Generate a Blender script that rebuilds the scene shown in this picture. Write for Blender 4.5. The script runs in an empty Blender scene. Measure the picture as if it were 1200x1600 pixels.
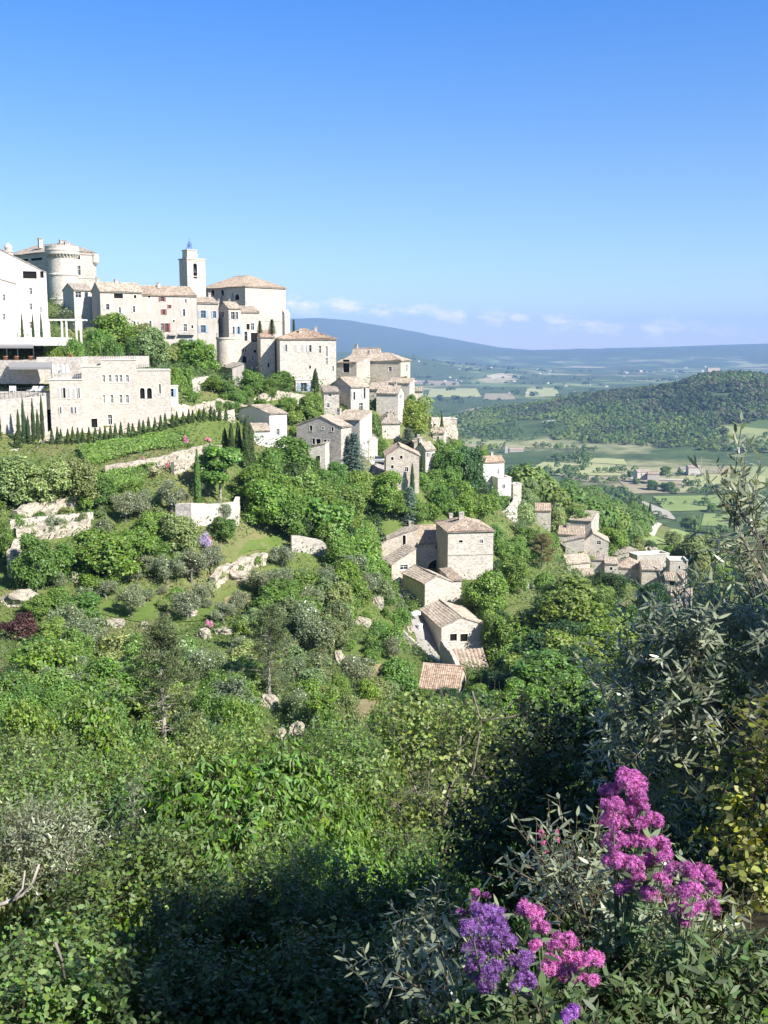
import bpy, math, random
import numpy as np
from mathutils import Vector
R = math.radians
scene = bpy.context.scene
col = scene.collection

# ------------------------------------------------------------------ camera
F = 1680.0; PITCH = R(8.8)                       # focal length in pixels of the 1200 x 1600 frame
cam_data = bpy.data.cameras.new('camera'); cam = bpy.data.objects.new('camera', cam_data); col.objects.link(cam)
cam_data.sensor_fit = 'VERTICAL'; cam_data.sensor_height = 36; cam_data.lens = 36 * F / 1600
cam_data.clip_start = 0.05; cam_data.clip_end = 60000
cam.location = (0, 0, 0); cam.rotation_euler = (R(90) - PITCH, 0, 0)
scene.camera = cam

# ------------------------------------------------------------------ sky, sun, exposure
SUN_EL, SUN_ROT = 40.0, 127.0                    # the sun stands behind the camera, to its right
world = bpy.data.worlds.new('World'); scene.world = world; world.use_nodes = True
wn, wl = world.node_tree.nodes, world.node_tree.links
sky = wn.new('ShaderNodeTexSky'); sky.sky_type = 'NISHITA'; sky.sun_disc = False
sky.sun_elevation = R(SUN_EL); sky.sun_rotation = R(SUN_ROT)
sky.altitude = 300; sky.air_density = 1.0; sky.dust_density = 0.1; sky.ozone_density = 4.5
bg = wn['Background']; bg.inputs['Strength'].default_value = 0.072
def wmath(op, a, b=None, clamp=False):
    n = wn.new('ShaderNodeMath'); n.operation = op; n.use_clamp = clamp
    for i, v in enumerate((a, b)):
        if v is None: continue
        if isinstance(v, (int, float)): n.inputs[i].default_value = v
        else: wl.new(v, n.inputs[i])
    return n.outputs[0]
tc = wn.new('ShaderNodeTexCoord'); sp = wn.new('ShaderNodeSeparateXYZ'); wl.new(tc.outputs['Generated'], sp.inputs[0])
az = wmath('ARCTAN2', sp.outputs[0], sp.outputs[1]); el = wmath('ARCSINE', sp.outputs[2])
cmb = wn.new('ShaderNodeCombineXYZ'); wl.new(wmath('MULTIPLY', az, 1.0), cmb.inputs[0]); wl.new(wmath('MULTIPLY', el, 1.9), cmb.inputs[1])
nz = wn.new('ShaderNodeTexNoise'); nz.inputs['Scale'].default_value = 34; nz.inputs['Detail'].default_value = 7; nz.inputs['Roughness'].default_value = 0.62
wl.new(cmb.outputs[0], nz.inputs['Vector'])
# low row of small cumulus: the cloud tops follow a line that sinks towards the right
line = wmath('ADD', wmath('MULTIPLY', az, -0.070), 0.0340)
d_el = wmath('SUBTRACT', el, line)
band = wmath('SUBTRACT', 1.0, wmath('MULTIPLY', wmath('ABSOLUTE', wmath('SUBTRACT', d_el, -0.002)), 62.0), True)
lim = wmath('MULTIPLY', wmath('MULTIPLY', wmath('ADD', az, 0.16), 30.0, True), wmath('MULTIPLY', wmath('SUBTRACT', 0.34, az), 9.0, True), True)
cl = wmath('MULTIPLY', wmath('MULTIPLY', wmath('SUBTRACT', wmath('ADD', wmath('MULTIPLY', nz.outputs['Fac'], 1.9), wmath('MULTIPLY', band, 0.46)), 1.24), 4.2, True), wmath('MULTIPLY', band, lim), True)
mixc = wn.new('ShaderNodeMix'); mixc.data_type = 'RGBA'
wl.new(wmath('MULTIPLY', cl, 0.95), mixc.inputs[0]); gr = wn.new('ShaderNodeValToRGB'); wl.new(wmath('MULTIPLY', el, .6366, True), gr.inputs[0]); ge = gr.color_ramp.elements; ge[0].color = (.94, .98, 1.03, 1); ge[1].position = .62; ge[1].color = (.92, .95, 1.0, 1)   # the blue is deepest some way above the horizon
for q_, c_ in ((.09, (.78, .92, 1.07, 1)), (.19, (.40, .83, 1.34, 1)), (.30, (.50, .86, 1.22, 1))): gm = ge.new(q_); gm.color = c_
mu = wn.new('ShaderNodeMix'); mu.data_type = 'RGBA'; mu.blend_type = 'MULTIPLY'; mu.inputs[0].default_value = 1.0; wl.new(sky.outputs[0], mu.inputs[6]); wl.new(gr.outputs[0], mu.inputs[7]); wl.new(mu.outputs[2], mixc.inputs[6]); mixc.inputs[7].default_value = (10.5, 9.6, 9.8, 1)
wl.new(mixc.outputs[2], bg.inputs['Color'])

sun_data = bpy.data.lights.new('sun', 'SUN'); sun = bpy.data.objects.new('sun', sun_data); col.objects.link(sun)
sun_data.energy = 5.0; sun_data.angle = R(0.5); sun_data.color = (1.0, 0.95, 0.87)
SUNV = Vector((math.sin(R(SUN_ROT)) * math.cos(R(SUN_EL)), math.cos(R(SUN_ROT)) * math.cos(R(SUN_EL)), math.sin(R(SUN_EL))))
sun.rotation_euler = SUNV.to_track_quat('Z', 'Y').to_euler()
scene.view_settings.view_transform = 'Standard'; scene.view_settings.look = 'None'
scene.view_settings.exposure = 1.1; scene.view_settings.gamma = 1.0
cy = scene.cycles
cy.max_bounces = 6; cy.diffuse_bounces = 3; cy.glossy_bounces = 2; cy.transmission_bounces = 3; cy.transparent_max_bounces = 6; cy.volume_bounces = 0
cy.use_denoising = True
cy.caustics_reflective = False; cy.caustics_refractive = False

# ------------------------------------------------------------------ pixels of the photograph and points in the place
def ray(px, py):
    a = (px - 600) / F; b = (800 - py) / F
    return np.array([a, math.cos(PITCH) + b * math.sin(PITCH), -math.sin(PITCH) + b * math.cos(PITCH)])
def at(px, py, Y):
    d = ray(px, py); return d * (Y / d[1])
def to_px(p):
    x, y, z = p; dz = y * math.cos(PITCH) - z * math.sin(PITCH)
    return 600 + F * x / dz, 800 - F * (y * math.sin(PITCH) + z * math.cos(PITCH)) / dz

# ------------------------------------------------------------------ numpy noise
def _h(i, j, s):
    v = np.sin(i * 127.1 + j * 311.7 + s * 74.7) * 43758.5453
    return v - np.floor(v)
def vnoise(x, y, s=0):
    i, j = np.floor(x), np.floor(y); f, g = x - i, y - j
    f = f * f * (3 - 2 * f); g = g * g * (3 - 2 * g)
    a, b, c, d = _h(i, j, s), _h(i + 1, j, s), _h(i, j + 1, s), _h(i + 1, j + 1, s)
    return (a * (1 - f) + b * f) * (1 - g) + (c * (1 - f) + d * f) * g
def fbm(x, y, s=0, o=4):
    t, a, n = 0, 0.5, 0
    for k in range(o):
        t = t + a * vnoise(x * 2 ** k, y * 2 ** k, s + k); n += a; a *= 0.5
    return t / n - 0.5
def sstep(a, b, x):
    t = np.clip((x - a) / (b - a), 0, 1); return t * t * (3 - 2 * t)

# ------------------------------------------------------------------ materials
MATS = {}
class NT:
    def __init__(s, name):
        s.m = bpy.data.materials.new(name); s.m.use_nodes = True
        s.n = s.m.node_tree.nodes; s.l = s.m.node_tree.links; s.p = s.n['Principled BSDF']; s.out = s.n['Material Output']
        MATS[name] = s.m
    def new(s, t, **kw):
        n = s.n.new('ShaderNode' + t)
        for k, v in kw.items(): setattr(n, k, v)
        return n
    def link(s, a, b): s.l.new(a, b)
    def val(s, sock, v):
        if isinstance(v, bpy.types.NodeSocket): s.l.new(v, sock)
        else: sock.default_value = v
    def coord(s, kind='Object'): return s.new('TexCoord').outputs[kind]
    def noise(s, vec, scale, detail=4, rough=0.55):
        n = s.new('TexNoise'); s.link(vec, n.inputs['Vector']); n.inputs['Scale'].default_value = scale
        n.inputs['Detail'].default_value = detail; n.inputs['Roughness'].default_value = rough; return n.outputs['Fac']
    def voro(s, vec, scale, feature='F1', out='Color', rnd=1.0):
        n = s.new('TexVoronoi', feature=feature); s.link(vec, n.inputs['Vector']); n.inputs['Scale'].default_value = scale
        n.inputs['Randomness'].default_value = rnd
        return n.outputs[out]
    def ramp(s, fac, stops):
        n = s.new('ValToRGB'); s.link(fac, n.inputs[0]); e = n.color_ramp.elements
        while len(e) < len(stops): e.new(0.5)
        for q, (p, c) in zip(e, stops):
            q.position = p; q.color = (*c, 1) if len(c) == 3 else c
        return n.outputs[0]
    def mix(s, fac, a, b, mode='MIX'):
        n = s.new('Mix'); n.data_type = 'RGBA'; n.blend_type = mode
        s.val(n.inputs[0], fac)
        for k, v in ((6, a), (7, b)): s.val(n.inputs[k], (*v, 1) if isinstance(v, tuple) and len(v) == 3 else v)
        return n.outputs[2]
    def math(s, op, a, b=0.0, clamp=False):
        n = s.new('Math', operation=op, use_clamp=clamp); s.val(n.inputs[0], a); s.val(n.inputs[1], b); return n.outputs[0]
    def bump(s, h, dist, strength=1.0):
        n = s.new('Bump'); s.link(h, n.inputs['Height']); n.inputs['Distance'].default_value = dist; n.inputs['Strength'].default_value = strength
        s.link(n.outputs[0], s.p.inputs['Normal'])
    def scale(s, vec, v):
        n = s.new('Mapping'); s.link(vec, n.inputs[0]); n.inputs['Scale'].default_value = v; return n.outputs[0]
    def base(s, c, rough=0.85, spec=0.25):
        s.val(s.p.inputs['Base Color'], (*c, 1) if isinstance(c, tuple) and len(c) == 3 else c)
        s.p.inputs['Roughness'].default_value = rough; s.p.inputs['Specular IOR Level'].default_value = spec
        return s.m
def stone(name, c, var=0.35, cell=2.4, patch=0.5, joint=0.5):
    t = NT(name); v = t.coord(); vs = t.scale(v, (1, 1, 1.7))
    w = t.mix(0.12, vs, t.new('TexNoise').outputs['Color'])
    cells = t.voro(vs, cell); bw = t.new('RGBToBW'); t.link(cells, bw.inputs[0])
    edge = t.voro(vs, cell, 'DISTANCE_TO_EDGE', 'Distance')
    dark = tuple(k * (1 - var) for k in c); light = tuple(min(k * (1 + var * 0.55), .85) for k in c)
    cc = t.ramp(bw.outputs[0], [(0.1, dark), (0.5, c), (0.9, light)])
    n2 = t.noise(v, 0.22, 5, 0.65)
    cc = t.mix(t.math('MULTIPLY', t.ramp(n2, [(0.35, (1, 1, 1)), (0.62, (0, 0, 0))]), patch), cc, tuple(k * q for k, q in zip(c, (.62, .60, .58))))
    st = t.noise(t.scale(v, (1.3, 1.3, .18)), 1.0, 4, 0.6)
    cc = t.mix(t.math('MULTIPLY', t.ramp(st, [(0.55, (0, 0, 0)), (0.75, (1, 1, 1))]), patch * .6), cc, tuple(k * .55 for k in c))
    jm = t.ramp(edge, [(0.0, (1, 1, 1)), (0.07, (0, 0, 0))])
    cc = t.mix(t.math('MULTIPLY', jm, joint), cc, tuple(min(k * 1.12, .8) for k in c))
    t.base(cc, 0.92, 0.15)
    t.bump(t.math('ADD', t.math('MULTIPLY', t.math('MINIMUM', edge, 0.12), 4.0), t.noise(v, 9, 4)), 0.05, 0.8)
stone('stone_cream', (.57, .52, .455), .30, 2.4, .38); stone('stone_pale', (.50, .455, .395), .28, 2.4, .28, .3); stone('stone_grey', (.475, .435, .38), .38, 2.2, .5)
stone('stone_warm', (.54, .475, .395), .26, 2.6, .4); stone('stone_white', (.53, .48, .42), .2, 2.6, .3, .25)
stone('stone_dry', (.48, .42, .34), .45, 2.6, .45, 0.0)
def render_mat(name, c, patch=0.3):
    t = NT(name); v = t.coord()
    cc = t.mix(t.math('MULTIPLY', t.ramp(t.noise(v, .3, 5, .65), [(0.4, (0, 0, 0)), (0.7, (1, 1, 1))]), patch), c, tuple(k * .72 for k in c))
    cc = t.mix(t.math('MULTIPLY', t.ramp(t.noise(t.scale(v, (1.6, 1.6, .14)), 1, 4), [(0.5, (0, 0, 0)), (0.75, (1, 1, 1))]), patch), cc, tuple(k * .66 for k in c))
    t.base(cc, 0.9, 0.15); t.bump(t.noise(v, 6, 5), 0.02, 0.5)
render_mat('plaster_white', (.64, .615, .58), .35); render_mat('plaster_cream', (.455, .415, .37), .75); render_mat('plaster_grey', (.46, .42, .37), .5)
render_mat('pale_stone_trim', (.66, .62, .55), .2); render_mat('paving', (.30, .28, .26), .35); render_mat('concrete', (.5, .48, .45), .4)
def tiles(name, cs, moss=0.35):
    t = NT(name); v = t.coord(); cells = t.voro(v, 3.2); bw = t.new('RGBToBW'); t.link(cells, bw.inputs[0])
    cc = t.ramp(bw.outputs[0], [(0.08, cs[0]), (0.4, cs[1]), (0.66, cs[2]), (0.92, cs[3])])
    cc = t.mix(t.math('MULTIPLY', t.ramp(t.noise(v, .45, 5, .7), [(0.42, (0, 0, 0)), (0.68, (1, 1, 1))]), moss), cc, (.16, .145, .115))
    t.base(cc, 0.9, 0.2); t.bump(t.noise(v, 14, 3), 0.02, 0.6)
tiles('roof_beige', [(.22, .18, .14), (.35, .29, .225), (.43, .36, .285), (.52, .45, .37)])
tiles('roof_red', [(.24, .165, .12), (.35, .25, .18), (.42, .31, .23), (.48, .39, .30)], .35)
tiles('roof_grey', [(.19, .165, .14), (.29, .25, .205), (.36, .31, .26), (.44, .39, .33)], .45)
tiles('roof_pink', [(.23, .18, .135), (.34, .265, .20), (.41, .325, .25), (.49, .41, .33)], .35)
def plain(name, c, rough=0.6, spec=0.4, metal=0.0):
    t = NT(name); v = t.coord()
    cc = t.mix(t.math('MULTIPLY', t.noise(v, 2.5, 4), .35), c, tuple(k * .6 for k in c)); t.base(cc, rough, spec); t.p.inputs['Metallic'].default_value = metal
plain('glass_dark', (.028, .034, .042), .12, .8); plain('wood_dark', (.075, .055, .04)); plain('shutter_red', (.26, .085, .07)); plain('shutter_blue', (.30, .38, .50))
plain('shutter_grey', (.50, .48, .45)); plain('shutter_brown', (.20, .13, .085)); plain('iron_blue', (.10, .17, .36), .45); plain('iron_dark', (.045, .045, .05), .5)
plain('awning', (.26, .255, .25), .8, .2); plain('terracotta', (.40, .17, .095), .8); plain('white_paint', (.8, .8, .79), .5); plain('void_dark', (.02, .018, .016), 1, 0)
plain('skin', (.5, .32, .24)); plain('car_white', (.75, .76, .78), .25, .6); plain('car_silver', (.42, .44, .46), .25, .6, .5); plain('rubber', (.03, .03, .03), .8)
def leafmat(name, trans=0.48, vary=0.42, gloss=0.28, rough=0.5, hue=0.025, under=None):
    t = NT(name); oi = t.new('ObjectInfo'); g = t.new('NewGeometry'); rnd = g.outputs['Random Per Island']
    h = t.new('HueSaturation'); t.link(oi.outputs['Color'], h.inputs['Color'])
    t.link(t.math('ADD', t.math('MULTIPLY', rnd, vary * 2), 1 - vary), h.inputs['Value'])
    r2 = t.math('FRACT', t.math('MULTIPLY', rnd, 37.7))
    t.link(t.math('ADD', t.math('MULTIPLY', r2, hue * 2), 0.5 - hue), h.inputs['Hue'])
    t.link(t.math('ADD', t.math('MULTIPLY', t.math('FRACT', t.math('MULTIPLY', rnd, 91.3)), .4), .8), h.inputs['Saturation'])
    c = h.outputs[0]
    if under: c = t.mix(t.math('MULTIPLY', g.outputs['Backfacing'], .75), c, under)
    t.link(c, t.p.inputs['Base Color']); t.p.inputs['Roughness'].default_value = rough; t.p.inputs['Specular IOR Level'].default_value = gloss
    tr = t.new('BsdfTranslucent'); t.link(t.mix(1.0, c, (1.7 * trans, 1.7 * trans, .8 * trans), 'MULTIPLY'), tr.inputs[0])   # what a leaf lets through adds to what it reflects
    ad = t.new('AddShader'); t.link(t.p.outputs[0], ad.inputs[0]); t.link(tr.outputs[0], ad.inputs[1]); t.link(ad.outputs[0], t.out.inputs[0])
leafmat('leaves'); leafmat('leaves_dull', .2, .4, .12, .7, .025); leafmat('leaves_gloss', .42, .4, .25, .5); leafmat('leaves_olive', .3, .45, .5, .36, .02, (.17, .19, .125)); leafmat('leaves_far', .4, .2, .1, .7, .015); leafmat('petals', .4, .5, .2, .6, .035)
def bark(name, c):
    t = NT(name); v = t.coord(); n = t.noise(t.scale(v, (6, 6, 1.2)), 1.6, 5, .65)
    t.base(t.ramp(n, [(0.3, tuple(k * .45 for k in c)), (0.7, c)]), .95, .1); t.bump(n, .03, .8)
bark('bark_grey', (.27, .24, .205)); bark('bark_brown', (.15, .115, .085)); bark('bark_pale', (.46, .42, .37))
t = NT('rock'); v = t.coord(); n = t.noise(v, .55, 8, .62)
t.base(t.mix(t.math('MULTIPLY', t.ramp(t.noise(v, .9, 5, .7), [(.5, (0, 0, 0)), (.7, (1, 1, 1))]), .7), t.ramp(n, [(.3, (.24, .20, .155)), (.5, (.42, .37, .295)), (.75, (.55, .50, .42))]), (.22, .20, .16)), .95, .1); t.bump(t.noise(v, 1.6, 8, .7), .35, 1.0)
# bare ground of the hillside and, farther off, the valley
t = NT('hillside_ground'); v = t.coord()
n1 = t.noise(v, .05, 5, .6); n2 = t.noise(v, .7, 6, .7)
c1 = t.ramp(n1, [(.36, (.10, .155, .035)), (.52, (.16, .20, .06)), (.64, (.24, .20, .11)), (.74, (.42, .36, .27))])
c1 = t.mix(t.math('MULTIPLY', n2, .7), c1, (.06, .075, .025))
sz = t.new('SeparateXYZ'); t.link(v, sz.inputs[0])
dist = t.new('VectorMath', operation='LENGTH'); t.link(v, dist.inputs[0])
c1 = t.mix(t.ramp(t.math('MULTIPLY', dist.outputs['Value'], .01), [(.5, (1, 1, 1)), (.75, (0, 0, 0))]), c1, t.ramp(n2, [(.35, (.02, .017, .011)), (.7, (.06, .05, .03))]))   # leaf litter of the near bank, darkened so gaps between bushes read as shade
farf = t.ramp(t.math('MULTIPLY', dist.outputs['Value'], .0005), [(.32, (0, 0, 0)), (.52, (1, 1, 1))])
vw = t.new('VectorMath', operation='ADD'); t.link(v, vw.inputs[0]); nn = t.new('TexNoise'); nn.inputs['Scale'].default_value = .002; t.link(v, nn.inputs['Vector'])
sc_ = t.new('VectorMath', operation='SCALE'); t.link(nn.outputs['Color'], sc_.inputs[0]); sc_.inputs['Scale'].default_value = 420; t.link(sc_.outputs[0], vw.inputs[1])
flat = t.scale(vw.outputs[0], (1, .55, 0))
vc = t.voro(flat, .0042); bw = t.new('RGBToBW'); t.link(vc, bw.inputs[0])
fields = t.ramp(bw.outputs[0], [(.12, (.07, .11, .045)), (.36, (.11, .16, .06)), (.5, (.18, .23, .09)), (.66, (.24, .27, .12)), (.8, (.34, .29, .18)), (.93, (.42, .37, .25))])
wood = t.ramp(t.noise(v, .0024, 5, .62), [(.43, (0, 0, 0)), (.5, (1, 1, 1))])
wcol = t.ramp(t.noise(v, .02, 6, .75), [(.3, (.035, .06, .026)), (.7, (.095, .135, .055))])
hi = t.ramp(t.math('ADD', t.math('MULTIPLY', sz.outputs[2], .006), 1.1), [(.18, (0, 0, 0)), (.5, (1, 1, 1))])
fields = t.mix(t.math('MAXIMUM', wood, hi), fields, wcol)
t.base(t.mix(farf, c1, fields), .95, .05); t.bump(n2, .25, .8)
def ground_mat(name, a, b, s=.6, s2=6.0):
    t = NT(name); v = t.coord(); c = t.ramp(t.noise(v, s, 6, .7), [(.3, a), (.7, b)])
    t.base(t.mix(t.math('MULTIPLY', t.noise(v, s2, 4), .5), c, tuple(k * .6 for k in a)), .95, .05); t.bump(t.noise(v, s2, 4), .06, .6)
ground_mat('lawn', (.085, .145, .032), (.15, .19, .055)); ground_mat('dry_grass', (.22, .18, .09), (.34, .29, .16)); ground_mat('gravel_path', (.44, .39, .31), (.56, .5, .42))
ground_mat('field_green', (.19, .25, .085), (.26, .31, .12), .02, .12); ground_mat('field_light', (.31, .335, .15), (.40, .39, .20), .02, .12)
ground_mat('field_tan', (.26, .225, .14), (.36, .31, .21), .02, .12); ground_mat('field_dark', (.05, .085, .035), (.075, .12, .045), .02, .12); ground_mat('chalk', (.34, .31, .255), (.46, .42, .36), .05, .3)

# ------------------------------------------------------------------ mesh builder
class MB:
    """collects polygons (and numpy blocks) into ONE mesh object"""
    def __init__(s): s.v = []; s.f = []; s.blocks = []
    def poly(s, pts):
        k = len(s.v); s.v += [tuple(p) for p in pts]; s.f.append(tuple(range(k, k + len(pts))))
    def box(s, a, b):
        (x0, y0, z0), (x1, y1, z1) = a, b; k = len(s.v)
        s.v += [(x0, y0, z0), (x1, y0, z0), (x1, y1, z0), (x0, y1, z0), (x0, y0, z1), (x1, y0, z1), (x1, y1, z1), (x0, y1, z1)]
        s.f += [tuple(k + i for i in q) for q in ((3, 2, 1, 0), (4, 5, 6, 7), (0, 1, 5, 4), (1, 2, 6, 5), (2, 3, 7, 6), (3, 0, 4, 7))]
    def tube(s, pts, rad, n=6, cap=True):
        pts = [Vector(p) for p in pts]; k = len(s.v)
        for i, p in enumerate(pts):
            d = (pts[min(i + 1, len(pts) - 1)] - pts[max(i - 1, 0)]).normalized()
            u = d.orthogonal().normalized(); w = d.cross(u); r = rad[i] if hasattr(rad, '__len__') else rad
            s.v += [tuple(p + (u * math.cos(2 * math.pi * j / n) + w * math.sin(2 * math.pi * j / n)) * r) for j in range(n)]
        for i in range(len(pts) - 1):
            for j in range(n):
                a, b = k + i * n + j, k + i * n + (j + 1) % n; s.f.append((a, b, b + n, a + n))
        if cap: s.f += [tuple(range(k + n - 1, k - 1, -1)), tuple(range(k + (len(pts) - 1) * n, k + len(pts) * n))]
    def lathe(s, prof, n=24, c=(0, 0), a0=0.0, a1=2 * math.pi):
        k = len(s.v); full = abs(a1 - a0 - 2 * math.pi) < 1e-6; m = n if full else n + 1
        for r, z in prof: s.v += [(c[0] + r * math.cos(a0 + (a1 - a0) * j / n), c[1] + r * math.sin(a0 + (a1 - a0) * j / n), z) for j in range(m)]
        for i in range(len(prof) - 1):
            for j in range(n):
                a, b = k + i * m + j, k + i * m + (j + 1) % m; s.f.append((a, b, b + m, a + m))
    def grid(s, P):
        """P: (r, c, 3) array of points"""
        r, c = P.shape[:2]; k = len(s.v); s.v += [tuple(p) for p in P.reshape(-1, 3)]
        s.f += [(k + i * c + j, k + i * c + j + 1, k + (i + 1) * c + j + 1, k + (i + 1) * c + j) for i in range(r - 1) for j in range(c - 1)]
    def build(s, name, mat, parent=None, smooth=False, loc=None):
        me = bpy.data.meshes.new(name); me.from_pydata(s.v, [], s.f); me.update()
        return link_mesh(name, me, mat, parent, smooth, loc)
def link_mesh(name, me, mat, parent=None, smooth=False, loc=None):
    if mat: me.materials.append(MATS[mat])
    if smooth: me.polygons.foreach_set('use_smooth', np.ones(len(me.polygons), bool))
    o = bpy.data.objects.new(name, me); col.objects.link(o)
    if parent: o.parent = parent
    if loc is not None: o.location = loc
    return o
def np_mesh(name, V, Fq):
    """fast mesh: V (n,3), Fq (m,k) all faces with k corners"""
    me = bpy.data.meshes.new(name); V = np.ascontiguousarray(V, np.float32); Fq = np.ascontiguousarray(Fq, np.int32); m, k = Fq.shape
    me.vertices.add(len(V)); me.vertices.foreach_set('co', V.ravel())
    me.loops.add(m * k); me.loops.foreach_set('vertex_index', Fq.ravel())
    me.polygons.add(m); me.polygons.foreach_set('loop_start', np.arange(0, m * k, k, dtype=np.int32)); me.polygons.foreach_set('loop_total', np.full(m, k, np.int32))
    me.update(calc_edges=True); return me
def tag(o, label, cat=None, group=None, kind=None):
    o['label'] = label
    if cat: o['category'] = cat
    if group: o['group'] = group
    if kind: o['kind'] = kind
    return o
def empty(name, loc, rz=0.0):
    o = bpy.data.objects.new(name, None); col.objects.link(o); o.location = loc; o.rotation_euler = (0, 0, rz); o.empty_display_size = .5; return o
KIDS = {}
def copy_thing(o):
    """a thing, its parts and their sub-parts"""
    c = o.copy(); col.objects.link(c)
    for ch in list(o.children):
        d = ch.copy(); col.objects.link(d); d.parent = c
        for g in list(ch.children):
            e = g.copy(); col.objects.link(e); e.parent = d
    return c

# ------------------------------------------------------------------ buildings: where they stand (pixels give directions, Y the distance in metres)
BUILD = []
def H(name, label, L, Rx, yaw, eave, base, depth, roof='gx', rise=1.6, wall='stone_cream', tile='roof_beige', wins=(), chim=(), group=None, rp=.5, cat='house', sp=.25, over=.3, sink=3.0, back=None, coping=None, ctrl=True):
    """L = (pixel, distance) of the front's corner on the left; Rx = pixel of its corner on the right"""
    px, Y = L; p = at(px, eave, Y); z1 = p[2]; z0 = at(px, base, Y)[2]
    a = R(yaw); fx, fy = math.cos(a), math.sin(a); k = (Rx - 600) / F
    den = fx - k * fy * math.cos(PITCH)
    w = (k * (p[1] * math.cos(PITCH) - z1 * math.sin(PITCH)) - p[0]) / den
    if back is not None:                         # depth from the pixel of the far corner of the visible side
        q = p if back < px else p + w * np.array([fx, fy, 0]); kb = (back - 600) / F; bx, by = -fy, fx
        depth = (kb * (q[1] * math.cos(PITCH) - z1 * math.sin(PITCH)) - q[0]) / (bx - kb * by * math.cos(PITCH))
    BUILD.append(dict(name=name, label=label, o=np.array([p[0], p[1], z0]), w=w, d=depth, h=z1 - z0, yaw=a, roof=roof, rise=rise, wall=wall, tile=tile, wins=wins, chim=chim, group=group,
                      rp=rp, cat=cat, sp=sp, over=over, sink=sink, coping=coping, ctrl=ctrl, px=(min(px, Rx), max(px, Rx)), py=(eave, base), Y=Y))
VIL = 'stone houses stepping down the village slope'; LOW = 'stone houses of the lower hamlet'
# castle
H('castle', 'grey castle with round corbelled tower rising behind the white hotel', (97, 290), 149, 50, 391, 475, 25, 'hip', 2.6, 'stone_grey', 'roof_grey', back=12, cat='castle', sp=.5,
  wins=[('F', 121, 398, 125, 405, 'o'), ('F', 120, 415, 126, 430, 'm'), ('L', 24, 404, 44, 410, 'o'), ('L', 48, 402, 66, 408, 'o'), ('L', 28, 418, 40, 424, 'w'), ('L', 52, 416, 66, 423, 'w')], chim=[(.35, .12, 1.6, 2.6), (.55, .3, 2.6, 2.6), (.2, .5, 1.5, 1.8)])
# white hotel
H('hotel_building', 'white hotel building with gabled roof and a wide loggia below the castle', (-72, 205), 72, 20, 422, 536, 16, 'gy', 4.2, 'plaster_white', 'roof_beige', rp=.49, cat='hotel', over=.15,
  wins=[('F', 36, 424, 57, 435, 'o'), ('F', 46, 450, 50, 460, 'm'), ('F', 46, 474, 50, 484, 'm'), ('F', 46, 503, 50, 513, 'm'), ('F', 63, 424, 68, 434, 'o'), ('F', 62, 480, 65, 488, 'w')])
H('hotel_annex', 'low white gabled block projecting from the hotel beside its loggia', (-72, 200), 24, 20, 441, 536, 4.6, 'gy', 1.6, 'plaster_white', 'roof_beige', rp=.5, cat='hotel', over=.12,
  wins=[('F', 4, 460, 8, 470, 'w'), ('F', 4, 490, 8, 500, 'w')])
H('stone_house', 'small cream house with a dark gable end beside the castle tower', (115, 258), 143, 42, 452, 520, 9, 'gx', 1.5, 'stone_cream', 'roof_grey', back=98, group=VIL, wins=[('F', 118, 456, 127, 465, 'w')], sp=.35)
H('row_house', 'long cream row house with brown roof at the upper end of the terrace', (156, 255), 222, 35, 454, 556, 11, 'gx', 2.0, 'plaster_cream', 'roof_beige', back=143, group=VIL, sp=.35, chim=[(.05, .5, .8, 1.3), (.5, .55, .9, 1.2)],
  wins=[('F', 178, 459, 192, 466, 'o'), ('F', 166, 475, 175, 484, 'g'), ('F', 209, 461, 213, 466, 'o'), ('F', 208, 478, 213, 488, 'g'), ('F', 186, 480, 191, 489, 'g'), ('F', 209, 502, 214, 512, 'g'), ('F', 188, 505, 193, 514, 'w')])
H('row_house', 'tall cream row house with red shuttered windows and iron balconies', (221, 263), 307, 28, 460, 565, 11, 'gx', 2.3, 'plaster_cream', 'roof_pink', group=VIL, sp=.35, chim=[(.42, .45, .9, 1.4)],
  wins=[('F', 231, 461, 235, 465, 'o'), ('F', 251, 464, 256, 471, 'r'), ('F', 231, 479, 236, 490, 'g'), ('F', 251, 483, 257, 492, 'r'), ('F', 264, 476, 268, 482, 'r'), ('F', 287, 467, 291, 473, 'g'), ('F', 286, 483, 292, 494, 'g'),
        ('F', 231, 501, 236, 512, 'g'), ('F', 251, 505, 256, 517, 'w'), ('F', 258, 505, 263, 519, 'r'), ('F', 287, 506, 292, 518, 'w'), ('F', 270, 500, 273, 503, 'o'), ('F', 295, 530, 301, 541, 'b'), ('F', 299, 508, 302, 513, 'o')])
H('row_house', 'cream house with blue shutters next to the red shuttered row house', (308, 272), 341, 25, 473, 560, 10, 'gx', 1.5, 'plaster_cream', 'roof_beige', group=VIL, sp=.35, chim=[(.85, .5, .8, 1.5)],
  wins=[('F', 314, 485, 321, 497, 'b'), ('F', 333, 486, 337, 497, 'b'), ('F', 314, 508, 321, 520, 'b')])
H('row_house', 'narrow cream house with a grey side wall above the round bastion', (357, 272), 376, 34, 481, 575, 9, 'gx', 1.5, 'stone_pale', 'roof_beige', back=341, group=VIL, sp=.35,
  wins=[('F', 361, 487, 366, 499, 'g'), ('F', 369, 487, 374, 499, 'g'), ('F', 361, 510, 366, 522, 'g'), ('F', 368, 510, 374, 522, 'b'), ('L', 345, 487, 350, 496, 'w')])
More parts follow.
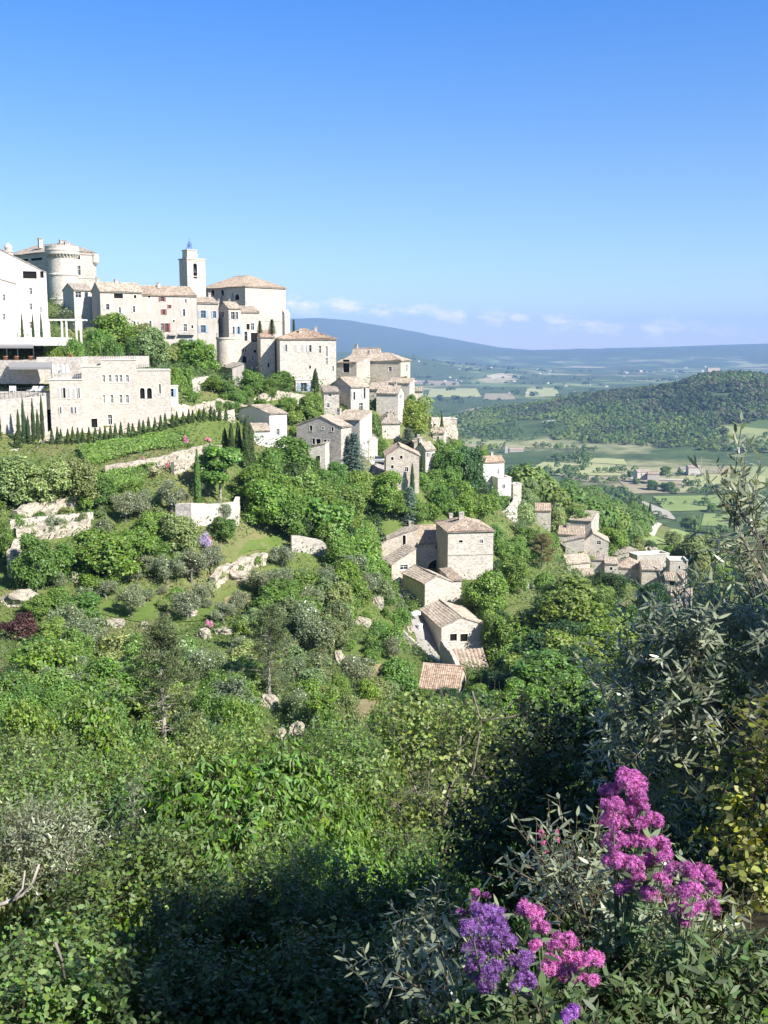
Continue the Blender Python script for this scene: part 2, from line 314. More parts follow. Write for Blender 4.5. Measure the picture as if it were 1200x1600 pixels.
H('row_house', 'cream house with open loggia and a ground floor arch beside the bastion', (376, 276), 405, 26, 487, 590, 9, 'gx', 1.5, 'stone_pale', 'roof_beige', group=VIL, sp=.35, chim=[(.6, .5, .7, 1.1)],
  wins=[('F', 385, 506, 390, 515, 'o'), ('F', 392, 505, 397, 516, 'w'), ('F', 378, 518, 386, 533, 'g'), ('F', 392, 520, 402, 534, 'o'), ('F', 379, 545, 381, 550, 'o'), ('F', 383, 545, 385, 550, 'o'), ('F', 379, 556, 385, 567, 'a'), ('F', 396, 546, 401, 551, 'a'), ('F', 394, 556, 397, 563, 'w')])
H('garden_house', 'little cream house with a sloping grey roof below the round bastion', (363, 244), 381, 15, 575, 606, 7, 'shed_l', 1.0, 'plaster_cream', 'roof_grey', back=342, group=VIL, sp=.35, wins=[('L', 344, 583, 347, 590, 'o')])
# church
H('church', 'tall pale church with tiled hip roof and buttressed flank next to the bell tower', (383, 300), 446, 45, 447, 540, 20, 'hip', 3.4, 'stone_pale', 'roof_pink', back=313, cat='church', sp=.5, wins=[('L', 367, 459, 374, 469, 'a'), ('L', 345, 452, 350, 462, 'a'), ('L', 330, 452, 335, 462, 'a')])
# middle of the village
H('stone_house', 'pale narrow house with pink roof joined to the big manor', (407, 268), 429, 12, 526, 590, 9, 'gx', 1.6, 'stone_cream', 'roof_red', group=VIL, sp=.35, wins=[('F', 419, 537, 423, 548, 'g'), ('F', 418, 567, 421, 574, 'o')])
H('manor_house', 'big cream manor with long pink tiled roof and a row of six windows', (437, 262), 525, 12, 529, 600, 12, 'hip', 2.4, 'stone_cream', 'roof_red', back=428, group=VIL, cat='house', sp=.35, chim=[(.4, .3, .8, 1.0), (.72, .6, .8, 1.0)],
  wins=[('F', 444, 538, 448, 549, 'g'), ('F', 461, 538, 465, 549, 'g'), ('F', 472, 538, 476, 549, 'g'), ('F', 483, 539, 490, 550, 'g'), ('F', 498, 540, 502, 552, 'w'), ('F', 509, 541, 512, 557, 'w'), ('F', 509, 559, 512, 570, 'w'), ('F', 448, 588, 460, 602, 'o'), ('F', 483, 571, 486, 576, 'o'), ('F', 519, 572, 522, 580, 'w')])
H('garden_house', 'low cream outbuilding with a glazed door at the foot of the manor', (462, 254), 488, 12, 594, 613, 3, 'flat', .4, 'stone_cream', group=VIL, wins=[('F', 470, 598, 479, 612, 'b')])
H('stone_house', 'cream house with a wide hipped roof on the village edge against the valley', (556, 287), 626, -18, 563, 612, 12, 'hip', 1.9, 'stone_warm', 'roof_beige', back=641, group=VIL, sp=.35,
  wins=[('F', 607, 573, 612, 580, 'w'), ('F', 566, 574, 570, 580, 'w'), ('R', 634, 570, 637, 581, 'w')], chim=[(.2, .4, .8, 1)])
H('stone_house', 'house with gabled pale end rising behind the hipped roof on the village edge', (548, 296), 590, -20, 557, 590, 9, 'gx', 2.2, 'stone_pale', 'roof_beige', back=599, group=VIL, sp=.35, chim=[(.1, .5, .8, 1.2)])
H('stone_house', 'shadowed stone house with dark doorway between the manor and the hipped house', (526, 280), 557, -25, 566, 600, 8, 'shed_f', 1.6, 'stone_grey', 'roof_beige', group=VIL, sp=.35, wins=[('F', 536, 562, 546, 582, 'o')])
H('stone_house', 'house with a bright narrow front and gabled grey side wall below the manor', (548, 240), 577, 42, 604, 658, 9, 'gx', 1.9, 'stone_pale', 'roof_beige', back=516, group=VIL, chim=[(.5, .9, .9, 1.6)],
  wins=[('F', 552, 612, 557, 625, 'g'), ('F', 568, 606, 573, 623, 'g'), ('F', 561, 629, 567, 642, 'w'), ('L', 524, 620, 528, 627, 'w')])
H('stone_house', 'small lean-to house with low grey roof against the bright fronted house', (506, 238), 530, 10, 613, 655, 5, 'shed_f', 1.2, 'stone_grey', 'roof_grey', group=VIL, wins=[('F', 513, 614, 518, 620, 'w'), ('F', 510, 630, 515, 637, 'w')])
H('stone_house', 'dark fronted house with short tiled roof between two bright house fronts', (577, 262), 602, -10, 608, 640, 7, 'gx', 1.5, 'stone_grey', 'roof_beige', group=VIL, sp=.35)
H('stone_house', 'cream house with low roof and chimney behind the pale green tree', (588, 252), 622, -12, 614, 645, 8, 'gx', 1.5, 'stone_cream', 'roof_beige', back=631, group=VIL, sp=.35, chim=[(.75, .5, .7, 1.1)], wins=[('R', 624, 617, 628, 624, 'w')])
H('stone_house', 'white fronted house with grey stone side and cypress hedge before it', (421, 206), 448, 42, 646, 700, 8, 'gx', 1.3, 'plaster_white', 'roof_beige', back=367, group=VIL, wins=[('F', 432, 670, 436, 680, 'g')])
H('lean_to', 'white lean-to with a small tiled roof on the grey side of the white house', (397, 202), 422, 20, 672, 700, 3, 'shed_f', 1.1, 'plaster_white', 'roof_beige', group=VIL)
H('stone_house', 'tall rubble stone house with broad gable full of small dark windows', (463, 214), 533, -24, 664, 736, 9, 'gy', 1.9, 'stone_grey', 'roof_beige', rp=.55, back=549, group=VIL,
  wins=[('F', 484, 665, 488, 673, 'o'), ('F', 503, 667, 506, 671, 'w'), ('F', 518, 667, 521, 674, 'o'), ('F', 488, 685, 492, 694, 'o'), ('F', 494, 686, 501, 697, 'o'), ('F', 506, 687, 510, 693, 'o'), ('F', 512, 687, 514, 692, 'o'), ('F', 509, 721, 513, 729, 'a'), ('F', 511, 705, 514, 711, 'o')])
H('stone_house', 'tall pale block with stepped roof behind the rubble gable house', (520, 222), 562, -24, 655, 700, 6, 'shed_f', 1.6, 'stone_cream', 'roof_beige', group=VIL, chim=[(.05, .4, .9, 1.9)])
H('garden_house', 'low stone outbuilding with sloping roof at the foot of the rubble gable house', (477, 206), 508, -10, 700, 740, 3.5, 'shed_l', 1.0, 'stone_cream', 'roof_beige', group=VIL, wins=[('F', 496, 712, 500, 722, 'o')])
H('stone_house', 'pale house with overhanging roof behind the blue spruce', (546, 224), 577, -14, 688, 730, 7, 'gx', 1.0, 'stone_cream', 'roof_beige', group=VIL, wins=[('F', 561, 696, 564, 703, 'w')])
H('stone_house', 'cream gabled house with pink roof edge and four small dark windows', (603, 212), 655, 2, 711, 768, 9, 'gy', 1.75, 'stone_warm', 'roof_pink', rp=.43, group=VIL,
  wins=[('F', 611, 714, 615, 719, 'o'), ('F', 625, 712, 629, 717, 'o'), ('F', 611, 727, 615, 732, 'o'), ('F', 632, 730, 638, 737, 'w')])
H('stone_house', 'tall thin house with grey side wall and bright windowed front on the slope edge', (665, 236), 680, 38, 702, 742, 7, 'gx', 1.4, 'stone_cream', 'roof_beige', back=650, group=VIL, wins=[('F', 667, 707, 669, 714, 'g'), ('F', 671, 707, 673, 714, 'g'), ('F', 675, 707, 678, 714, 'g')], chim=[(.2, .8, 1.0, 2.2)])
H('stone_house', 'little house with a hipped cap roof and twin chimneys among pale green trees', (597, 246), 625, 14, 660, 695, 6, 'hip', 2.0, 'stone_cream', 'roof_grey', group=VIL, sp=.35, chim=[(.7, .4, .8, 1.0), (.4, .2, .6, .8)])
H('stone_house', 'tall grey block attached to the thin house on the slope edge', (647, 240), 664, 4, 690, 735, 5, 'shed_l', .8, 'stone_grey', 'roof_beige', group=VIL, chim=[(.5, .5, .7, 1.0)])
H('stone_house', 'low cream house below the ridge cypress', (676, 268), 694, -8, 676, 698, 6, 'gx', 1.1, 'stone_cream', 'roof_beige', group=VIL, sp=.35, wins=[('F', 683, 682, 686, 688, 'o')])
H('stone_house', 'small pale house between the cap roofed house and the ridge', (628, 258), 648, 8, 664, 690, 6, 'gx', 1.2, 'stone_pale', 'roof_beige', group=VIL, sp=.35, wins=[('F', 635, 670, 638, 676, 'w')])
H('stone_house', 'pale house step with flat tiles under the hipped house', (604, 270), 640, -16, 598, 622, 5, 'shed_f', 1.0, 'stone_pale', 'roof_beige', group=VIL, sp=.35, wins=[('F', 616, 604, 619, 610, 'o')])
H('hamlet_house', 'narrow cream house wedged in front of the warm stone house of the hamlet', (905, 278), 930, 8, 898, 922, 5, 'gx', 1.1, 'stone_pale', 'roof_beige', group=LOW, sp=.45)
H('hamlet_house', 'pale house with brown roof between the pyramid roof and the grey low wing', (945, 288), 966, -6, 880, 902, 5, 'gx', 1.2, 'stone_pale', 'roof_beige', group=LOW, sp=.45, wins=[('F', 953, 886, 957, 891, 'o')])
H('ruined_house', 'broken pale stone house on the far edge of the village ridge', (679, 288), 714, 8, 655, 695, 6, 'flat', .3, 'stone_dry', group=VIL, wins=[('F', 700, 662, 704, 672, 'o'), ('F', 688, 668, 691, 674, 'o')])
H('ruined_house', 'tiny stone hut with grey roof above the pale green trees on the ridge', (640, 292), 661, 0, 611, 625, 5, 'gx', .9, 'stone_cream', 'roof_grey', group=VIL, sp=.5)
H('white_house', 'white house with red tiled roof on the shoulder above the long cream wall', (755, 286), 788, 20, 722, 772, 8, 'gx', 1.3, 'plaster_white', 'roof_red', back=745, group=VIL, sp=.4, wins=[('F', 777, 733, 780, 741, 'w')], chim=[(.55, .5, .8, 1.2)])
H('white_house', 'lower white annex with flat roof joined to the red roofed white house', (778, 282), 799, 12, 747, 778, 5, 'flat', .3, 'plaster_white', group=VIL, wins=[('F', 785, 757, 789, 763, 'w')])
H('stone_tower', 'stubby cream stone block with flat top beyond the white house', (802, 292), 815, 10, 757, 790, 4, 'flat', .3, 'stone_cream', group=VIL, cat='tower')
# the cluster with the square tower house
CL = 'houses clustered round the square tower house'
H('tower_house', 'square cream tower house with hipped tile roof, string course and two small windows', (700, 190), 771, 9, 830, 905, 9, 'hip', 1.5, 'stone_cream', 'roof_pink', back=681, group=CL, cat='house', chim=[(.42, .45, 1.1, 1.5), (.3, .85, .8, 1.6)],
  wins=[('F', 717, 844, 723, 848, 'o'), ('F', 749, 843, 755, 849, 'w')])
H('stone_house', 'old house with long lopsided grey roof and one arched window', (595, 198), 653, 10, 846, 890, 12, 'shed_l', 2.3, 'stone_warm', 'roof_grey', group=CL, chim=[(.45, .9, 1.0, 1.2), (.9, .35, .6, .9)], wins=[('F', 629, 836, 634, 852, 'a')])
H('stone_house', 'cream house with wide dark archway against the square tower house', (653, 199), 699, 10, 848, 900, 8, 'gx', 2.6, 'stone_cream', 'roof_pink', group=CL, wins=[('F', 680, 852, 684, 858, 'o'), ('F', 668, 874, 697, 899, 'a')], sink=2)
H('stone_house', 'warm stone house with a white framed double window and slanting grey roof', (612, 186), 650, 24, 881, 928, 6, 'shed_l', 2.4, 'stone_warm', 'roof_grey', back=596, group=CL, wins=[('F', 625, 882, 637, 891, 'w'), ('F', 622, 907, 627, 913, 'w')])
H('stone_house', 'blunt gabled stone house whose side wall lies in deep shade above the lane', (664, 175), 705, 22, 911, 950, 9, 'gy', 1.1, 'stone_cream', 'roof_beige', back=629, rp=.45, group=CL)
H('stone_house', 'narrow pale wing tucked behind the blunt gabled house', (704, 180), 721, 15, 906, 945, 6, 'shed_f', .8, 'stone_cream', 'roof_pink', group=CL)
H('porch', 'small tiled porch roof on stone posts over the lane', (624, 178), 663, 12, 934, 946, 3.2, 'porch', .5, 'stone_warm', 'roof_grey', group=CL, cat='porch', sink=2)
H('stone_house', 'gabled barn house with two square dark windows and long shaded side wall', (690, 160), 757, 14, 979, 1030, 11, 'gy', 1.3, 'stone_cream', 'roof_beige', back=657, rp=.46, group=CL,
  wins=[('F', 703, 990, 714, 1002, 'o'), ('F', 719, 990, 731, 1003, 'o')])
H('ruined_shed', 'ruined shed with a broken tile roof in front of the barn house', (716, 151), 762, 6, 1044, 1062, 4.5, 'shed_f', 1.5, 'stone_grey', 'roof_pink', group=CL, sp=.6)
H('stone_hut', 'hut with a lone pink tiled roof sunk in the trees below the lane', (655, 121), 716, -14, 1070, 1096, 6, 'gx', 1.8, 'stone_warm', 'roof_red', group=CL, over=.35, back=728)
# lower hamlet on the right
H('hamlet_house', 'little house with dark roof at the top of the lower hamlet', (840, 335), 863, 5, 779, 796, 6, 'gx', 1.2, 'stone_warm', 'roof_pink', group=LOW, sp=.5)
H('hamlet_house', 'bright plain block beside the topmost roof of the lower hamlet', (863, 334), 877, 8, 775, 796, 4, 'shed_l', .5, 'stone_pale', 'roof_beige', group=LOW, sp=.5)
H('hamlet_house', 'cream cottage with pink roof sitting on the rock above the lower hamlet', (836, 302), 861, -6, 797, 820, 6, 'gx', 1.5, 'stone_pale', 'roof_pink', group=LOW, sp=.5)
H('hamlet_house', 'house with broad brown roof and shaded yard wall in the lower hamlet', (889, 322), 924, -22, 812, 838, 8, 'gx', 1.8, 'stone_grey', 'roof_beige', back=940, group=LOW, sp=.45)
H('hamlet_house', 'roof with a red brick chimney in the middle of the lower hamlet', (872, 308), 912, -14, 834, 858, 7, 'gx', 1.8, 'stone_cream', 'roof_pink', group=LOW, sp=.45, chim=[(.35, .4, .9, 1.6)])
H('hamlet_house', 'pale gabled house with one white window in the lower hamlet', (913, 303), 951, -8, 845, 868, 8, 'gy', 2.2, 'stone_pale', 'roof_beige', group=LOW, sp=.45, rp=.35, wins=[('F', 932, 845, 939, 851, 'w')])
H('hamlet_house', 'cream house wall with grey ridge left of the white windowed gable', (884, 298), 913, -10, 846, 872, 6, 'shed_l', 1.2, 'stone_cream', 'roof_grey', group=LOW, sp=.45)
H('hamlet_house', 'warm stone house with single sloping brown roof and tall bare front', (886, 286), 922, 24, 880, 912, 8, 'gx', 1.9, 'stone_warm', 'roof_beige', back=875, group=LOW, sp=.4)
H('hamlet_house', 'grey low wing beside the warm stone house of the hamlet', (920, 290), 950, -6, 874, 898, 6, 'gx', 1.2, 'stone_grey', 'roof_grey', group=LOW, sp=.45)
H('hamlet_house', 'house with pinkish pyramid roof in the hamlet', (963, 292), 1003, -10, 886, 905, 8, 'hip', 2.0, 'stone_grey', 'roof_pink', group=LOW, sp=.45)
H('hamlet_house', 'tall warm house with one dark window beside the pyramid roof', (1003, 286), 1034, -6, 890, 925, 8, 'gx', 1.6, 'stone_warm', 'roof_beige', group=LOW, sp=.4, wins=[('F', 1022, 889, 1026, 895, 'o')])
H('hamlet_house', 'bright ruined house with a square stub tower at the end of the hamlet', (1047, 300), 1075, -4, 876, 912, 6, 'flat', .3, 'stone_pale', group=LOW, wins=[('F', 1060, 884, 1063, 889, 'o')])
H('hamlet_house', 'shaded roofless wall house behind the tall warm house', (996, 312), 1046, 16, 868, 895, 5, 'flat', .3, 'stone_grey', group=LOW)
H('hamlet_house', 'dark roofed barn half sunk in trees at the back of the hamlet', (965, 318), 997, 14, 868, 888, 6, 'shed_l', 1.4, 'stone_grey', 'roof_grey', group=LOW, sp=.45)
H('hamlet_house', 'long stepped cream house running downhill below the tall warm house', (1034, 280), 1068, -20, 905, 932, 6, 'gx', 1.3, 'stone_pale', 'roof_pink', group=LOW, sp=.45, wins=[('F', 1046, 908, 1054, 915, 'o')])
H('hamlet_house', 'lowest cream cottage of the hamlet behind the olive branches', (1048, 268), 1082, -14, 930, 955, 6, 'gx', 1.3, 'stone_cream', 'roof_pink', group=LOW, sp=.45)
H('hamlet_house', 'flat brown roof among the trees below the hamlet', (962, 262), 985, 0, 952, 962, 5, 'gx', .9, 'stone_warm', 'roof_red', group=LOW, sp=.45)
# hotel walls below the white building
HW = 'hotel garden wings'
H('hotel_wing', 'cream stone hotel wing with two rows of small windows', (157, 184), 213, 13, 563, 668, 9, 'flat', .5, 'stone_white', cat='hotel wing', group=HW, sink=2,
  wins=[('F', a, 586, a + 4, 597, 'w') for a in (160, 170, 180, 187, 197)] + [('F', a, 617, a + 4, 630, 'w') for a in (160, 173, 187, 197)] + [('F', 169, 648, 175, 664, 'w')])
H('hotel_wing', 'rounded corner block of the hotel with a tall terrace opening', (127, 180), 158, 15, 573, 670, 9, 'flat', .4, 'stone_white', cat='hotel wing', group=HW, sink=2, wins=[('F', 143, 654, 152, 668, 'o')])
H('hotel_wing', 'low hotel wing with two open arches and battered base', (213, 185.5), 266, 13, 579, 664, 8, 'flat', .4, 'stone_white', cat='hotel wing', group=HW, sink=2, wins=[('F', 219, 606, 226, 623, 'a'), ('F', 230, 606, 237, 623, 'a'), ('F', 249, 600, 251, 615, 'o')])
H('hotel_wing', 'hotel terrace wing with a line of narrow slit windows under white parasols', (77, 177), 128, 16, 594, 672, 9, 'flat', .5, 'stone_white', cat='hotel wing', group=HW, sink=2,
  wins=[('F', a, 606, a + 2.5, 622, 'g') for a in (91, 99, 107, 115, 123)] + [('F', a, 636, a + 3, 646, 'g') for a in (94, 110, 117)])
H('glass_porch', 'small white glazed porch at the end of the arched hotel wing', (265, 188), 278, 14, 604, 628, 3, 'flat', .2, 'plaster_white', cat='porch', wins=[('F', 267, 607, 275, 620, 'b')], sink=1.5)
# farms out on the plain
FM = 'farmhouses on the valley plain'
H('farmhouse', 'tan farmhouse among green fields behind a hedge line', (996, 1480), 1018, 10, 738, 747, 14, 'gx', 3, 'stone_warm', 'roof_beige', group=FM, sp=2.0, ctrl=False, wins=[('F', 1001, 740, 1003, 743, 'o'), ('F', 1008, 740, 1010, 743, 'o')])
H('farmhouse', 'low wing of the tan farmhouse with its red brown roof', (1012, 1470), 1030, -8, 741, 747, 12, 'gx', 2.5, 'stone_grey', 'roof_red', group=FM, sp=2.0, ctrl=False)
H('farmhouse', 'pale farm beside bare earth at the foot of the wooded hill', (1076, 1560), 1098, 0, 731, 739, 14, 'gx', 3, 'stone_pale', 'roof_pink', group=FM, sp=2.0, ctrl=False)
H('farmhouse', 'small pale barn next to the farm with bare earth', (1064, 1580), 1075, 6, 733, 738, 12, 'gx', 2, 'stone_pale', 'roof_beige', group=FM, sp=2.0, ctrl=False)
H('farmhouse', 'white walled farm with a square dovecote beyond the dark vineyard', (796, 1900), 818, 0, 703, 710, 14, 'gx', 3, 'plaster_cream', 'roof_pink', group=FM, sp=2.0, ctrl=False)
H('dovecote', 'square dovecote tower of the white walled farm', (789, 1890), 794, 0, 696, 711, 6, 'hip', 2, 'plaster_cream', 'roof_pink', group=FM, sp=2.0, ctrl=False, cat='tower')
H('farmhouse', 'long low white barn past the dovecote farm', (817, 1920), 833, -10, 706, 711, 10, 'gx', 2, 'plaster_white', 'roof_beige', group=FM, sp=2.0, ctrl=False)
H('hilltop_ruin', 'tiny stone ruin standing on the summit of the wooded hill', (1106, 2640), 1125, 0, 575, 586, 10, 'flat', .5, 'stone_grey', cat='ruin', ctrl=False, wins=[('F', 1114, 580, 1118, 584, 'o')])

# ------------------------------------------------------------------ terrain
CTRL = []
def cp(px, py, Y): CTRL.append(tuple(at(px, py, Y)))
for b in BUILD:
    if not b['ctrl']: continue
    a = b['yaw']; e = np.array([math.cos(a), math.sin(a), 0]); CTRL.append(tuple(b['o'])); CTRL.append(tuple(b['o'] + e * b['w']))
for q in [(255, 1185, 67), (0, 1150, 72), (450, 1180, 72), (700, 1190, 72), (900, 1160, 82), (1150, 1110, 100), (60, 1060, 95), (250, 1060, 100), (430, 1080, 95), (560, 1125, 95), (850, 1060, 125), (1000, 1010, 150),
          (30, 985, 120), (200, 985, 125), (340, 990, 128), (480, 1000, 130), (600, 1005, 137), (640, 1020, 142), (640, 962, 165), (60, 880, 138), (200, 905, 140), (330, 935, 143), (450, 905, 152), (540, 905, 158), (600, 935, 172),
          (850, 935, 200), (960, 940, 232), (60, 805, 150), (150, 835, 149), (310, 815, 154), (420, 855, 160), (500, 855, 166), (560, 860, 176), (0, 715, 166), (100, 775, 158), (220, 735, 166), (320, 725, 172),
          (60, 692, 176), (150, 680, 180), (270, 664, 186), (360, 656, 196), (360, 710, 186), (340, 788, 162), (440, 768, 185), (520, 752, 198), (600, 768, 205), (640, 785, 210), (700, 815, 212), (780, 860, 222), (790, 800, 262),
          (370, 606, 228), (440, 612, 248), (300, 585, 228), (240, 580, 226), (180, 575, 226), (620, 652, 250), (660, 665, 262), (700, 697, 280), (745, 775, 272), (0, 545, 200), (300, 640, 205), (480, 640, 228),
          (820, 825, 285), (860, 900, 275), (930, 925, 262), (1000, 1000, 215), (1120, 960, 260), (1150, 930, 300), (930, 850, 420), (1010, 868, 440), (1110, 905, 400), (1200, 910, 400), (860, 780, 620), (950, 800, 640), (900, 772, 700), (1000, 822, 760), (820, 790, 720),
          (1040, 855, 620), (1150, 880, 560), (720, 745, 420), (770, 790, 420), (670, 700, 420), (820, 805, 480), (760, 760, 560)]: cp(*q)
for q in [(0, 0, -1.75), (1.5, 1.5, -1.8), (-1.5, 1.2, -1.85), (0, 3, -2.2), (2.5, 3.4, -2.5), (4.5, 4.5, -3.2), (-3, 3, -3.0), (0, 6, -5.0), (4, 7, -5.4), (-5, 6, -5.2), (-4, 10, -8.0), (3, 10, -8.2), (9, 10, -7.5), (-8, 15, -10.8), (0, 15, -11.2), (8, 16, -11.4),
          (-14, 25, -16), (0, 25, -16.6), (14, 25, -16.5), (-25, 40, -20.5), (0, 40, -21.8), (6, 40, -22.2), (25, 40, -23), (-60, 60, -18), (60, 60, -28), (-110, 100, -18), (90, 100, -38), (-150, 180, -4), (-140, 250, 14), (-90, 330, 16), (-40, 350, 2), (0, 380, -30), (-12, 330, -9), (-24, 315, -3), (-45, 318, 7), (40, 420, -30),
          (130, 180, -58), (220, 260, -92), (300, 400, -130), (400, 600, -165), (0, 600, -110), (-200, 600, -80), (0, 900, -170), (500, 1000, -188), (100, 1000, -185), (300, 1300, -190), (-400, 900, -150), (-500, 400, 0), (0, 1500, -190), (600, 1500, -190), (-600, 1500, -190), (1000, 800, -190), (900, 200, -150)]:
    CTRL.append(q)
for a in range(-175, 180, 20):
    if abs(a) < 48: continue
    for r_, z_ in ((3, -1.6), (12, -1.2), (60, 2), (400, 10 if a < 0 else -40), (1500, -60)): CTRL.append((r_ * math.sin(R(a)), r_ * math.cos(R(a)), z_))
CTRL = np.array(CTRL); UVC = np.stack([np.log(np.hypot(CTRL[:, 0], CTRL[:, 1]) + 3), np.arctan2(CTRL[:, 0], CTRL[:, 1])], 1)
D = np.linalg.norm(UVC[:, None] - UVC[None], axis=2)
_n = len(CTRL); _A = np.zeros((_n + 1, _n + 1)); _A[:_n, :_n] = -D + np.eye(_n) * .004; _A[_n, :_n] = _A[:_n, _n] = 1
WC = np.linalg.solve(_A, np.append(CTRL[:, 2], 0))
def crest(azm, pts):
    xs = np.array([math.atan((p - 600) / F) for p, _ in pts]); ys = np.array([(540 - y) / F for _, y in pts]); return np.interp(azm, xs, ys)
HILL = [(-400, 690), (560, 700), (640, 680), (700, 655), (760, 642), (840, 632), (900, 621), (950, 614), (1010, 607), (1050, 601), (1085, 590), (1105, 586), (1160, 583), (1200, 585), (1330, 590), (1500, 610), (1800, 640), (2400, 690)]
RIDGE = [(-400, 545), (500, 548), (640, 555), (700, 568), (760, 574), (830, 581), (900, 592), (960, 600), (2400, 600)]
MOUNT = [(-1600, 520), (-600, 496), (200, 503), (330, 506), (440, 500), (500, 499.5), (545, 503), (600, 511), (650, 521), (690, 527), (740, 536), (780, 543), (830, 547), (870, 546), (930, 545), (1000, 543.5), (1060, 541), (1120, 539), (1200, 537), (1500, 530), (2400, 540)]
def height(x, y):
    x = np.asarray(x, float); y = np.asarray(y, float); sh = x.shape; x = x.ravel(); y = y.ravel(); r = np.hypot(x, y); a = np.arctan2(x, y)
    u = np.log(r + 3); z = np.zeros(len(x))
    for k in range(0, len(x), 20000):
        s = slice(k, k + 20000); dd = np.sqrt((u[s, None] - UVC[None, :, 0]) ** 2 + (a[s, None] - UVC[None, :, 1]) ** 2); z[s] = -dd @ WC[:_n] + WC[_n]
    z += fbm(x * .09, y * .09, 3, 4) * 1.5 * sstep(12, 80, r) * (1 - sstep(900, 1200, r))
    plain_ = -190 + fbm(x * .0012, y * .0012, 7, 4) * 14
    z = z + (plain_ - z) * sstep(1000, 1450, r)
    f = np.abs(a) < 1.3
    zc = crest(a, HILL) * 2700; zh = plain_ + np.maximum(zc - plain_, 0) * sstep(1750, 2700, r) * (1 - sstep(2750, 3700, r)) * (1 + 0)
    zh += fbm(x * .004, y * .004, 11, 4) * 26 * sstep(1800, 2200, r) * (1 - sstep(3300, 3700, r)) * np.clip((zc - plain_) / 60, 0, 1)
    z = np.where(f, np.maximum(z, np.where(r > 1500, zh, -1e9)), z)
    zr = crest(a, RIDGE) * 7200; z = np.where(f & (r > 4800), np.maximum(z, plain_ + (zr - plain_) * sstep(5400, 7200, r) * (1 - sstep(7300, 9500, r))), z)
    zm = crest(a, MOUNT) * 15500; m = plain_ + (zm - plain_) * sstep(8200, 15500, r) * (1 - .4 * sstep(15600, 24000, r)); m += (fbm(x * .0006, y * .0006, 5, 5) * 190) * sstep(8800, 12000, r) * (1 - sstep(13800, 15200, r))
    z = np.where(f & (r > 7800), np.maximum(z, m), z)
    return z.reshape(sh)
def ground_z(x, y): return float(height(np.array([x]), np.array([y]))[0])
_ts = np.exp(np.linspace(math.log(2.0), math.log(9000), 900))
def ground_at(px, py):
    """the point where the ray through a pixel meets the ground"""
    d = ray(px, py); p = d[None] * (_ts / d[1])[:, None]; g = p[:, 2] - height(p[:, 0], p[:, 1]); i = np.nonzero(g < 0)[0]
    if not len(i): return None
    i = max(i[0], 1); t = g[i - 1] / (g[i - 1] - g[i] + 1e-9); return p[i - 1] + (p[i] - p[i - 1]) * t
# one sheet of ground, finer towards where the photograph looks, reaching past the mountains
angs = np.concatenate([np.linspace(-180, -60, 41)[:-1], np.linspace(-60, -26, 70)[:-1], np.linspace(-26, 26, 330)[:-1], np.linspace(26, 60, 70)[:-1], np.linspace(60, 180, 41)])
rads = np.concatenate([[0.02], np.exp(np.linspace(math.log(.5), math.log(26000), 760))])
AA, RR = np.meshgrid(np.radians(angs), rads); GX, GY = RR * np.sin(AA), RR * np.cos(AA); GZ = height(GX, GY)
V = np.stack([GX, GY, GZ], -1).reshape(-1, 3); nr, nc = AA.shape
ii, jj = np.meshgrid(np.arange(nr - 1), np.arange(nc - 1), indexing='ij'); k = (ii * nc + jj).ravel()
Fq = np.stack([k, k + 1, k + nc + 1, k + nc], 1)[:, ::-1]
ter = link_mesh('terrain', np_mesh('terrain', V, Fq), 'hillside_ground', None, True)
tag(ter, 'green and stony hillside falling away to the wide valley and the blue mountains', 'terrain', kind='structure')

# ------------------------------------------------------------------ building builder
def clip_poly(P, C):
    """P clipped by the convex outline C (both lists of (u, z), C anticlockwise)"""
    out = list(P)
    for i in range(len(C)):
        (ax, ay), (bx, by) = C[i], C[(i + 1) % len(C)]; inp, out = out, []
        for j in range(len(inp)):
            p, q = inp[j], inp[(j + 1) % len(inp)]; sp_ = (bx - ax) * (p[1] - ay) - (by - ay) * (p[0] - ax); sq = (bx - ax) * (q[1] - ay) - (by - ay) * (q[0] - ax)
            if sp_ >= -1e-9: out.append(p)
            if sp_ * sq < -1e-12: t_ = sp_ / (sp_ - sq); out.append((p[0] + (q[0] - p[0]) * t_, p[1] + (q[1] - p[1]) * t_))
        if not out: break
    return out
FACES = {'F': lambda w, d: (np.array([0, 0, 0.]), np.array([1., 0, 0]), np.array([0, 1., 0])), 'R': lambda w, d: (np.array([w, 0, 0.]), np.array([0, 1., 0]), np.array([-1., 0, 0])),
         'B': lambda w, d: (np.array([w, d, 0.]), np.array([-1., 0, 0]), np.array([0, -1., 0])), 'L': lambda w, d: (np.array([0, d, 0.]), np.array([0, -1., 0]), np.array([1., 0, 0]))}
def face_uv(b, face, px, py):
    """where the ray through a pixel meets a wall of the building: (u along the wall, height above its base)"""
    O, U, N = FACES[face](b['w'], b['d']); c, s = math.cos(b['yaw']), math.sin(b['yaw']); rot = np.array([[c, -s, 0], [s, c, 0], [0, 0, 1]])
    o, u, n = b['o'] + rot @ O, rot @ U, rot @ N; d = ray(px, py); t = (o @ n) / (d @ n); p = d * t - o; return p @ u, p[2]
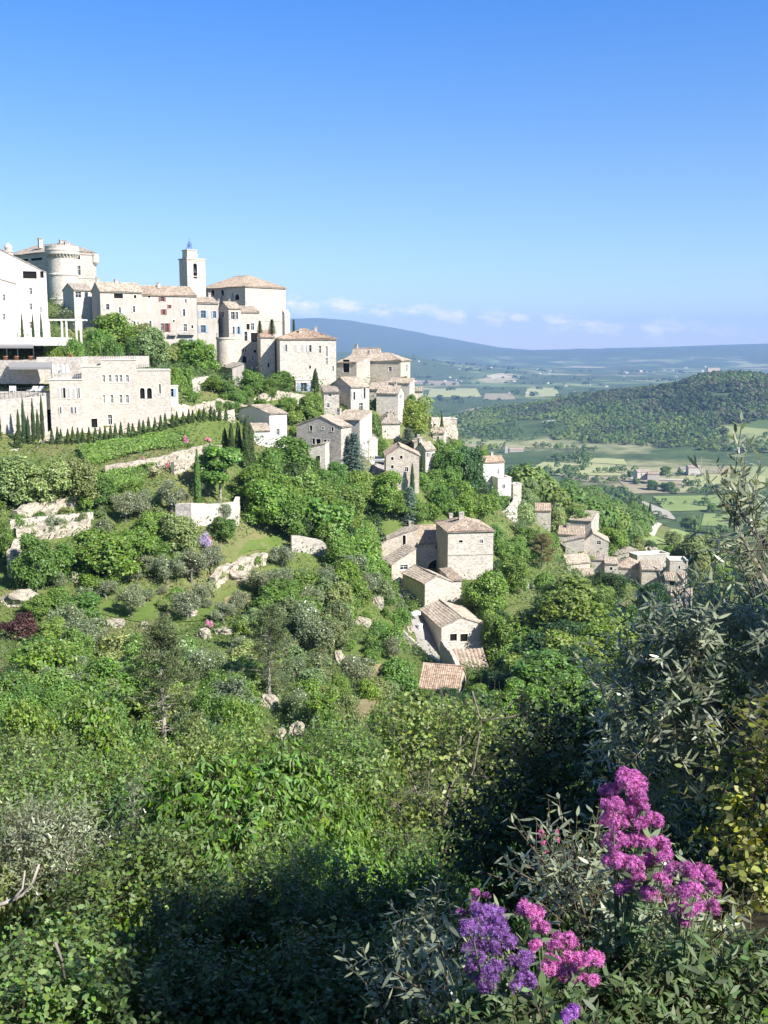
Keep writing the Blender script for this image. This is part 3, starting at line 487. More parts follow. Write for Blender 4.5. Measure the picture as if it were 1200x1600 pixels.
def wall_face(m, outline, holes, O, U, N, rec):
    us = sorted({u for u, _ in outline} | {h[0] for h in holes} | {h[2] for h in holes}); zs = sorted({z for _, z in outline} | {h[1] for h in holes} | {h[3] for h in holes})
    P = lambda u, z, y=0.0: O + U * u + np.array([0, 0, z]) + N * y
    for a, b_ in zip(us, us[1:]):
        for c, d in zip(zs, zs[1:]):
            if b_ - a < 1e-5 or d - c < 1e-5: continue
            mu, mz = (a + b_) / 2, (c + d) / 2
            if any(h[0] < mu < h[2] and h[1] < mz < h[3] for h in holes): continue
            q = clip_poly([(a, c), (b_, c), (b_, d), (a, d)], outline)
            if len(q) > 2: m.poly([P(u, z) for u, z in q])
    for h in holes:
        u0, z0, u1, z1 = h[:4]; arch = h[4] == 'a'
        pts = [(u0, z0), (u1, z0)]
        if arch:
            r = (u1 - u0) / 2; zc = max(z1 - r, z0 + .2 * (z1 - z0)); ry = z1 - zc
            arc = [((u0 + u1) / 2 + r * math.cos(t_), zc + ry * math.sin(t_)) for t_ in np.linspace(0, math.pi, 11)]
            pts += arc
            for i in range(10):
                (p, q) = (arc[i], arc[i + 1]); cu = u1 if i < 5 else u0
                m.poly([P(p[0], p[1]), P(cu, z1), P(q[0], q[1])])
        else: pts += [(u1, z1), (u0, z1)]
        for i in range(len(pts)):
            p, q = pts[i], pts[(i + 1) % len(pts)]; m.poly([P(*p), P(*p, rec), P(*q, rec), P(*q)])
def tile_plane(m, E0, E1, up, run, slope, sp, over, r, thick=.12, step=.42):
    """a roof slope of canal tiles: eave from E0 to E1, rising along the plan direction `up`; run(u) is its plan length at u"""
    E0, E1 = np.array(E0, float), np.array(E1, float); w = np.linalg.norm(E1 - E0); e = (E1 - E0) / w; nt = max(2, int(round(w / sp))); us = np.linspace(0, w, nt * 4 + 1)
    runs = np.array([run(u) for u in us]); rmax = max(runs.max(), .2); nr = max(2, int(round((rmax + over) / max(step, sp * 1.5)))); jit = r.random((nr + 1, nt + 1)) - .5
    js = np.repeat(np.arange(nr + 1), 2)[1:-1].astype(float); js[0] = 0
    rows = []
    sagf = r.random() * 6
    for q, j in enumerate(js):
        lower = q % 2 == 0; t_ = -over + (runs + over) * (j / nr); row = int(j) if lower else int(j) - 1
        z = slope * t_ + sp * .26 * np.abs(np.sin(np.pi * us / sp)) + (.045 if lower else 0.0) * (sp / .25) ** .5 + jit[min(row, nr), np.minimum((us / sp).astype(int), nt)] * .05 + .06 * np.sin(us * .5 + j * .6 + sagf)
        t2 = t_ + jit[min(row, nr), np.minimum((us / sp).astype(int), nt)] * .10 * (lower and q > 0)
        rows.append(E0 + e * us[:, None] + np.array([*up, 0]) * t2[:, None] + np.array([0, 0, 1]) * z[:, None])
    m.grid(np.array(rows))
    u_ = np.array([*up, 0]); low = lambda u, t_: E0 + e * u + u_ * t_ + np.array([0, 0, slope * t_ - thick])
    idx = range(0, len(us), 4)
    for i, j in zip(idx, list(idx)[1:]): m.poly([low(us[i], -over), low(us[i], runs[i]), low(us[j], runs[j]), low(us[j], -over)])
    top = lambda u, t_: low(u, t_) + np.array([0, 0, thick])
    m.poly([low(0, -over), low(w, -over), top(w, -over), top(0, -over)]); m.poly([low(0, -over), top(0, -over), top(0, runs[0]), low(0, runs[0])]); m.poly([low(w, -over), low(w, runs[-1]), top(w, runs[-1]), top(w, -over)])
SHUT = {'r': 'shutter_red', 'b': 'shutter_blue', 'g': 'shutter_grey'}
def put_window(root, b, face, u0, z0, u1, z1, kind, rec, r):
    O, U, N = FACES[face](b['w'], b['d']); P = lambda u, z, y: O + U * u + np.array([0, 0, z]) + N * y
    def slab(m, a, c, e, f, y0, y1):
        k = len(m.v); m.v += [tuple(P(u, z, y)) for y in (y0, y1) for u, z in ((a, c), (e, c), (e, f), (a, f))]
        m.f += [tuple(k + i for i in q) for q in ((0, 1, 2, 3), (7, 6, 5, 4), (0, 4, 5, 1), (1, 5, 6, 2), (2, 6, 7, 3), (3, 7, 4, 0))]
    door = (z1 - z0) > 1.9 and z0 < .6
    m = MB(); t_ = .10
    if kind == 'a':
        cu = (u0 + u1) / 2; r_ = (u1 - u0) / 2; zc = max(z1 - r_, z0 + .2 * (z1 - z0)); ry = z1 - zc; T = np.linspace(0, math.pi, 13); k_ = min(.16, r_ * .5)
        for y0 in (-.04,):
            A = [P(cu + r_ * math.cos(a), zc + ry * math.sin(a), y0) for a in T]; B_ = [P(cu + (r_ + k_) * math.cos(a), zc + (ry + k_) * math.sin(a), y0) for a in T]; A2 = [p + N * .08 for p in A]; B2 = [p + N * .05 for p in B_]
            m.grid(np.array([A2, A, B_, B2]))
        slab(m, u0 - k_, z0, u0, zc, -.04, .02); slab(m, u1, z0, u1 + k_, zc, -.04, .02)
        f = m.build('arch_window', 'pale_stone_trim', root)
        m2 = MB(); m2.poly([P(u0, z0, rec), P(u1, z0, rec)] + [P(cu + r_ * math.cos(a), zc + ry * math.sin(a), rec) for a in T]); m2.build('pane', 'void_dark', f); return
    fr = .13
    slab(m, u0 - fr, z0 - fr, u1 + fr, z0, -.06, .03); slab(m, u0 - fr, z1, u1 + fr, z1 + fr, -.035, .03); slab(m, u0 - fr, z0, u0, z1, -.035, .03); slab(m, u1, z0, u1 + fr, z1, -.035, .03)
    f = m.build('door' if door and kind != 'o' else 'window', 'pale_stone_trim', root)
    m2 = MB(); m2.poly([P(u0, z0, rec - .01), P(u1, z0, rec - .01), P(u1, z1, rec - .01), P(u0, z1, rec - .01)]); m2.build('pane', 'void_dark' if kind == 'o' else 'glass_dark', f)
    if kind in 'wmbrg' and (u1 - u0) > .35:
        m3 = MB(); y0, y1 = rec - .09, rec - .02; w_ = .055
        slab(m3, u0, z0, u0 + w_, z1, y0, y1); slab(m3, u1 - w_, z0, u1, z1, y0, y1); slab(m3, u0 + w_, z0, u1 - w_, z0 + w_, y0, y1); slab(m3, u0 + w_, z1 - w_, u1 - w_, z1, y0, y1)
        cu = (u0 + u1) / 2; slab(m3, cu - w_ / 2, z0 + w_, cu + w_ / 2, z1 - w_, y0, y1); zc = z0 + .62 * (z1 - z0)
        slab(m3, u0 + w_, zc - w_ / 2, cu - w_ / 2, zc + w_ / 2, y0, y1); slab(m3, cu + w_ / 2, zc - w_ / 2, u1 - w_, zc + w_ / 2, y0, y1)
        m3.build('sash', 'white_paint' if kind == 'w' else ('pale_stone_trim' if kind == 'm' else SHUT[kind]), f)
    if kind in 'rbg':
        hw = (u1 - u0) / 2
        for side in (-1, 1):
            m4 = MB(); a = u0 - hw - .02 if side < 0 else u1 + .02
            if r.random() < (.55 if kind == 'g' else .2): a = u0 if side < 0 else u0 + hw
            slab(m4, a, z0 + .02, a + hw - .01, z1, -.10, -.065)
            n_ = 7
            for i in range(n_): zz = z0 + .08 + (z1 - z0 - .16) * i / n_; slab(m4, a + .05, zz, a + hw - .06, zz + (z1 - z0) / n_ * .55, -.115, -.10)
            m4.build('shutter', SHUT[kind], f)
def make_house(b, seed):
    r = np.random.default_rng(seed); w, d, h, rise, roof = b['w'], b['d'], b['h'], b['rise'], b['roof']
    root = empty(b['name'], b['o'], b['yaw']); tag(root, b['label'], b['cat'], b['group']); s = -b['sink']
    sq = {'F': [(0, s), (w, s), (w, h), (0, h)], 'B': [(0, s), (w, s), (w, h), (0, h)], 'L': [(0, s), (d, s), (d, h), (0, h)], 'R': [(0, s), (d, s), (d, h), (0, h)]}
    rp = b['rp']
    if roof == 'gx':
        for q in 'LR': sq[q] = [(0, s), (d, s), (d, h), (d / 2, h + rise), (0, h)]
    if roof == 'gy': sq['F'] = [(0, s), (w, s), (w, h), (w * rp, h + rise), (0, h)]; sq['B'] = [(0, s), (w, s), (w, h), (w * (1 - rp), h + rise), (0, h)]
    if roof == 'shed_l': sq['F'] = [(0, s), (w, s), (w, h + rise), (0, h)]; sq['B'] = [(0, s), (w, s), (w, h), (0, h + rise)]; sq['R'] = [(0, s), (d, s), (d, h + rise), (0, h + rise)]
    if roof == 'shed_f': sq['B'] = [(0, s), (w, s), (w, h + rise), (0, h + rise)]; sq['R'] = [(0, s), (d, s), (d, h + rise), (0, h)]; sq['L'] = [(0, s), (d, s), (d, h), (0, h + rise)]
    rec = .24; holes = {k: [] for k in 'FRBL'}
    for (fc, x0, y0, x1, y1, kind) in b['wins']:
        (ua, za), (ub, zb) = face_uv(b, fc, x0, y1), face_uv(b, fc, x1, y0); u0, u1 = sorted((ua, ub)); z0, z1 = sorted((za, zb)); L_ = w if fc in 'FB' else d
        u0, u1 = max(u0, .15), min(u1, L_ - .15)
        if u1 - u0 < .15: continue
        holes[fc].append((u0, z0, u1, z1, kind))
    m = MB()
    if roof == 'porch':
        for px_ in (.1, w - .5):
            m.box((px_, .1, s), (px_ + .4, .5, h))
        m.box((0, d - .3, s), (w, d, h + rise))
    else:
        for fc in 'FRBL': wall_face(m, sq[fc], holes[fc], *FACES[fc](w, d), rec)
        if roof == 'flat':
            m.poly([(0, 0, h - .5), (w, 0, h - .5), (w, d, h - .5), (0, d, h - .5)])
        m.poly([(0, 0, s), (0, d, s), (w, d, s), (w, 0, s)])
    m.build('wall', b['wall'], root)
    for fc in 'FRBL':
        for hh in holes[fc]: put_window(root, b, fc, *hh, rec, r)
    sp, ov = b['sp'], b['over']; m = MB(); go = .12
    if roof == 'gx':
        sl = rise / (d / 2); tile_plane(m, (-go, 0, h), (w + go, 0, h), (0, 1), lambda u: d / 2, sl, sp, ov, r); tile_plane(m, (w + go, d, h), (-go, d, h), (0, -1), lambda u: d / 2, sl, sp * 2, ov, r)
        m.tube([(x, d / 2, h + rise + .03) for x in np.linspace(-go, w + go, max(3, int(w / .6)))], .13 * (sp / .25) ** .5, 6)
    elif roof == 'gy':
        a, c = w * rp, w * (1 - rp); tile_plane(m, (0, d, h), (0, -go, h), (1, 0), lambda u: a, rise / a, sp, ov, r); tile_plane(m, (w, -go, h), (w, d, h), (-1, 0), lambda u: c, rise / c, sp, ov, r)
        m.tube([(a, y, h + rise + .03) for y in np.linspace(-go, d, max(3, int(d / .6)))], .13, 6)
    elif roof == 'hip':
        q = min(w, d) / 2; sl = rise / q
        for E0, E1, up, L_ in (((0, 0, h), (w, 0, h), (0, 1), w), ((w, 0, h), (w, d, h), (-1, 0), d), ((w, d, h), (0, d, h), (0, -1), w), ((0, d, h), (0, 0, h), (1, 0), d)):
            e = (np.array(E1) - np.array(E0)) / L_; E0_, E1_ = np.array(E0) - e * ov, np.array(E1) + e * ov
            tile_plane(m, E0_ + np.array([0, 0, 0]), E1_, up, (lambda L_: (lambda u: max(min(u - ov, L_ + ov - u - .0, q) if 1 else 0, -ov)))(L_), sl, sp, ov, r)
        if w >= d: rid = [(q, d / 2, h + rise), (w - q, d / 2, h + rise)]
        else: rid = [(w / 2, q, h + rise), (w / 2, d - q, h + rise)]
        if abs(w - d) > .3: m.tube([tuple(np.array(rid[0]) * (1 - t_) + np.array(rid[1]) * t_ + np.array([0, 0, .03])) for t_ in np.linspace(0, 1, 8)], .14, 6)
        for cx, cy_ in ((0, 0), (w, 0), (w, d), (0, d)):
            e = min(rid, key=lambda p: (p[0] - cx) ** 2 + (p[1] - cy_) ** 2); ox = -ov if cx == 0 else ov; oy = -ov if cy_ == 0 else ov
            A = np.array([cx + ox, cy_ + oy, h - sl * ov + .06]); m.tube([tuple(A + (np.array(e) + np.array([0, 0, .03]) - A) * t_) for t_ in np.linspace(0, 1, 10)], .11, 6)
    elif roof == 'shed_l': tile_plane(m, (0, d, h), (0, -go, h), (1, 0), lambda u: w + .1, rise / w, sp, ov, r)
    elif roof in ('shed_f', 'porch'): tile_plane(m, (-go, 0, h), (w + go, 0, h), (0, 1), lambda u: d + .05, rise / d, sp, ov, r)
    if roof == 'flat':
        e = .12                                       # a parapet: coping slabs along the four walls, inner faces to the terrace
        m.box((-e, -e, h), (w + e, .38, h + .14)); m.box((-e, d - .38, h), (w + e, d + e, h + .14)); m.box((-e, .38, h), (.38, d - .38, h + .14)); m.box((w - .38, .38, h), (w + e, d - .38, h + .14))
        m.box((.3, .3, h - .5), (.36, d - .3, h)); m.box((w - .36, .3, h - .5), (w - .3, d - .3, h)); m.box((.36, .3, h - .5), (w - .36, .36, h)); m.box((.36, d - .36, h - .5), (w - .36, d - .3, h))
        rf = m.build('coping', b['coping'] or 'pale_stone_trim', root)
    else: rf = m.build('roof', b['tile'], root)
    if roof in ('gx', 'hip', 'shed_f') and b['Y'] < 400:   # the row of corbel tiles under the eaves
        m = MB(); m.box((.004, -.09, h - .26), (w - .004, -.003, h - .14)); m.box((.002, -.15, h - .137), (w - .002, -.003, h - .03)); m.build('cornice', b['tile'], root)
    for (fx, fy, cw, ch) in b['chim']:
        cw, ch = cw * .8, ch * .6; x, y = fx * w, fy * d; zz = h + (rise * (1 - abs(y / d - .5) * 2) if roof in ('gx', 'hip') else rise * (1 - abs(x / w - rp) / max(rp, 1 - rp)) if roof == 'gy' else rise * fx if roof == 'shed_l' else rise * fy)
        m = MB(); m.box((x - cw / 2, y - .3, zz - 1.2), (x + cw / 2, y + .3, zz + ch)); m.box((x - cw / 2 - .08, y - .38, zz + ch), (x + cw / 2 + .08, y + .38, zz + ch + .1))
        for q in (-1, 0, 1): m.box((x + q * (cw / 2 - .09) - .08, y - .28, zz + ch + .1), (x + q * (cw / 2 - .09) + .08, y + .28, zz + ch + .32))
        m.box((x - cw / 2 - .06, y - .36, zz + ch + .32), (x + cw / 2 + .06, y + .36, zz + ch + .40)); m.build('chimney', 'stone_pale', rf)
    b['root'] = root
    return root
for i_, b in enumerate(BUILD): make_house(b, i_)


# ------------------------------------------------------------------ castle, church and bell tower: the parts no plain house has
def by_label(s): return next(b for b in BUILD if s in b['label'])
def local(b, px, py, Y):
    p = at(px, py, Y) - b['o']; c, s = math.cos(b['yaw']), math.sin(b['yaw']); return np.array([p[0] * c + p[1] * s, -p[0] * s + p[1] * c, p[2]])
b = by_label('grey castle'); root = b['root']; zt = lambda y, Y=288: at(97, y, Y)[2] - b['o'][2]
m = MB(); c_ = (.2, .3); r0 = 3.75
m.lathe([(r0 + .25, -4), (r0 + .2, zt(470)), (r0 + .32, zt(469)), (r0 + .32, zt(467)), (r0 + .05, zt(466)), (r0, zt(431)), (r0 + .16, zt(430)), (r0 + .16, zt(428)), (r0, zt(427)), (r0, zt(399)), (r0 + .62, zt(397)), (r0 + .62, zt(392)), (r0 + .72, zt(391.5)), (r0 + .72, zt(390)), (r0 + .6, zt(389.5)), (r0 + .6, zt(384)), (r0 + .2, zt(384)), (r0 + .2, zt(388)), (.1, zt(387))], 40, c_)
tw = m.build('round_tower', 'stone_cream', root)
m = MB()
for k in range(30):
    a = 2 * math.pi * k / 30; ca, sa = math.cos(a), math.sin(a); q = lambda r_, t_, z: (c_[0] + r_ * ca - t_ * sa, c_[1] + r_ * sa + t_ * ca, z)
    for t0, t1 in ((-.2, .2),):
        prof = [(r0 - .05, zt(404)), (r0 + .25, zt(401.5)), (r0 + .6, zt(397.2)), (r0 - .05, zt(397.2))]; P0 = [q(r_, t0, z) for r_, z in prof]; P1 = [q(r_, t1, z) for r_, z in prof]; m.poly(P0[::-1]); m.poly(P1)
        for i in range(4): m.poly([P0[i], P0[(i + 1) % 4], P1[(i + 1) % 4], P1[i]])
m.build('corbel', 'stone_pale', tw)
m = MB(); w = b['w']; m.lathe([(.05, zt(413)), (.5, zt(410)), (.95, zt(406)), (1.0, zt(405)), (1.0, zt(394)), (1.1, zt(393.6)), (1.1, zt(392.5)), (.05, zt(391))], 20, (w - .1, .1)); m.build('corner_turret', 'stone_cream', root)
m = MB(); m.box((4.2, -.12, zt(432)), (w, -.003, zt(430))); m.box((4.2, -.2, zt(394)), (w + .2, -.003, zt(391.6))); m.build('string_course', 'stone_pale', root)
b = by_label('white hotel building'); lp = local(b, 13.5, 398, 224); zz = lambda y: local(b, 13.5, y, 224)[2]
m = MB(); m.lathe([(.85, zz(412)), (.85, zz(394.5)), (1.0, zz(394)), (1.0, zz(392.5)), (.7, zz(392)), (.72, zz(388)), (.82, zz(387.5)), (.8, zz(386.5)), (.66, zz(384)), (.4, zz(381.6)), (.12, zz(380.4)), (.08, zz(378.5)), (.001, zz(378.4))], 24, (lp[0], lp[1])); m.build('roof_lantern', 'stone_white', b['root'])
# flat white slab of the terrace and its wall, in front of the hotel
b = by_label('tall pale church'); root = b['root']
for i, (u, e) in enumerate(((5.6, 3.0), (10.6, 3.2), (15.0, 2.6))):       # stepped buttresses with sloping tops
    m = MB(); h = b['h']; prof = [(0, -2), (-e, -2), (-e, h - 8.0), (-.05, h - 1.5), (0, h - 1.5)]; A = [(x - .004, u, z) for x, z in prof]; B_ = [(x - .004, u + .9, z) for x, z in prof]
    m.poly(A); m.poly(B_[::-1])
    for k in range(5): m.poly([A[k], B_[k], B_[(k + 1) % 5], A[(k + 1) % 5]])
    m.build('buttress', 'stone_pale', root)
m = MB(); w = b['w']; h = b['h']; m.box((w - 1.2, -.9, -2), (w + .8, -.004, h * .55)); m.poly([(w - 1.2, -.9, h * .55 + .004), (w + .8, -.9, h * .55 + .004), (w + .8, -.01, h * .55 + 1.2), (w - 1.2, -.01, h * .55 + 1.2)]); m.box((0.01, -.1, h * .42), (w - 1.21, -.003, h * .44)); m.build('buttress', 'stone_pale', root)
p = at(292, 405, 300); p0 = at(292, 480, 300); bt = empty('bell_tower', (p[0], p[1], p0[2]), R(38)); tag(bt, 'square stone bell tower crowned by a blue wrought iron bell cage', 'bell tower')
hT = p[2] - p0[2]; wF = 5.6; bb = dict(o=np.array([p[0], p[1], p0[2]]), w=wF, d=4.6, yaw=R(38)); kz = 300 / F
hole = [face_uv(bb, 'F', 302.5, 435), face_uv(bb, 'F', 307.8, 411.5)]; hl = (hole[0][0], hole[0][1], hole[1][0], hole[1][1], 'a'); out = lambda L_: [(0, -3), (L_, -3), (L_, hT), (0, hT)]
m = MB()
for fc in 'FRBL': wall_face(m, out(wF if fc in 'FB' else 4.6), [hl] if fc == 'F' else [], *FACES[fc](wF, 4.6), .7)
m.poly([(0, 0, hT - .01), (wF, 0, hT - .01), (wF, 4.6, hT - .01), (0, 4.6, hT - .01)]); wall_ = m.build('shaft', 'stone_cream', bt)
m = MB(); u0, z0, u1, z1, _ = hl; m.box((u0, .68, z0), (u1, .72, z1 - .01)); m.build('belfry_opening', 'void_dark', bt)
m = MB(); cu = (u0 + u1) / 2; m.lathe([(.02, z0 + 2.5), (.22, z0 + 2.45), (.28, z0 + 2.0), (.4, z0 + 1.6), (.42, z0 + 1.55)], 16, (cu, .42)); m.tube([(u0, .42, z0 + 2.55), (u1, .42, z0 + 2.55)], .06); m.build('bell', 'iron_dark', bt)
m = MB(); m.box((-.22, -.22, hT), (wF + .22, 4.82, hT + .35)); m.box((-.1, -.1, hT - .4), (wF + .1, -.003, hT - .004)); m.box((-.1, -.1, hT - 4.6), (wF + .1, -.003, hT - 4.35)); m.build('cornice', 'stone_pale', bt)
hB = 12 * kz; m = MB(); m.box((.7, 1.0, hT + .353), (3.6, 3.9, hT + .35 + hB)); m.box((.55, .85, hT + .353 + hB), (3.75, 4.05, hT + .6 + hB)); m.box((3.7, 1.3, hT + .353), (4.1, 3.6, hT + .3 + hB * .6)); m.build('clock_block', 'stone_cream', bt)
zc = hT + .6 + hB; m = MB(); cx, cy_ = 2.15, 2.45; hc = 2.7
for k in range(8):
    a = math.pi * k / 4; m.tube([(cx + math.cos(a) * rr, cy_ + math.sin(a) * rr, zc + z) for rr, z in ((.75, 0), (.72, .9), (.6, 1.5), (.32, 1.95), (.06, 2.3))], .045, 5)
for z, rr in ((.1, .75), (.9, .72), (1.5, .6)): m.tube([(cx + math.cos(a) * rr, cy_ + math.sin(a) * rr, zc + z) for a in np.linspace(0, 2 * math.pi, 25)], .04, 5)
m.tube([(cx, cy_, zc + 2.2), (cx, cy_, zc + 3.4)], .05, 5); m.tube([(cx - .3, cy_, zc + 3.0), (cx + .3, cy_, zc + 3.0)], .04, 5); cage = m.build('bell_cage', 'iron_blue', bt)
m = MB(); m.lathe([(.02, zc + 1.5), (.2, zc + 1.45), (.25, zc + 1.0), (.38, zc + .65)], 14, (cx, cy_)); m.build('bell', 'iron_blue', cage)
# square string course of the tower house
b = by_label('square cream tower house'); z = face_uv(b, 'F', 735, 866)[1]; m = MB(); m.box((-.03, -.09, z - .12), (b['w'] + .03, -.003, z + .12)); m.build('string_course', 'stone_pale', b['root'])
# round bastion under the row houses
p = at(350, 527, 262); p1 = at(350, 585, 262); bs = empty('bastion', (p[0], p[1] + 2.2, p1[2])); tag(bs, 'round stone bastion with a railed terrace under the cream row houses', 'bastion')
hb = p[2] - p1[2]; m = MB(); m.lathe([(2.35, -3), (2.15, hb - .5), (2.3, hb - .45), (2.3, hb), (.01, hb)], 28); m.build('wall', 'stone_warm', bs)
m = MB()
for k in range(22): a = math.pi * (1 + k / 21 * 1.0); m.tube([(2.2 * math.cos(a), 2.2 * math.sin(a), hb), (2.2 * math.cos(a), 2.2 * math.sin(a), hb + .95)], .025, 4)
m.tube([(2.2 * math.cos(a), 2.2 * math.sin(a), hb + .95) for a in np.linspace(math.pi, 2 * math.pi, 22)], .035, 4); m.build('railing', 'iron_dark', bs)
# balconies on the red shuttered house
b = by_label('red shuttered windows'); g_ = 0
for x0, x1, yy in ((262, 275, 523), (278, 303, 522)):
    (ua, z), (ub, _) = face_uv(b, 'F', x0, yy), face_uv(b, 'F', x1, yy); m = MB(); m.box((ua, -1.0, z - .15), (ub, -.003, z)); bal = m.build('balcony', 'concrete', b['root']); m = MB()
    for u in np.linspace(ua + .03, ub - .03, int((ub - ua) / .14)): m.tube([(u, -.95, z), (u, -.95, z + .95)], .015, 4)
    m.tube([(ua, -.95, z + .95), (ub, -.95, z + .95)], .025, 4); m.build('railing', 'iron_dark', bal)

# ------------------------------------------------------------------ walls, terraces and rocks
def wall_run(name, label, pts, thick=.6, mat='stone_dry', group=None, cat='wall', rough=.12, batter=0.0, cop=None, sink=1.2, seed=0):
    """pts: (px, py of the top, distance, height in metres)"""
    r = np.random.default_rng(seed + len(label)); P = np.array([at(a, b_, c_) for a, b_, c_, _ in pts])
    if name in ('terrace_wall', 'lane_wall'):        # these stand where the ground is seen at their foot
        for i, (a, b_, c_, h_) in enumerate(pts):
            g = ground_at(a, b_ + h_ * F / c_)
            if g is not None and abs(g[1] - c_) < 40: P[i] = g + np.array([0, 0, h_])
    hs = np.array([q[3] for q in pts]); L = np.append(0, np.cumsum(np.linalg.norm(np.diff(P[:, :2], axis=0), axis=1)))
    n = max(3, int(L[-1] / .7)); s = np.linspace(0, L[-1], n); T = np.stack([np.interp(s, L, P[:, k]) for k in range(3)], 1); hh = np.interp(s, L, hs); d = np.gradient(T[:, :2], axis=0); d /= np.linalg.norm(d, axis=1)[:, None] + 1e-9; nn = np.stack([d[:, 1], -d[:, 0]], 1)
    zz = r.normal(0, rough * .8, n); o = T[0].copy(); k = max(3, int(hh.max() / .5) + 2); rows = []
    for j in range(k + 1): f = j / k; off = thick / 2 + batter * (1 - f) * hh + r.normal(0, rough * .5, n); rows.append(np.column_stack([T[:, :2] + nn * off[:, None], T[:, 2] + zz * f - (1 - f) * (hh + sink)]))
    rows.append(np.column_stack([T[:, :2] - nn * (thick / 2), T[:, 2] + zz])); rows.append(np.column_stack([T[:, :2] - nn * (thick / 2), T[:, 2] - hh - sink]))
    G = np.array(rows) - o; m = MB(); m.grid(G); m.poly([G[i, 0] for i in range(len(G))][::-1]); m.poly([G[i, -1] for i in range(len(G))])
    ob = m.build(name, mat, None, loc=o); tag(ob, label, cat, group); return ob
def rock(name, label, px, py, Y, wpx, hpx, seed, group=None, deep=.7, cat='rock'):
    """a rough outcrop whose visible middle stands at that pixel"""
    c = at(px, py, Y); k = Y / F; sx, sz = wpx * k * .42, hpx * k * .42; r = np.random.default_rng(seed); n, mm = 30, 18; th, ph = np.meshgrid(np.linspace(0, 2 * math.pi, n + 1), np.linspace(0, math.pi, mm + 1)); d = np.stack([np.sin(ph) * np.cos(th), np.sin(ph) * np.sin(th), np.cos(ph)], -1)
    s = r.random() * 90; q = d * 2.2 + s; w_ = 1 + .55 * fbm(q[..., 0] + q[..., 2] * .7, q[..., 1] - q[..., 2] * .9, seed, 4) * 1.6; w_[:, -1] = w_[:, 0]; w_ += .12 * np.round(fbm(q[..., 2] * 2.2, q[..., 0] * .3, seed + 9, 2) * 5) / 2.5
    w_[:, -1] = w_[:, 0]; e = np.sign(d) * np.abs(d) ** .8; P = e * w_[..., None] * np.array([sx, max(sx * deep, 1.0), sz]); m = MB(); m.grid(P); ob = m.build(name, 'rock', None, loc=c); tag(ob, label, cat, group); return ob
TW = 'dry stone terrace walls of the left slope'
wall_run('retaining_wall', 'tall smooth cream retaining wall with iron railing and slim cypresses against it', [(-70, 628, 174, 9), (0, 625, 175, 9), (72, 618, 177, 8)], .8, 'stone_cream', rough=.03, sink=2)
wall_run('retaining_wall', 'stone apron wall below the slim cypresses on the far side of the terrace', [(-60, 706, 168, 4), (0, 706, 169, 4), (30, 700, 170, 3)], .8, 'stone_cream', rough=.06)
wall_run('garden_wall', 'long cream wall behind the row of clipped cypresses at the hotel foot', [(60, 676, 180, 3), (130, 672, 181, 3), (215, 664, 184, 3), (268, 655, 189, 2.0), (300, 648, 198, 1.4), (365, 641, 206, 1.2)], .6, 'stone_warm', rough=.12)
wall_run('terrace_wall', 'pale dry stone wall under the bright ivy bank', [(165, 727, 168, 1.3), (200, 723, 170, 1.5), (250, 714, 172, 1.7), (290, 703, 175, 1.6), (330, 692, 178, 1.4)], .7, 'stone_dry', group=TW)
wall_run('terrace_wall', 'sunny garden wall near the pink shrubs above the lone cypress', [(270, 722, 171, 2), (315, 705, 174, 2.2), (345, 694, 178, 2)], .7, 'stone_dry', group=TW)
wall_run('terrace_wall', 'rubble bank of pale stone with a flat top under the lower left thicket', [(24, 798, 150, 1.4), (45, 788, 152, 1.9), (80, 780, 154, 1.9), (118, 776, 156, 1.6)], 1.2, 'stone_dry', group=TW, rough=.22)
wall_run('terrace_wall', 'grey coping wall running along a narrow path between two rubble banks', [(15, 812, 147, 1.2), (75, 806, 149, 1.2), (145, 800, 152, 1.0)], .5, 'stone_pale', group=TW, rough=.04)
wall_run('terrace_wall', 'lower rubble bank under the grey coping wall', [(24, 828, 145, 1.4), (80, 820, 147, 1.7), (140, 812, 150, 1.5)], 1.0, 'stone_dry', group=TW, rough=.22)
wall_run('terrace_wall', 'straight garden terrace wall carrying the tree with the tall bare trunk', [(276, 788, 162, 2.6), (300, 787, 160.5, 3.2), (345, 787, 160, 3.4), (369, 783, 161, 3.4), (372, 776, 166, 3)], .7, 'stone_cream', group=TW, rough=.07)
wall_run('terrace_wall', 'crumbling pale wall curving beside a strip of bright lawn', [(332, 902, 143, 1.4), (352, 884, 147, 1.6), (385, 870, 152, 1.6), (414, 864, 156, 1.2)], 1.0, 'stone_dry', group=TW, rough=.3)
wall_run('terrace_wall', 'grey garden wall with pale coping deep in the central trees', [(455, 836, 168, 2.5), (500, 842, 166, 2.6), (512, 852, 164, 2)], .5, 'stone_grey', group=TW, rough=.05)
wall_run('terrace_wall', 'broken pale wall on the steep ground left of the big olive clump', [(18, 862, 141, 3.6), (30, 846, 142, 3.4)], .9, 'stone_dry', group=TW, rough=.25)
wall_run('retaining_wall', 'high cream retaining wall bending round below the red roofed white house', [(768, 806, 264, 7), (778, 801, 258, 9), (792, 796, 258, 10), (803, 784, 264, 10), (806, 775, 280, 10)], .9, 'stone_white', rough=.06, batter=.04, sink=3)
wall_run('retaining_wall', 'low buttressed wall among trees right of the square tower house', [(770, 905, 192, 2.5), (800, 908, 196, 2.5), (830, 912, 205, 2.5)], .6, 'stone_cream', rough=.06)
wall_run('terrace_wall', 'garden wall beside the pale path above the white lean-to house', [(268, 636, 206, 1.3), (300, 636, 212, 1.2), (345, 624, 222, 1.2), (400, 636, 224, 1.2)], .5, 'stone_dry', rough=.15)
wall_run('terrace_wall', 'garden wall with broken end at the foot of the clipped hedge', [(293, 604, 214, 2.4), (308, 590, 218, 2.6), (335, 588, 224, 2.4)], .6, 'stone_pale', rough=.08)
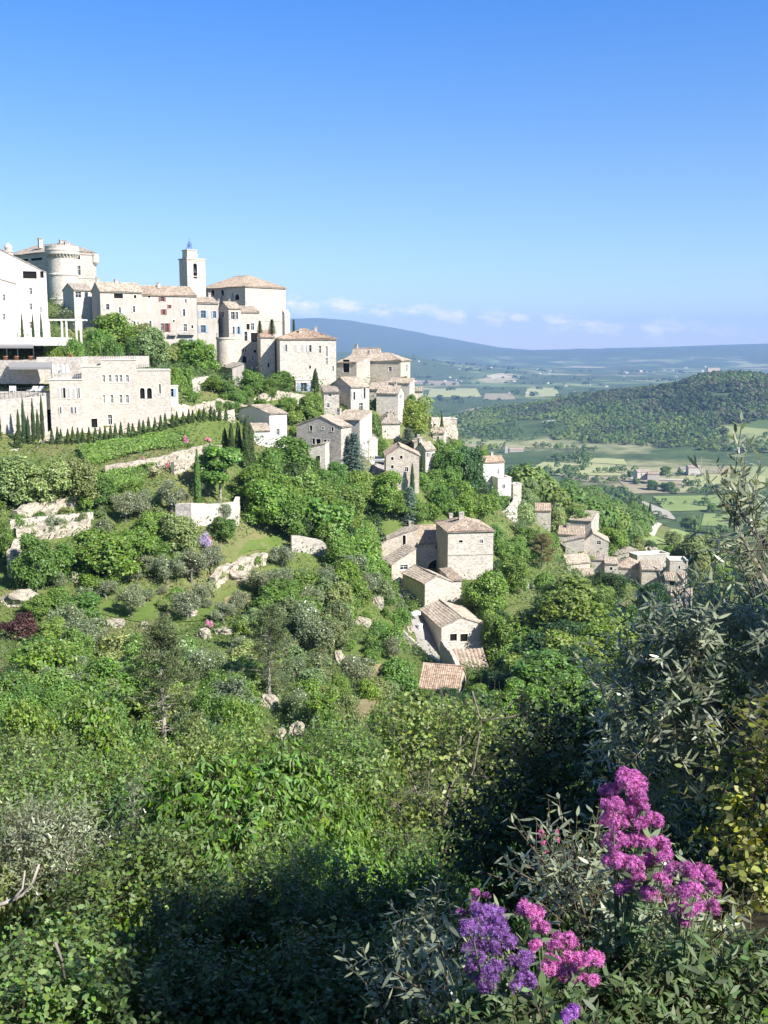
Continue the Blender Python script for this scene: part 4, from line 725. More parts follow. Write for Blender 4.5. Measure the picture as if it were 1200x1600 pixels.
wall_run('terrace_wall', 'garden terrace wall under the manor and its neighbours', [(405, 618, 240, 1.6), (440, 612, 246, 1.8), (500, 622, 246, 1.6)], .6, 'stone_dry', rough=.15)
wall_run('lane_wall', 'low white wall running along the shaded lane', [(630, 985, 158, 1.1), (652, 1005, 149, 1.1), (672, 1022, 143, 1.1), (690, 1035, 139, 1.0)], .4, 'stone_white', rough=.05)
wall_run('lane_wall', 'tall shaded wall of the lane running on from the barn house', [(690, 1004, 159.6, 3.6), (705, 1022, 152, 3.4), (720, 1050, 145, 2.6)], .5, 'stone_warm', rough=.05)
wall_run('ridge_wall', 'broken pale wall on the crest of the village ridge beside the lone cypress', [(672, 652, 276, 3), (700, 655, 282, 3.5), (713, 668, 286, 3)], .8, 'stone_dry', rough=.25)
RK = 'pale limestone outcrops in the scrub'
for i, (px, py, w, h, lb) in enumerate([(33, 940, 68, 40, 'big white limestone outcrop above the purple bush'), (180, 976, 34, 20, 'small pale rock in the grass strip'), (225, 978, 14, 14, 'tiny pale rock right of the small grass strip rock'),
        (320, 995, 26, 30, 'pale rock with pink valerian growing from it'), (352, 988, 40, 16, 'low flat pale rock below the olive lawn'), (420, 1100, 40, 34, 'pale crag showing through the pine branches'), (464, 1148, 26, 44, 'bright white pointed crag low on the slope'),
        (440, 1152, 22, 26, 'grey crag beside the bright pointed crag'), (590, 945, 22, 34, 'white rock beside the warm stone house'), (565, 975, 36, 24, 'ochre rock in scrub left of the lane'), (530, 1035, 22, 40, 'reddish earth scar in the scrub left of the lane'),
        (118, 905, 14, 34, 'narrow rock wedged beside the big green bush'), (372, 900, 40, 22, 'pale boulders at the foot of the crumbling wall'),
        (228, 880, 30, 22, 'pale boulder among the silver olives'), (300, 958, 22, 12, 'low pale rock below the round olive'), (845, 818, 30, 34, 'grey cliff under the cream cottage of the hamlet'),
        (1018, 868, 28, 34, 'grey domed ruin of rubble behind the hamlet houses'), (700, 676, 30, 22, 'pale rocks on the crest of the village ridge'), (640, 985, 16, 14, 'white rock at the lane edge'), (795, 870, 22, 26, 'rock face under the high cream wall'), (930, 870, 20, 14, 'grey rock in the hamlet')]):
    g = ground_at(px, py); Yd = g[1] if g is not None else 140
    rock('rock_outcrop', lb, px, py, Yd - .3, w, h, 50 + i, RK)
def sheet(name, label, mat, quad, n=(24, 10), lift=.05, cat='ground'):
    """a patch laid over the ground: four corners given in pixels, in order round the patch"""
    C = [ground_at(*q) for q in quad]
    if any(c is None for c in C): return
    u, v = np.meshgrid(np.linspace(0, 1, n[0]), np.linspace(0, 1, n[1])); C = np.array(C)
    P = C[0] * ((1 - u) * (1 - v))[..., None] + C[1] * (u * (1 - v))[..., None] + C[2] * (u * v)[..., None] + C[3] * ((1 - u) * v)[..., None]; P[..., 2] = height(P[..., 0], P[..., 1]) + lift
    m = MB(); m.grid(P[::-1]); o = m.build(name, mat, None, True); tag(o, label, cat, kind='structure'); return o
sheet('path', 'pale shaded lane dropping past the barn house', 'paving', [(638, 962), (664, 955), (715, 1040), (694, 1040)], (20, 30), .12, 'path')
sheet('path', 'pale gravel path along the foot of the hotel', 'gravel_path', [(60, 694), (300, 652), (300, 644), (60, 684)], (60, 6), .12, 'path')
sheet('path', 'pale gravel path curving through the upper gardens', 'gravel_path', [(285, 640), (400, 628), (400, 622), (285, 632)], (60, 6), .12, 'path')
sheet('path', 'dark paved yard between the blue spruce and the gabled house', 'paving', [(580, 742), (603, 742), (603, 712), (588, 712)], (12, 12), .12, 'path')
for q in [[(140, 955), (230, 975), (260, 945), (190, 930)], [(0, 925), (60, 905), (50, 880), (0, 890)], [(270, 975), (350, 965), (345, 940), (285, 950)], [(370, 870), (445, 845), (450, 825), (390, 845)]]: sheet('lawn', 'strip of bright grass on a terrace of the slope', 'lawn', q, (30, 14), .10, 'grass')
for q in [[(545, 1130), (590, 1110), (600, 1070), (575, 1065)], [(570, 1060), (620, 1050), (615, 1035), (580, 1040)], [(355, 960), (400, 945), (385, 925), (350, 935)]]: sheet('dry_grass', 'patch of dry tan grass on the slope', 'dry_grass', q, (30, 14), .10, 'grass')

# ------------------------------------------------------------------ hotel terraces
def pt(px, py, Y): return at(px, py, Y)
def rail(name, label, a, b_, h=1.0, n=20, mat='iron_dark'):
    a, b_ = np.array(a), np.array(b_); m = MB(); 
    for t_ in np.linspace(0, 1, n): q = (b_ - a) * t_; m.tube([q, q + np.array([0, 0, h])], .03, 4)
    for z in (h, h * .55): m.tube([np.array([0, 0, z]), b_ - a + np.array([0, 0, z])], .035, 4)
    o = m.build(name, mat, None, loc=a); tag(o, label, 'railing'); return o
rail('railing', 'thin dark railing on top of the tall cream retaining wall', pt(-40, 626, 174.3), pt(73, 618.5, 177), 1.5, 18)
for q_, lb_, h_ in (('two rows of small windows', 'dark railing along the roof terrace of the two rowed hotel wing', 1.1), ('two open arches', 'dark railing along the roof of the arched hotel wing', .8)):
    b = by_label(q_); c_, s_ = math.cos(b['yaw']), math.sin(b['yaw']); f_ = lambda u: b['o'] + np.array([c_ * u - s_ * .15, s_ * u + c_ * .15, b['h'] + .145]); rail('railing', lb_, f_(.1), f_(b['w'] - .1), h_, 16)
b = by_label('narrow slit windows'); c_, s_ = math.cos(b['yaw']), math.sin(b['yaw']); f_ = lambda u: b['o'] + np.array([c_ * u - s_ * .15, s_ * u + c_ * .15, b['h'] + .145]); rail('railing', 'pale railing before the white parasols of the hotel terrace', f_(.1), f_(b['w'] - .1), .9, 18, 'concrete')
def awning(label, x0, x1, ytop, yfront, Yb, Yf, posts, ybase):
    A, B_, C, D_ = pt(x0, ytop, Yb), pt(x1, ytop, Yb), pt(x1, yfront, Yf), pt(x0, yfront, Yf); o = A.copy(); r_ = empty('awning', o); tag(r_, label, 'awning'); m = MB(); N_ = 16
    P = np.array([[(A + (B_ - A) * u) * (1 - v) + (D_ + (C - D_) * u) * v - np.array([0, 0, .12 * math.sin(v * math.pi)]) for u in np.linspace(0, 1, N_)] for v in np.linspace(0, 1, 6)]) - o; m.grid(P); m.grid(P[:, ::-1] - np.array([0, 0, .06])); m.grid(np.array([P[-1], P[-1] - np.array([0, 0, .35])])); m.build('canopy', 'awning', r_)
    for x in posts: m = MB(); q = pt(x, yfront, Yf + .1) - o; q2 = pt(x, ybase, Yf + .1) - o; m.tube([q, (q[0], q[1], q2[2])], .09, 6); m.build('post', 'iron_dark', r_)
def block(name, label, x0, x1, yt, yb, Y, depth, mat, cat='wall', group=None):
    a, b_, c_ = pt(x0, yt, Y), pt(x1, yt, Y), pt(x0, yb, Y); m = MB(); m.box((0, 0, 0), (b_[0] - a[0], depth, a[2] - c_[2])); o = m.build(name, mat, None, loc=(a[0], a[1], c_[2])); tag(o, label, cat, group); return o
block('terrace', 'broad white terrace slab under the hotel loggia front', -60, 84, 527, 540, 194, 12, 'plaster_white', 'terrace')
block('terrace', 'stone terrace carrying terracotta pots under the upper grey awning', -60, 57, 563, 600, 186.5, 12, 'stone_pale', 'terrace')
block('terrace', 'stone wall of the planted terrace with clipped orange trees', 57, 128, 558, 600, 190, 14, 'stone_cream', 'terrace')
block('terrace', 'long roof terrace wall behind the railing with small trees', 128, 214, 557, 575, 193.5, 10, 'stone_white', 'terrace')
block('terrace', 'lower hotel terrace with white deck chairs and bright paving', -60, 78, 614, 640, 177.6, 10, 'stone_pale', 'terrace')
awning('upper grey awning on slim posts over the hotel dining terrace', -20, 52, 534, 541, 198, 189, (-12, 10, 27, 52), 563)
awning('lower slanting grey awning over the shaded terrace recess', 14, 82, 566, 574, 186, 181, (16, 80), 596)
for i, x in enumerate((9, 26, 48, 110)):
    q = pt(x, 563 if x < 60 else 559, 187.2 if x < 60 else 190.6); m = MB(); m.lathe([(.001, 0), (.26, 0), (.36, .6), (.42, .62), (.42, .72), (.34, .72), (.3, .6), (.001, .6)], 14); o = m.build('flower_pot', 'terracotta', None, True, q); tag(o, ['terracotta pot at the outer end of the dining terrace', 'terracotta pot in the middle of the dining terrace under the awning', 'terracotta pot beside the last post of the upper awning', 'terracotta pot on the planted terrace between two small trees'][i], 'flower pot', 'terracotta pots on the hotel terraces')
for i, x in enumerate((84, 91, 99, 106)):
    q = pt(x, 593, 179.5 + (i % 2) * .8); rt = empty('parasol', q); tag(rt, ['folded white parasol nearest the shaded recess', 'folded white parasol second from the shaded recess', 'folded white parasol third from the shaded recess', 'folded white parasol nearest the rounded corner block'][i], 'parasol', 'white parasols on the hotel terrace'); m = MB(); m.lathe([(.3, 0), (.3, .1), (.04, .12), (.04, 1.2)], 10); m.build('pole', 'white_paint', rt); m = MB(); m.lathe([(.04, 1.0), (.34, 1.15), (.3, 1.7), (.16, 2.3), (.02, 2.6)], 10); m.build('canopy', 'white_paint', rt)
def deck_chair(px, py, Y, rz, label):
    q = pt(px, py, Y); rt = empty('deck_chair', q, rz); tag(rt, label, 'deck chair', 'white deck chairs on the hotel terraces'); m = MB()
    for x in (-.3, .3):
        for y in (-.8, .5): m.tube([(x, y, 0), (x, y, .38)], .03, 5)
    m.tube([(-.3, -.9, .38), (-.3, .6, .38)], .03, 5); m.tube([(.3, -.9, .38), (.3, .6, .38)], .03, 5); m.build('frame', 'white_paint', rt); m = MB(); m.box((-.32, -.9, .39), (.32, .25, .47)); m.poly([(-.32, .25, .43), (.32, .25, .43), (.32, .75, 1.05), (-.32, .75, 1.05)]); m.poly([(-.32, .25, .50), (-.32, .70, 1.07), (.32, .70, 1.07), (.32, .25, .50)]); m.build('cushion', 'white_paint', rt)
for i, (x, Y, s_) in enumerate(((18, 180, .3), (22, 181.5, .3), (50, 180, -.4), (54, 181.2, -.4), (60, 180, -.5), (64, 181.5, -.5))): deck_chair(x, 613.5, Y, s_, 'white deck chair ' + ['alone at the outer end of the lower terrace', 'second from the outer end of the lower terrace', 'first of the middle group on the lower terrace', 'second of the middle group on the lower terrace', 'third of the middle group on the lower terrace', 'beside the slit windowed wing on the lower terrace'][i])
# white pergola beside the hotel
q0 = pt(76, 501, 214); pg = empty('pergola', (q0[0], q0[1], pt(76, 526, 214)[2])); tag(pg, 'white stone pergola with square columns right of the hotel', 'pergola'); hp = q0[2] - pt(76, 526, 214)[2]; sc2 = 214 / F; m = MB(); m.box((-.5, -.2, hp), (52 * sc2, .25, hp + .32)); m.box((-.5, 3.2, hp), (52 * sc2, 3.6, hp + .32))
for k in range(7): m.box((k * 1.05, .25, hp + .1), (k * 1.05 + .18, 3.2, hp + .28))
m.build('beam', 'plaster_white', pg)
for x in (0, 20, 27, 42, 49):
    m = MB(); m.box((x * sc2 - .16, -.15, -1.5), (x * sc2 + .16, .2, hp)); m.build('column', 'plaster_white', pg)
# parked car and a standing bin in the lane
def car(label, q, rz, mat):
    rt = empty('parked_car', q, rz); tag(rt, label, 'car', 'cars parked in the village'); m = MB()
    secs = [(-2.0, .35, .62, .72), (-1.95, .28, .85, .8), (-1.3, .25, .92, .82), (-.6, .25, .95, .84), (.6, .25, .95, .84), (1.5, .25, .92, .82), (1.95, .28, .82, .78), (2.0, .4, .6, .7)]
    m.grid(np.array([[(x, -w_, z0), (x, -w_ * 1.02, (z0 + z1) / 2), (x, -w_ * .94, z1), (x, w_ * .94, z1), (x, w_ * 1.02, (z0 + z1) / 2), (x, w_, z0), (x, -w_, z0)] for x, z0, z1, w_ in secs])); k0 = secs[0]; 
    for x, z0, z1, w_ in (secs[0], secs[-1]): m.poly([(x, -w_, z0), (x, -w_ * .94, z1), (x, w_ * .94, z1), (x, w_, z0)])
    body = m.build('body', mat, rt, True); m = MB(); cab = [(-1.75, .93, .93, .78), (-1.25, .93, 1.40, .66), (.25, .93, 1.43, .66), (1.05, .93, .94, .76)]
    m.grid(np.array([[(x, -.8, z0), (x, -w_, z1), (x, w_, z1), (x, .8, z0)] for x, z0, z1, w_ in cab])); m.build('window', 'glass_dark', rt); m = MB(); m.box((-1.2, -.62, 1.40), (.25, .62, 1.46)); m.build('roof', mat, rt)
    for x in (-1.25, 1.3):
        for y in (-.78, .78):
            m = MB(); m.tube([(x, y - .1, .31), (x, y + .1, .31)], .31, 16); w_ = m.build('wheel', 'rubber', rt); m = MB(); m.tube([(x, y - .11, .31), (x, y + .11, .31)], .18, 10); m.build('rim', 'car_silver', w_)
    for y in (-.55, .55): m = MB(); m.box((1.9, y - .16, .62), (2.02, y + .16, .76)); m.build('headlight', 'white_paint', rt)
g = ground_at(641, 962); car('silver white car parked in the shade at the top of the lane', (g[0], g[1], g[2] + .14), R(-60), 'car_white')
g = ground_at(591, 724); car('pale car parked in the dark yard behind the blue spruce', (g[0], g[1], g[2] + .14), R(10), 'car_silver')
g = ground_at(656, 986); rt = empty('waste_bin', (g[0], g[1], g[2] + .1)); tag(rt, 'small white bin standing in the shaded lane', 'bin'); m = MB(); m.lathe([(.001, 0), (.38, 0), (.44, .95), (.001, .95)], 14); m.build('body', 'white_paint', rt); m = MB(); m.lathe([(.47, .955), (.47, 1.02), (.3, 1.12), (.001, 1.15)], 14); m.build('lid', 'white_paint', rt)

# ------------------------------------------------------------------ leaves and trees
def unit(v): return v / (np.linalg.norm(v, axis=-1, keepdims=True) + 1e-9)
def leaf_quads(P, N, l, w, r, T=None, droop=0.0, fold=.18):
    """one folded four cornered leaf at every point P with normal N"""
    n = len(P); N = unit(N); t_ = r.normal(size=(n, 3)) if T is None else T
    t_ = t_ + np.array([0, 0, -droop]); t_ = unit(t_ - N * (t_ * N).sum(1, keepdims=True)); b_ = np.cross(N, t_); s = (.65 + .7 * r.random(n))[:, None]; l, w = l * s, w * s
    V = np.stack([P - t_ * l * .5, P + b_ * w * .5 - N * w * fold, P + t_ * l * .5, P - b_ * w * .5 - N * w * fold], 1).reshape(-1, 3)
    return V, np.arange(4 * n).reshape(n, 4)
def crown(seed, lobes, clumps, per, l, w, cr, up=.35, droop=0.0, inner=.45, jit=.75, T=None):
    r = np.random.default_rng(seed); L = np.array(lobes, float); p = np.prod(L[:, 3:], 1) ** .67; k = r.choice(len(L), clumps, p=p / p.sum()); d = unit(r.normal(size=(clumps, 3))); d[:, 2] = np.where(d[:, 2] < -.55, -d[:, 2], d[:, 2])
    rho = inner + (1.05 - inner) * r.random(clumps) ** .55; C = L[k, :3] + d * L[k, 3:] * rho[:, None]; O = unit(d / L[k, 3:])
    q = (((C[:, None] - L[None, :, :3]) / L[None, :, 3:]) ** 2).sum(2); q[np.arange(clumps), k] = 9; keep = q.min(1) > .45; C, O = C[keep], O[keep]
    n = len(C) * per; C, O = np.repeat(C, per, 0), np.repeat(O, per, 0); P = C + np.clip(r.normal(size=(n, 3)), -1.9, 1.9) * cr; N = O * .75 + r.normal(size=(n, 3)) * jit * .6 + np.array([0, 0, up])
    return leaf_quads(P, N, l, w, r, None if T is None else T(P, r), droop)
def mesh_of(name, VF, mat): me = np_mesh(name, *VF); me.materials.append(MATS[mat]); return me
def trunk_mesh(seed, h, r0, ends, mat, bend=.12, fork=.45):
    r = random.Random(seed); m = MB(); top = Vector((r.uniform(-bend, bend) * h, r.uniform(-bend, bend) * h, h)); mid = Vector((r.uniform(-bend, bend) * h * .5, r.uniform(-bend, bend) * h * .5, h * .5))
    P = [Vector((0, 0, -.6)), Vector((0, 0, 0)), mid * .5, mid, (mid + top) / 2, top]; m.tube(P, [r0 * 1.5, r0 * 1.2, r0, r0 * .8, r0 * .55, r0 * .3], 7)
    for e in ends:
        e = Vector(e); s = fork + .5 * r.random() * (1 - fork); i = s * 5; a = P[1 + int(min(i, 3.9))].lerp(P[2 + int(min(i, 3.9))], min(i, 3.9) % 1); q = a.lerp(e, .5) + Vector((r.uniform(-.1, .1), r.uniform(-.1, .1), -.08)) * h
        m.tube([a, a.lerp(q, .5), q, q.lerp(e, .6), e], [r0 * .5, r0 * .42, r0 * .32, r0 * .2, r0 * .08], 5)
    me = bpy.data.meshes.new('trunk'); me.from_pydata(m.v, [], m.f); me.update(); me.materials.append(MATS[mat]); me.polygons.foreach_set('use_smooth', np.ones(len(me.polygons), bool)); return me
LIB = {}
def lib(kind, i):
    """crown and trunk meshes of one kind, variant i, built the first time it is asked for: (crown, trunk, height, width)"""
    if (kind, i) in LIB: return LIB[kind, i]
    r = np.random.default_rng(hash_(kind) + i * 31); U = lambda a, b_: float(a + (b_ - a) * r.random()); s = int(r.integers(1e6))
    def lobes(n, W, z0, z1, rr, flat=.8):
        out = []
        for k in range(n):
            a = 2 * math.pi * (k / n + .15 * r.random()) * 1.618 * 2; z = z0 + (z1 - z0) * (k + .5) / n; f = math.sqrt(max(.05, 1 - ((z - z0) / (z1 - z0) * 1.15 - .35) ** 2)); q = rr * U(.75, 1.2); out.append((math.cos(a) * (W / 2 - q * .8) * f * U(.6, 1.05), math.sin(a) * (W / 2 - q * .8) * f * U(.6, 1.05), z, q, q, q * flat))
        return out
    if kind in ('broad', 'broad_near'):
        Lb = lobes(14, 6.6, 1.1, 6.0, 1.35) + [(0, 0, 3.3, 2.2, 2.2, 2.0)]; fine = kind == 'broad_near'
        c = crown(s, Lb, 3600 if fine else 1350, 9, .21 if fine else .36, .13 if fine else .22, .16 if fine else .22); t_ = trunk_mesh(s, 4.2, .2, [q[:3] for q in Lb[::2]], 'bark_brown'); res = (c, 'leaves', t_, 7.0, 6.4)
    elif kind in ('bush', 'bush_near'):
        Lb = lobes(8, 3.3, .5, 1.9, .75) + [(0, 0, .9, 1.1, 1.1, .9)]; fine = kind == 'bush_near'
        c = crown(s, Lb, 1500 if fine else 520, 9 if fine else 8, .115 if fine else .21, .068 if fine else .13, .09 if fine else .13, inner=.4); t_ = trunk_mesh(s, 1.0, .06, [q[:3] for q in Lb], 'bark_brown', .2, .1); res = (c, 'leaves', t_, 2.5, 3.3)
    elif kind in ('olive', 'olive_fine'):
        Lb = lobes(10, 4.4, 1.6, 3.6, .8); fine = kind == 'olive_fine'
        c = crown(s, Lb, 1500 if fine else 780, 9 if fine else 8, .16 if fine else .25, .045 if fine else .095, .2, jit=1.3, inner=.25); t_ = trunk_mesh(s, 2.4, .17, [q[:3] for q in Lb], 'bark_grey', .2, .35); res = (c, 'leaves_olive', t_, 4.4, 4.4)
    elif kind == 'cypress':
        n = 3000; z = r.random(n) ** .85 * 8; R0 = .62 * np.clip(np.minimum(z / .7, 1), 0, 1) * (1 - (z / 8.05) ** 2.2) ** .8 * (1 + .18 * np.sin(z * 3 + s) * r.random(n)); a = r.random(n) * 2 * math.pi; q = R0 * (.6 + .42 * r.random(n)); P = np.stack([np.cos(a) * q, np.sin(a) * q, z + .15], 1); N = np.stack([np.cos(a), np.sin(a), .2 + 0 * a], 1) + r.normal(size=(n, 3)) * .35
        c = leaf_quads(P, N, .34, .12, r, np.array([0, 0, 1.0]) + r.normal(size=(n, 3)) * .25); t_ = trunk_mesh(s, 5.5, .12, [], 'bark_brown', .01); res = (c, 'leaves_dull', t_, 8.1, 1.3)
    elif kind == 'topiary':
        n = 700; z = r.random(n) ** .8 * 2.6; R0 = .33 * np.clip(z / .25, 0, 1) * (1 - (z / 2.65) ** 1.8); a = r.random(n) * 2 * math.pi; q = R0 * (.75 + .3 * r.random(n)); P = np.stack([np.cos(a) * q, np.sin(a) * q, z + .05], 1); N = np.stack([np.cos(a), np.sin(a), .3 + 0 * a], 1) + r.normal(size=(n, 3)) * .4
        c = leaf_quads(P, N, .2, .1, r, np.array([0, 0, 1.0]) + r.normal(size=(n, 3)) * .4); t_ = trunk_mesh(s, 1.6, .05, [], 'bark_brown', .01); res = (c, 'leaves_dull', t_, 2.65, .7)
    elif kind in ('pine', 'bare_pine'):
        ends, C, O = [], [], []; Hh = 10.0
        for k in range(46):
            z = 2.0 + 7.8 * (k / 46) ** .9; a = k * 2.4 + U(-.4, .4); L_ = (3.2 * (1 - ((z - 3.2) / 7.4) ** 2) if z > 3.2 else 2.6) * U(.6, 1.05); L_ = max(L_, .4); e = np.array([math.cos(a) * L_, math.sin(a) * L_, z + L_ * U(.1, .45)]); ends.append((z, e))
            for t_ in np.linspace(.35, 1, 7 if kind == 'pine' else 6):
                if kind == 'bare_pine' and z < 5.4 and r.random() < .78 - .1 * z: continue
                C.append(np.array([0, 0, z]) * (1 - t_) + e * t_ + r.normal(size=3) * .16); O.append((math.cos(a), math.sin(a), .8))
        C, O = np.array(C), np.array(O); per = 70 if kind == 'pine' else 46; n = len(C) * per; P = np.repeat(C, per, 0) + r.normal(size=(n, 3)) * np.array([.24, .24, .15]); d = unit(r.normal(size=(n, 3)) + np.repeat(O, per, 0) * .6); c = leaf_quads(P + d * .08, np.cross(d, unit(r.normal(size=(n, 3)))), .34, .06, r, d)
        m = MB(); m.tube([(0, 0, -.6), (0, 0, 0), (.08, .05, 3), (-.05, .1, 6), (.05, 0, 9.6)], [.26, .2, .16, .1, .03], 8)
        for z, e in ends: b0 = np.array([.08 * min(z / 3, 1), .05, z]); m.tube([b0, b0 * .55 + e * .45 - np.array([0, 0, .12]), e], [.055, .035, .012], 4)
        for k in range(18): a = k * 2.4; z = 1.0 + k * .28; m.tube([(0.05, 0.03, z), (math.cos(a) * U(.5, 1.6), math.sin(a) * U(.5, 1.6), z + U(-.3, .3))], [.03, .008], 4)
        t_ = bpy.data.meshes.new('trunk'); t_.from_pydata(m.v, [], m.f); t_.materials.append(MATS['bark_pale']); res = (c, 'leaves_dull', t_, 10.2, 6.2)
    elif kind == 'spruce':
        C, O, ends = [], [], []
        for k in range(110):
            z = .8 + 8.6 * (k / 110); a = k * 2.4; L_ = 2.3 * (1 - (z / 9.7)) ** .8 * U(.75, 1.1); e = np.array([math.cos(a) * L_, math.sin(a) * L_, z - L_ * .22]); ends.append((z, e))
            for t_ in np.linspace(.2, 1, 5): C.append(np.array([0, 0, z]) * (1 - t_) + e * t_); O.append((math.cos(a), math.sin(a), .4))
        C, O = np.array(C), np.array(O); per = 16; n = len(C) * per; P = np.repeat(C, per, 0) + r.normal(size=(n, 3)) * np.array([.2, .2, .12]); c = leaf_quads(P, np.repeat(O, per, 0) * .3 + r.normal(size=(n, 3)) * .4 + np.array([0, 0, .9]), .34, .1, r, np.repeat(O, per, 0) + r.normal(size=(n, 3)) * .5); t_ = trunk_mesh(s, 9, .16, [], 'bark_brown', .005); res = (c, 'leaves_dull', t_, 9.6, 4.6)
    elif kind == 'plane':                                # crown of flat leafy tiers on a tall bare trunk
        Lb = [(U(-1.9, 1.9), U(-1.9, 1.9), 3.2 + k * .42, U(1.1, 1.6), U(1.1, 1.6), .45) for k in range(10)]; c = crown(s, Lb, 800, 9, .42, .28, .22, up=.8); t_ = trunk_mesh(s, 6.0, .17, [q[:3] for q in Lb], 'bark_pale', .02, .4); res = (c, 'leaves', t_, 7.6, 6.0)
    elif kind == 'flower_bush':
        Lb = lobes(7, 2.0, .4, 1.2, .45); c = crown(s, Lb, 350, 7, .14, .09, .1, inner=.4); t_ = trunk_mesh(s, .7, .04, [q[:3] for q in Lb], 'bark_brown', .2, .1); res = (c, 'petals', t_, 1.6, 2.0)
    LIB[kind, i] = (mesh_of('crown', res[0], res[1]), res[2], res[3], res[4]); return LIB[kind, i]
def hash_(s): return sum(ord(c) * (k + 3) for k, c in enumerate(s))
_T = dict(mid=(.070, .118, .026), bright=(.080, .132, .026), dark=(.034, .066, .021), lime=(.096, .138, .034), olive=(.115, .145, .060), grey=(.125, .150, .085), yellow=(.135, .145, .040), blue=(.105, .145, .125), pine=(.080, .098, .045), cyp=(.034, .056, .020), purple=(.06, .026, .028), pink=(.48, .20, .34), lilac=(.33, .30, .52), silver=(.2, .21, .17), brown=(.13, .12, .06))
TONE = {k: tuple(min(q * (1.0 if k in ('pink', 'lilac', 'purple') else m_ * (1.33 if k != 'dark' else 1.1)), .6) for q, m_ in zip(v, (1.0, 1.0, .95))) for k, v in _T.items()}
TWORD = dict(mid='mid green', bright='bright green', dark='dark green', lime='yellow green', olive='dull green', grey='silvery', yellow='yellowish', blue='blue grey', pine='grey green', cyp='blackish green', purple='dark purple', pink='pink flowered', lilac='lilac flowered', silver='pale silver', brown='brownish green')
KWORD = dict(broad='leafy tree', broad_near='leafy tree', bush='bush', bush_near='bush', olive='olive tree', olive_fine='olive tree', cypress='cypress', topiary='clipped cypress', pine='pine', bare_pine='half bare pine', spruce='spruce', plane='tree', flower_bush='shrub')
NAME = dict(broad='leafy_tree', broad_near='leafy_tree', bush='bush', bush_near='bush', olive='olive_tree', olive_fine='olive_tree', cypress='cypress_tree', topiary='clipped_cypress', pine='pine_tree', bare_pine='pine_tree', spruce='spruce_tree', plane='leafy_tree', flower_bush='flowering_bush')
CAT = dict(broad='tree', broad_near='tree', bush='bush', bush_near='bush', olive='olive tree', olive_fine='olive tree', cypress='cypress', topiary='clipped cypress', pine='pine tree', bare_pine='pine tree', spruce='spruce tree', plane='tree', flower_bush='flowering bush')
NVAR = dict(broad=6, bush=5, olive=4, cypress=3, topiary=2, pine=2, spruce=2, broad_near=3, bush_near=4, olive_fine=2)
PLANTS = []; RV = random.Random(5)
def plant(kind, loc, h, w, tone, label=None, group=None, hpx=None):
    cr, tr, H0, W0 = lib(kind, RV.randrange(NVAR.get(kind, 1))); rt = empty(NAME[kind], loc, RV.uniform(0, 6.28)); rt.scale = (w / W0, w / W0, h / H0)
    c = TONE[tone]; v = RV.uniform(.82, 1.2); g = RV.uniform(-.1, .12); colr = (c[0] * v * (1 + g), c[1] * v, c[2] * v * (1 - g), 1)
    o = bpy.data.objects.new('crown', cr); col.objects.link(o); o.parent = rt; o.color = colr
    o = bpy.data.objects.new('trunk', tr); col.objects.link(o); o.parent = rt
    rt['category'] = CAT[kind]; q = to_px((loc[0], loc[1], loc[2] + h * .6)); PLANTS.append(dict(o=rt, kind=kind, tone=tone, label=label, group=group, px=q[0], py=q[1], Y=loc[1], h=h, w=w, wpx=w * F / loc[1]))
    return rt
def V(kind, px, base, hpx, wpx, tone='mid', label=None, group=None, Y=None):
    """a plant whose foot is seen (or would be) at that pixel, hpx tall and wpx wide in the photograph"""
    g = ground_at(px, base) if Y is None else None
    if g is None:
        q = at(px, base, Y or 150); g = np.array([q[0], q[1], q[2]])
        if Y: g[2] = min(ground_z(q[0], q[1]), q[2]) if base > 0 else q[2]; hpx = hpx + max(0, (q[2] - g[2]) * F / Y)
    k = g[1] / F; return plant(kind, (g[0], g[1], g[2] - .1), hpx * k, wpx * k, tone, label, group)
def VT(kind, px, top, Y, wpx, tone='mid', label=None, group=None, hmin=.6):
    """a plant at a given distance whose tip is seen at that pixel and which stands on the ground there"""
    q = at(px, top, Y); gz = ground_z(q[0], q[1]); h = q[2] - gz
    if h < hmin: gz, h = q[2] - hmin, hmin
    return plant(kind, (q[0], q[1], gz - .1), h + .1, max(wpx * Y / F, h * .52), tone, label, group)
# --- plants one can single out
CY = 'slim cypresses against the retaining wall'; TP = 'row of clipped cypresses along the hotel path'
for i, (x, t_, b_) in enumerate(((1, 622, 712), (30, 640, 692), (38, 622, 692), (45, 650, 692), (53, 624, 692), (60, 640, 690), (67, 618, 690))):
    q = at(x, b_, 173); plant('cypress', tuple(q), (b_ - t_) * 173 / F, .8, 'cyp', 'slim cypress ' + ['at the outer end of the tall retaining wall', 'shortest but one in the wall group, outermost of six', 'second of the six against the retaining wall', 'shortest of the six against the retaining wall', 'fourth of the six against the retaining wall, tall', 'fifth of the six against the retaining wall', 'tallest of the six, nearest the slit windowed wing'][i], CY)
V('cypress', 27, 700, 27, 12, 'cyp', 'short pointed cypress in front of the slim cypress group')
xs = np.linspace(80, 362, 34)
for i, x in enumerate(xs):
    b_ = np.interp(x, [80, 150, 215, 270, 300, 362], [694, 692, 682, 668, 660, 656]); V('topiary', x + RV.uniform(-2, 2), b_, 27 - 6 * i / 34 + RV.uniform(-3, 3), 8.5, 'cyp', f"clipped cypress number {i + 1} in the path row counting from the slim cypresses", TP)
V('cypress', 310, 814, 113, 15, 'mid', 'tall lone dark cypress standing before the straight terrace wall')
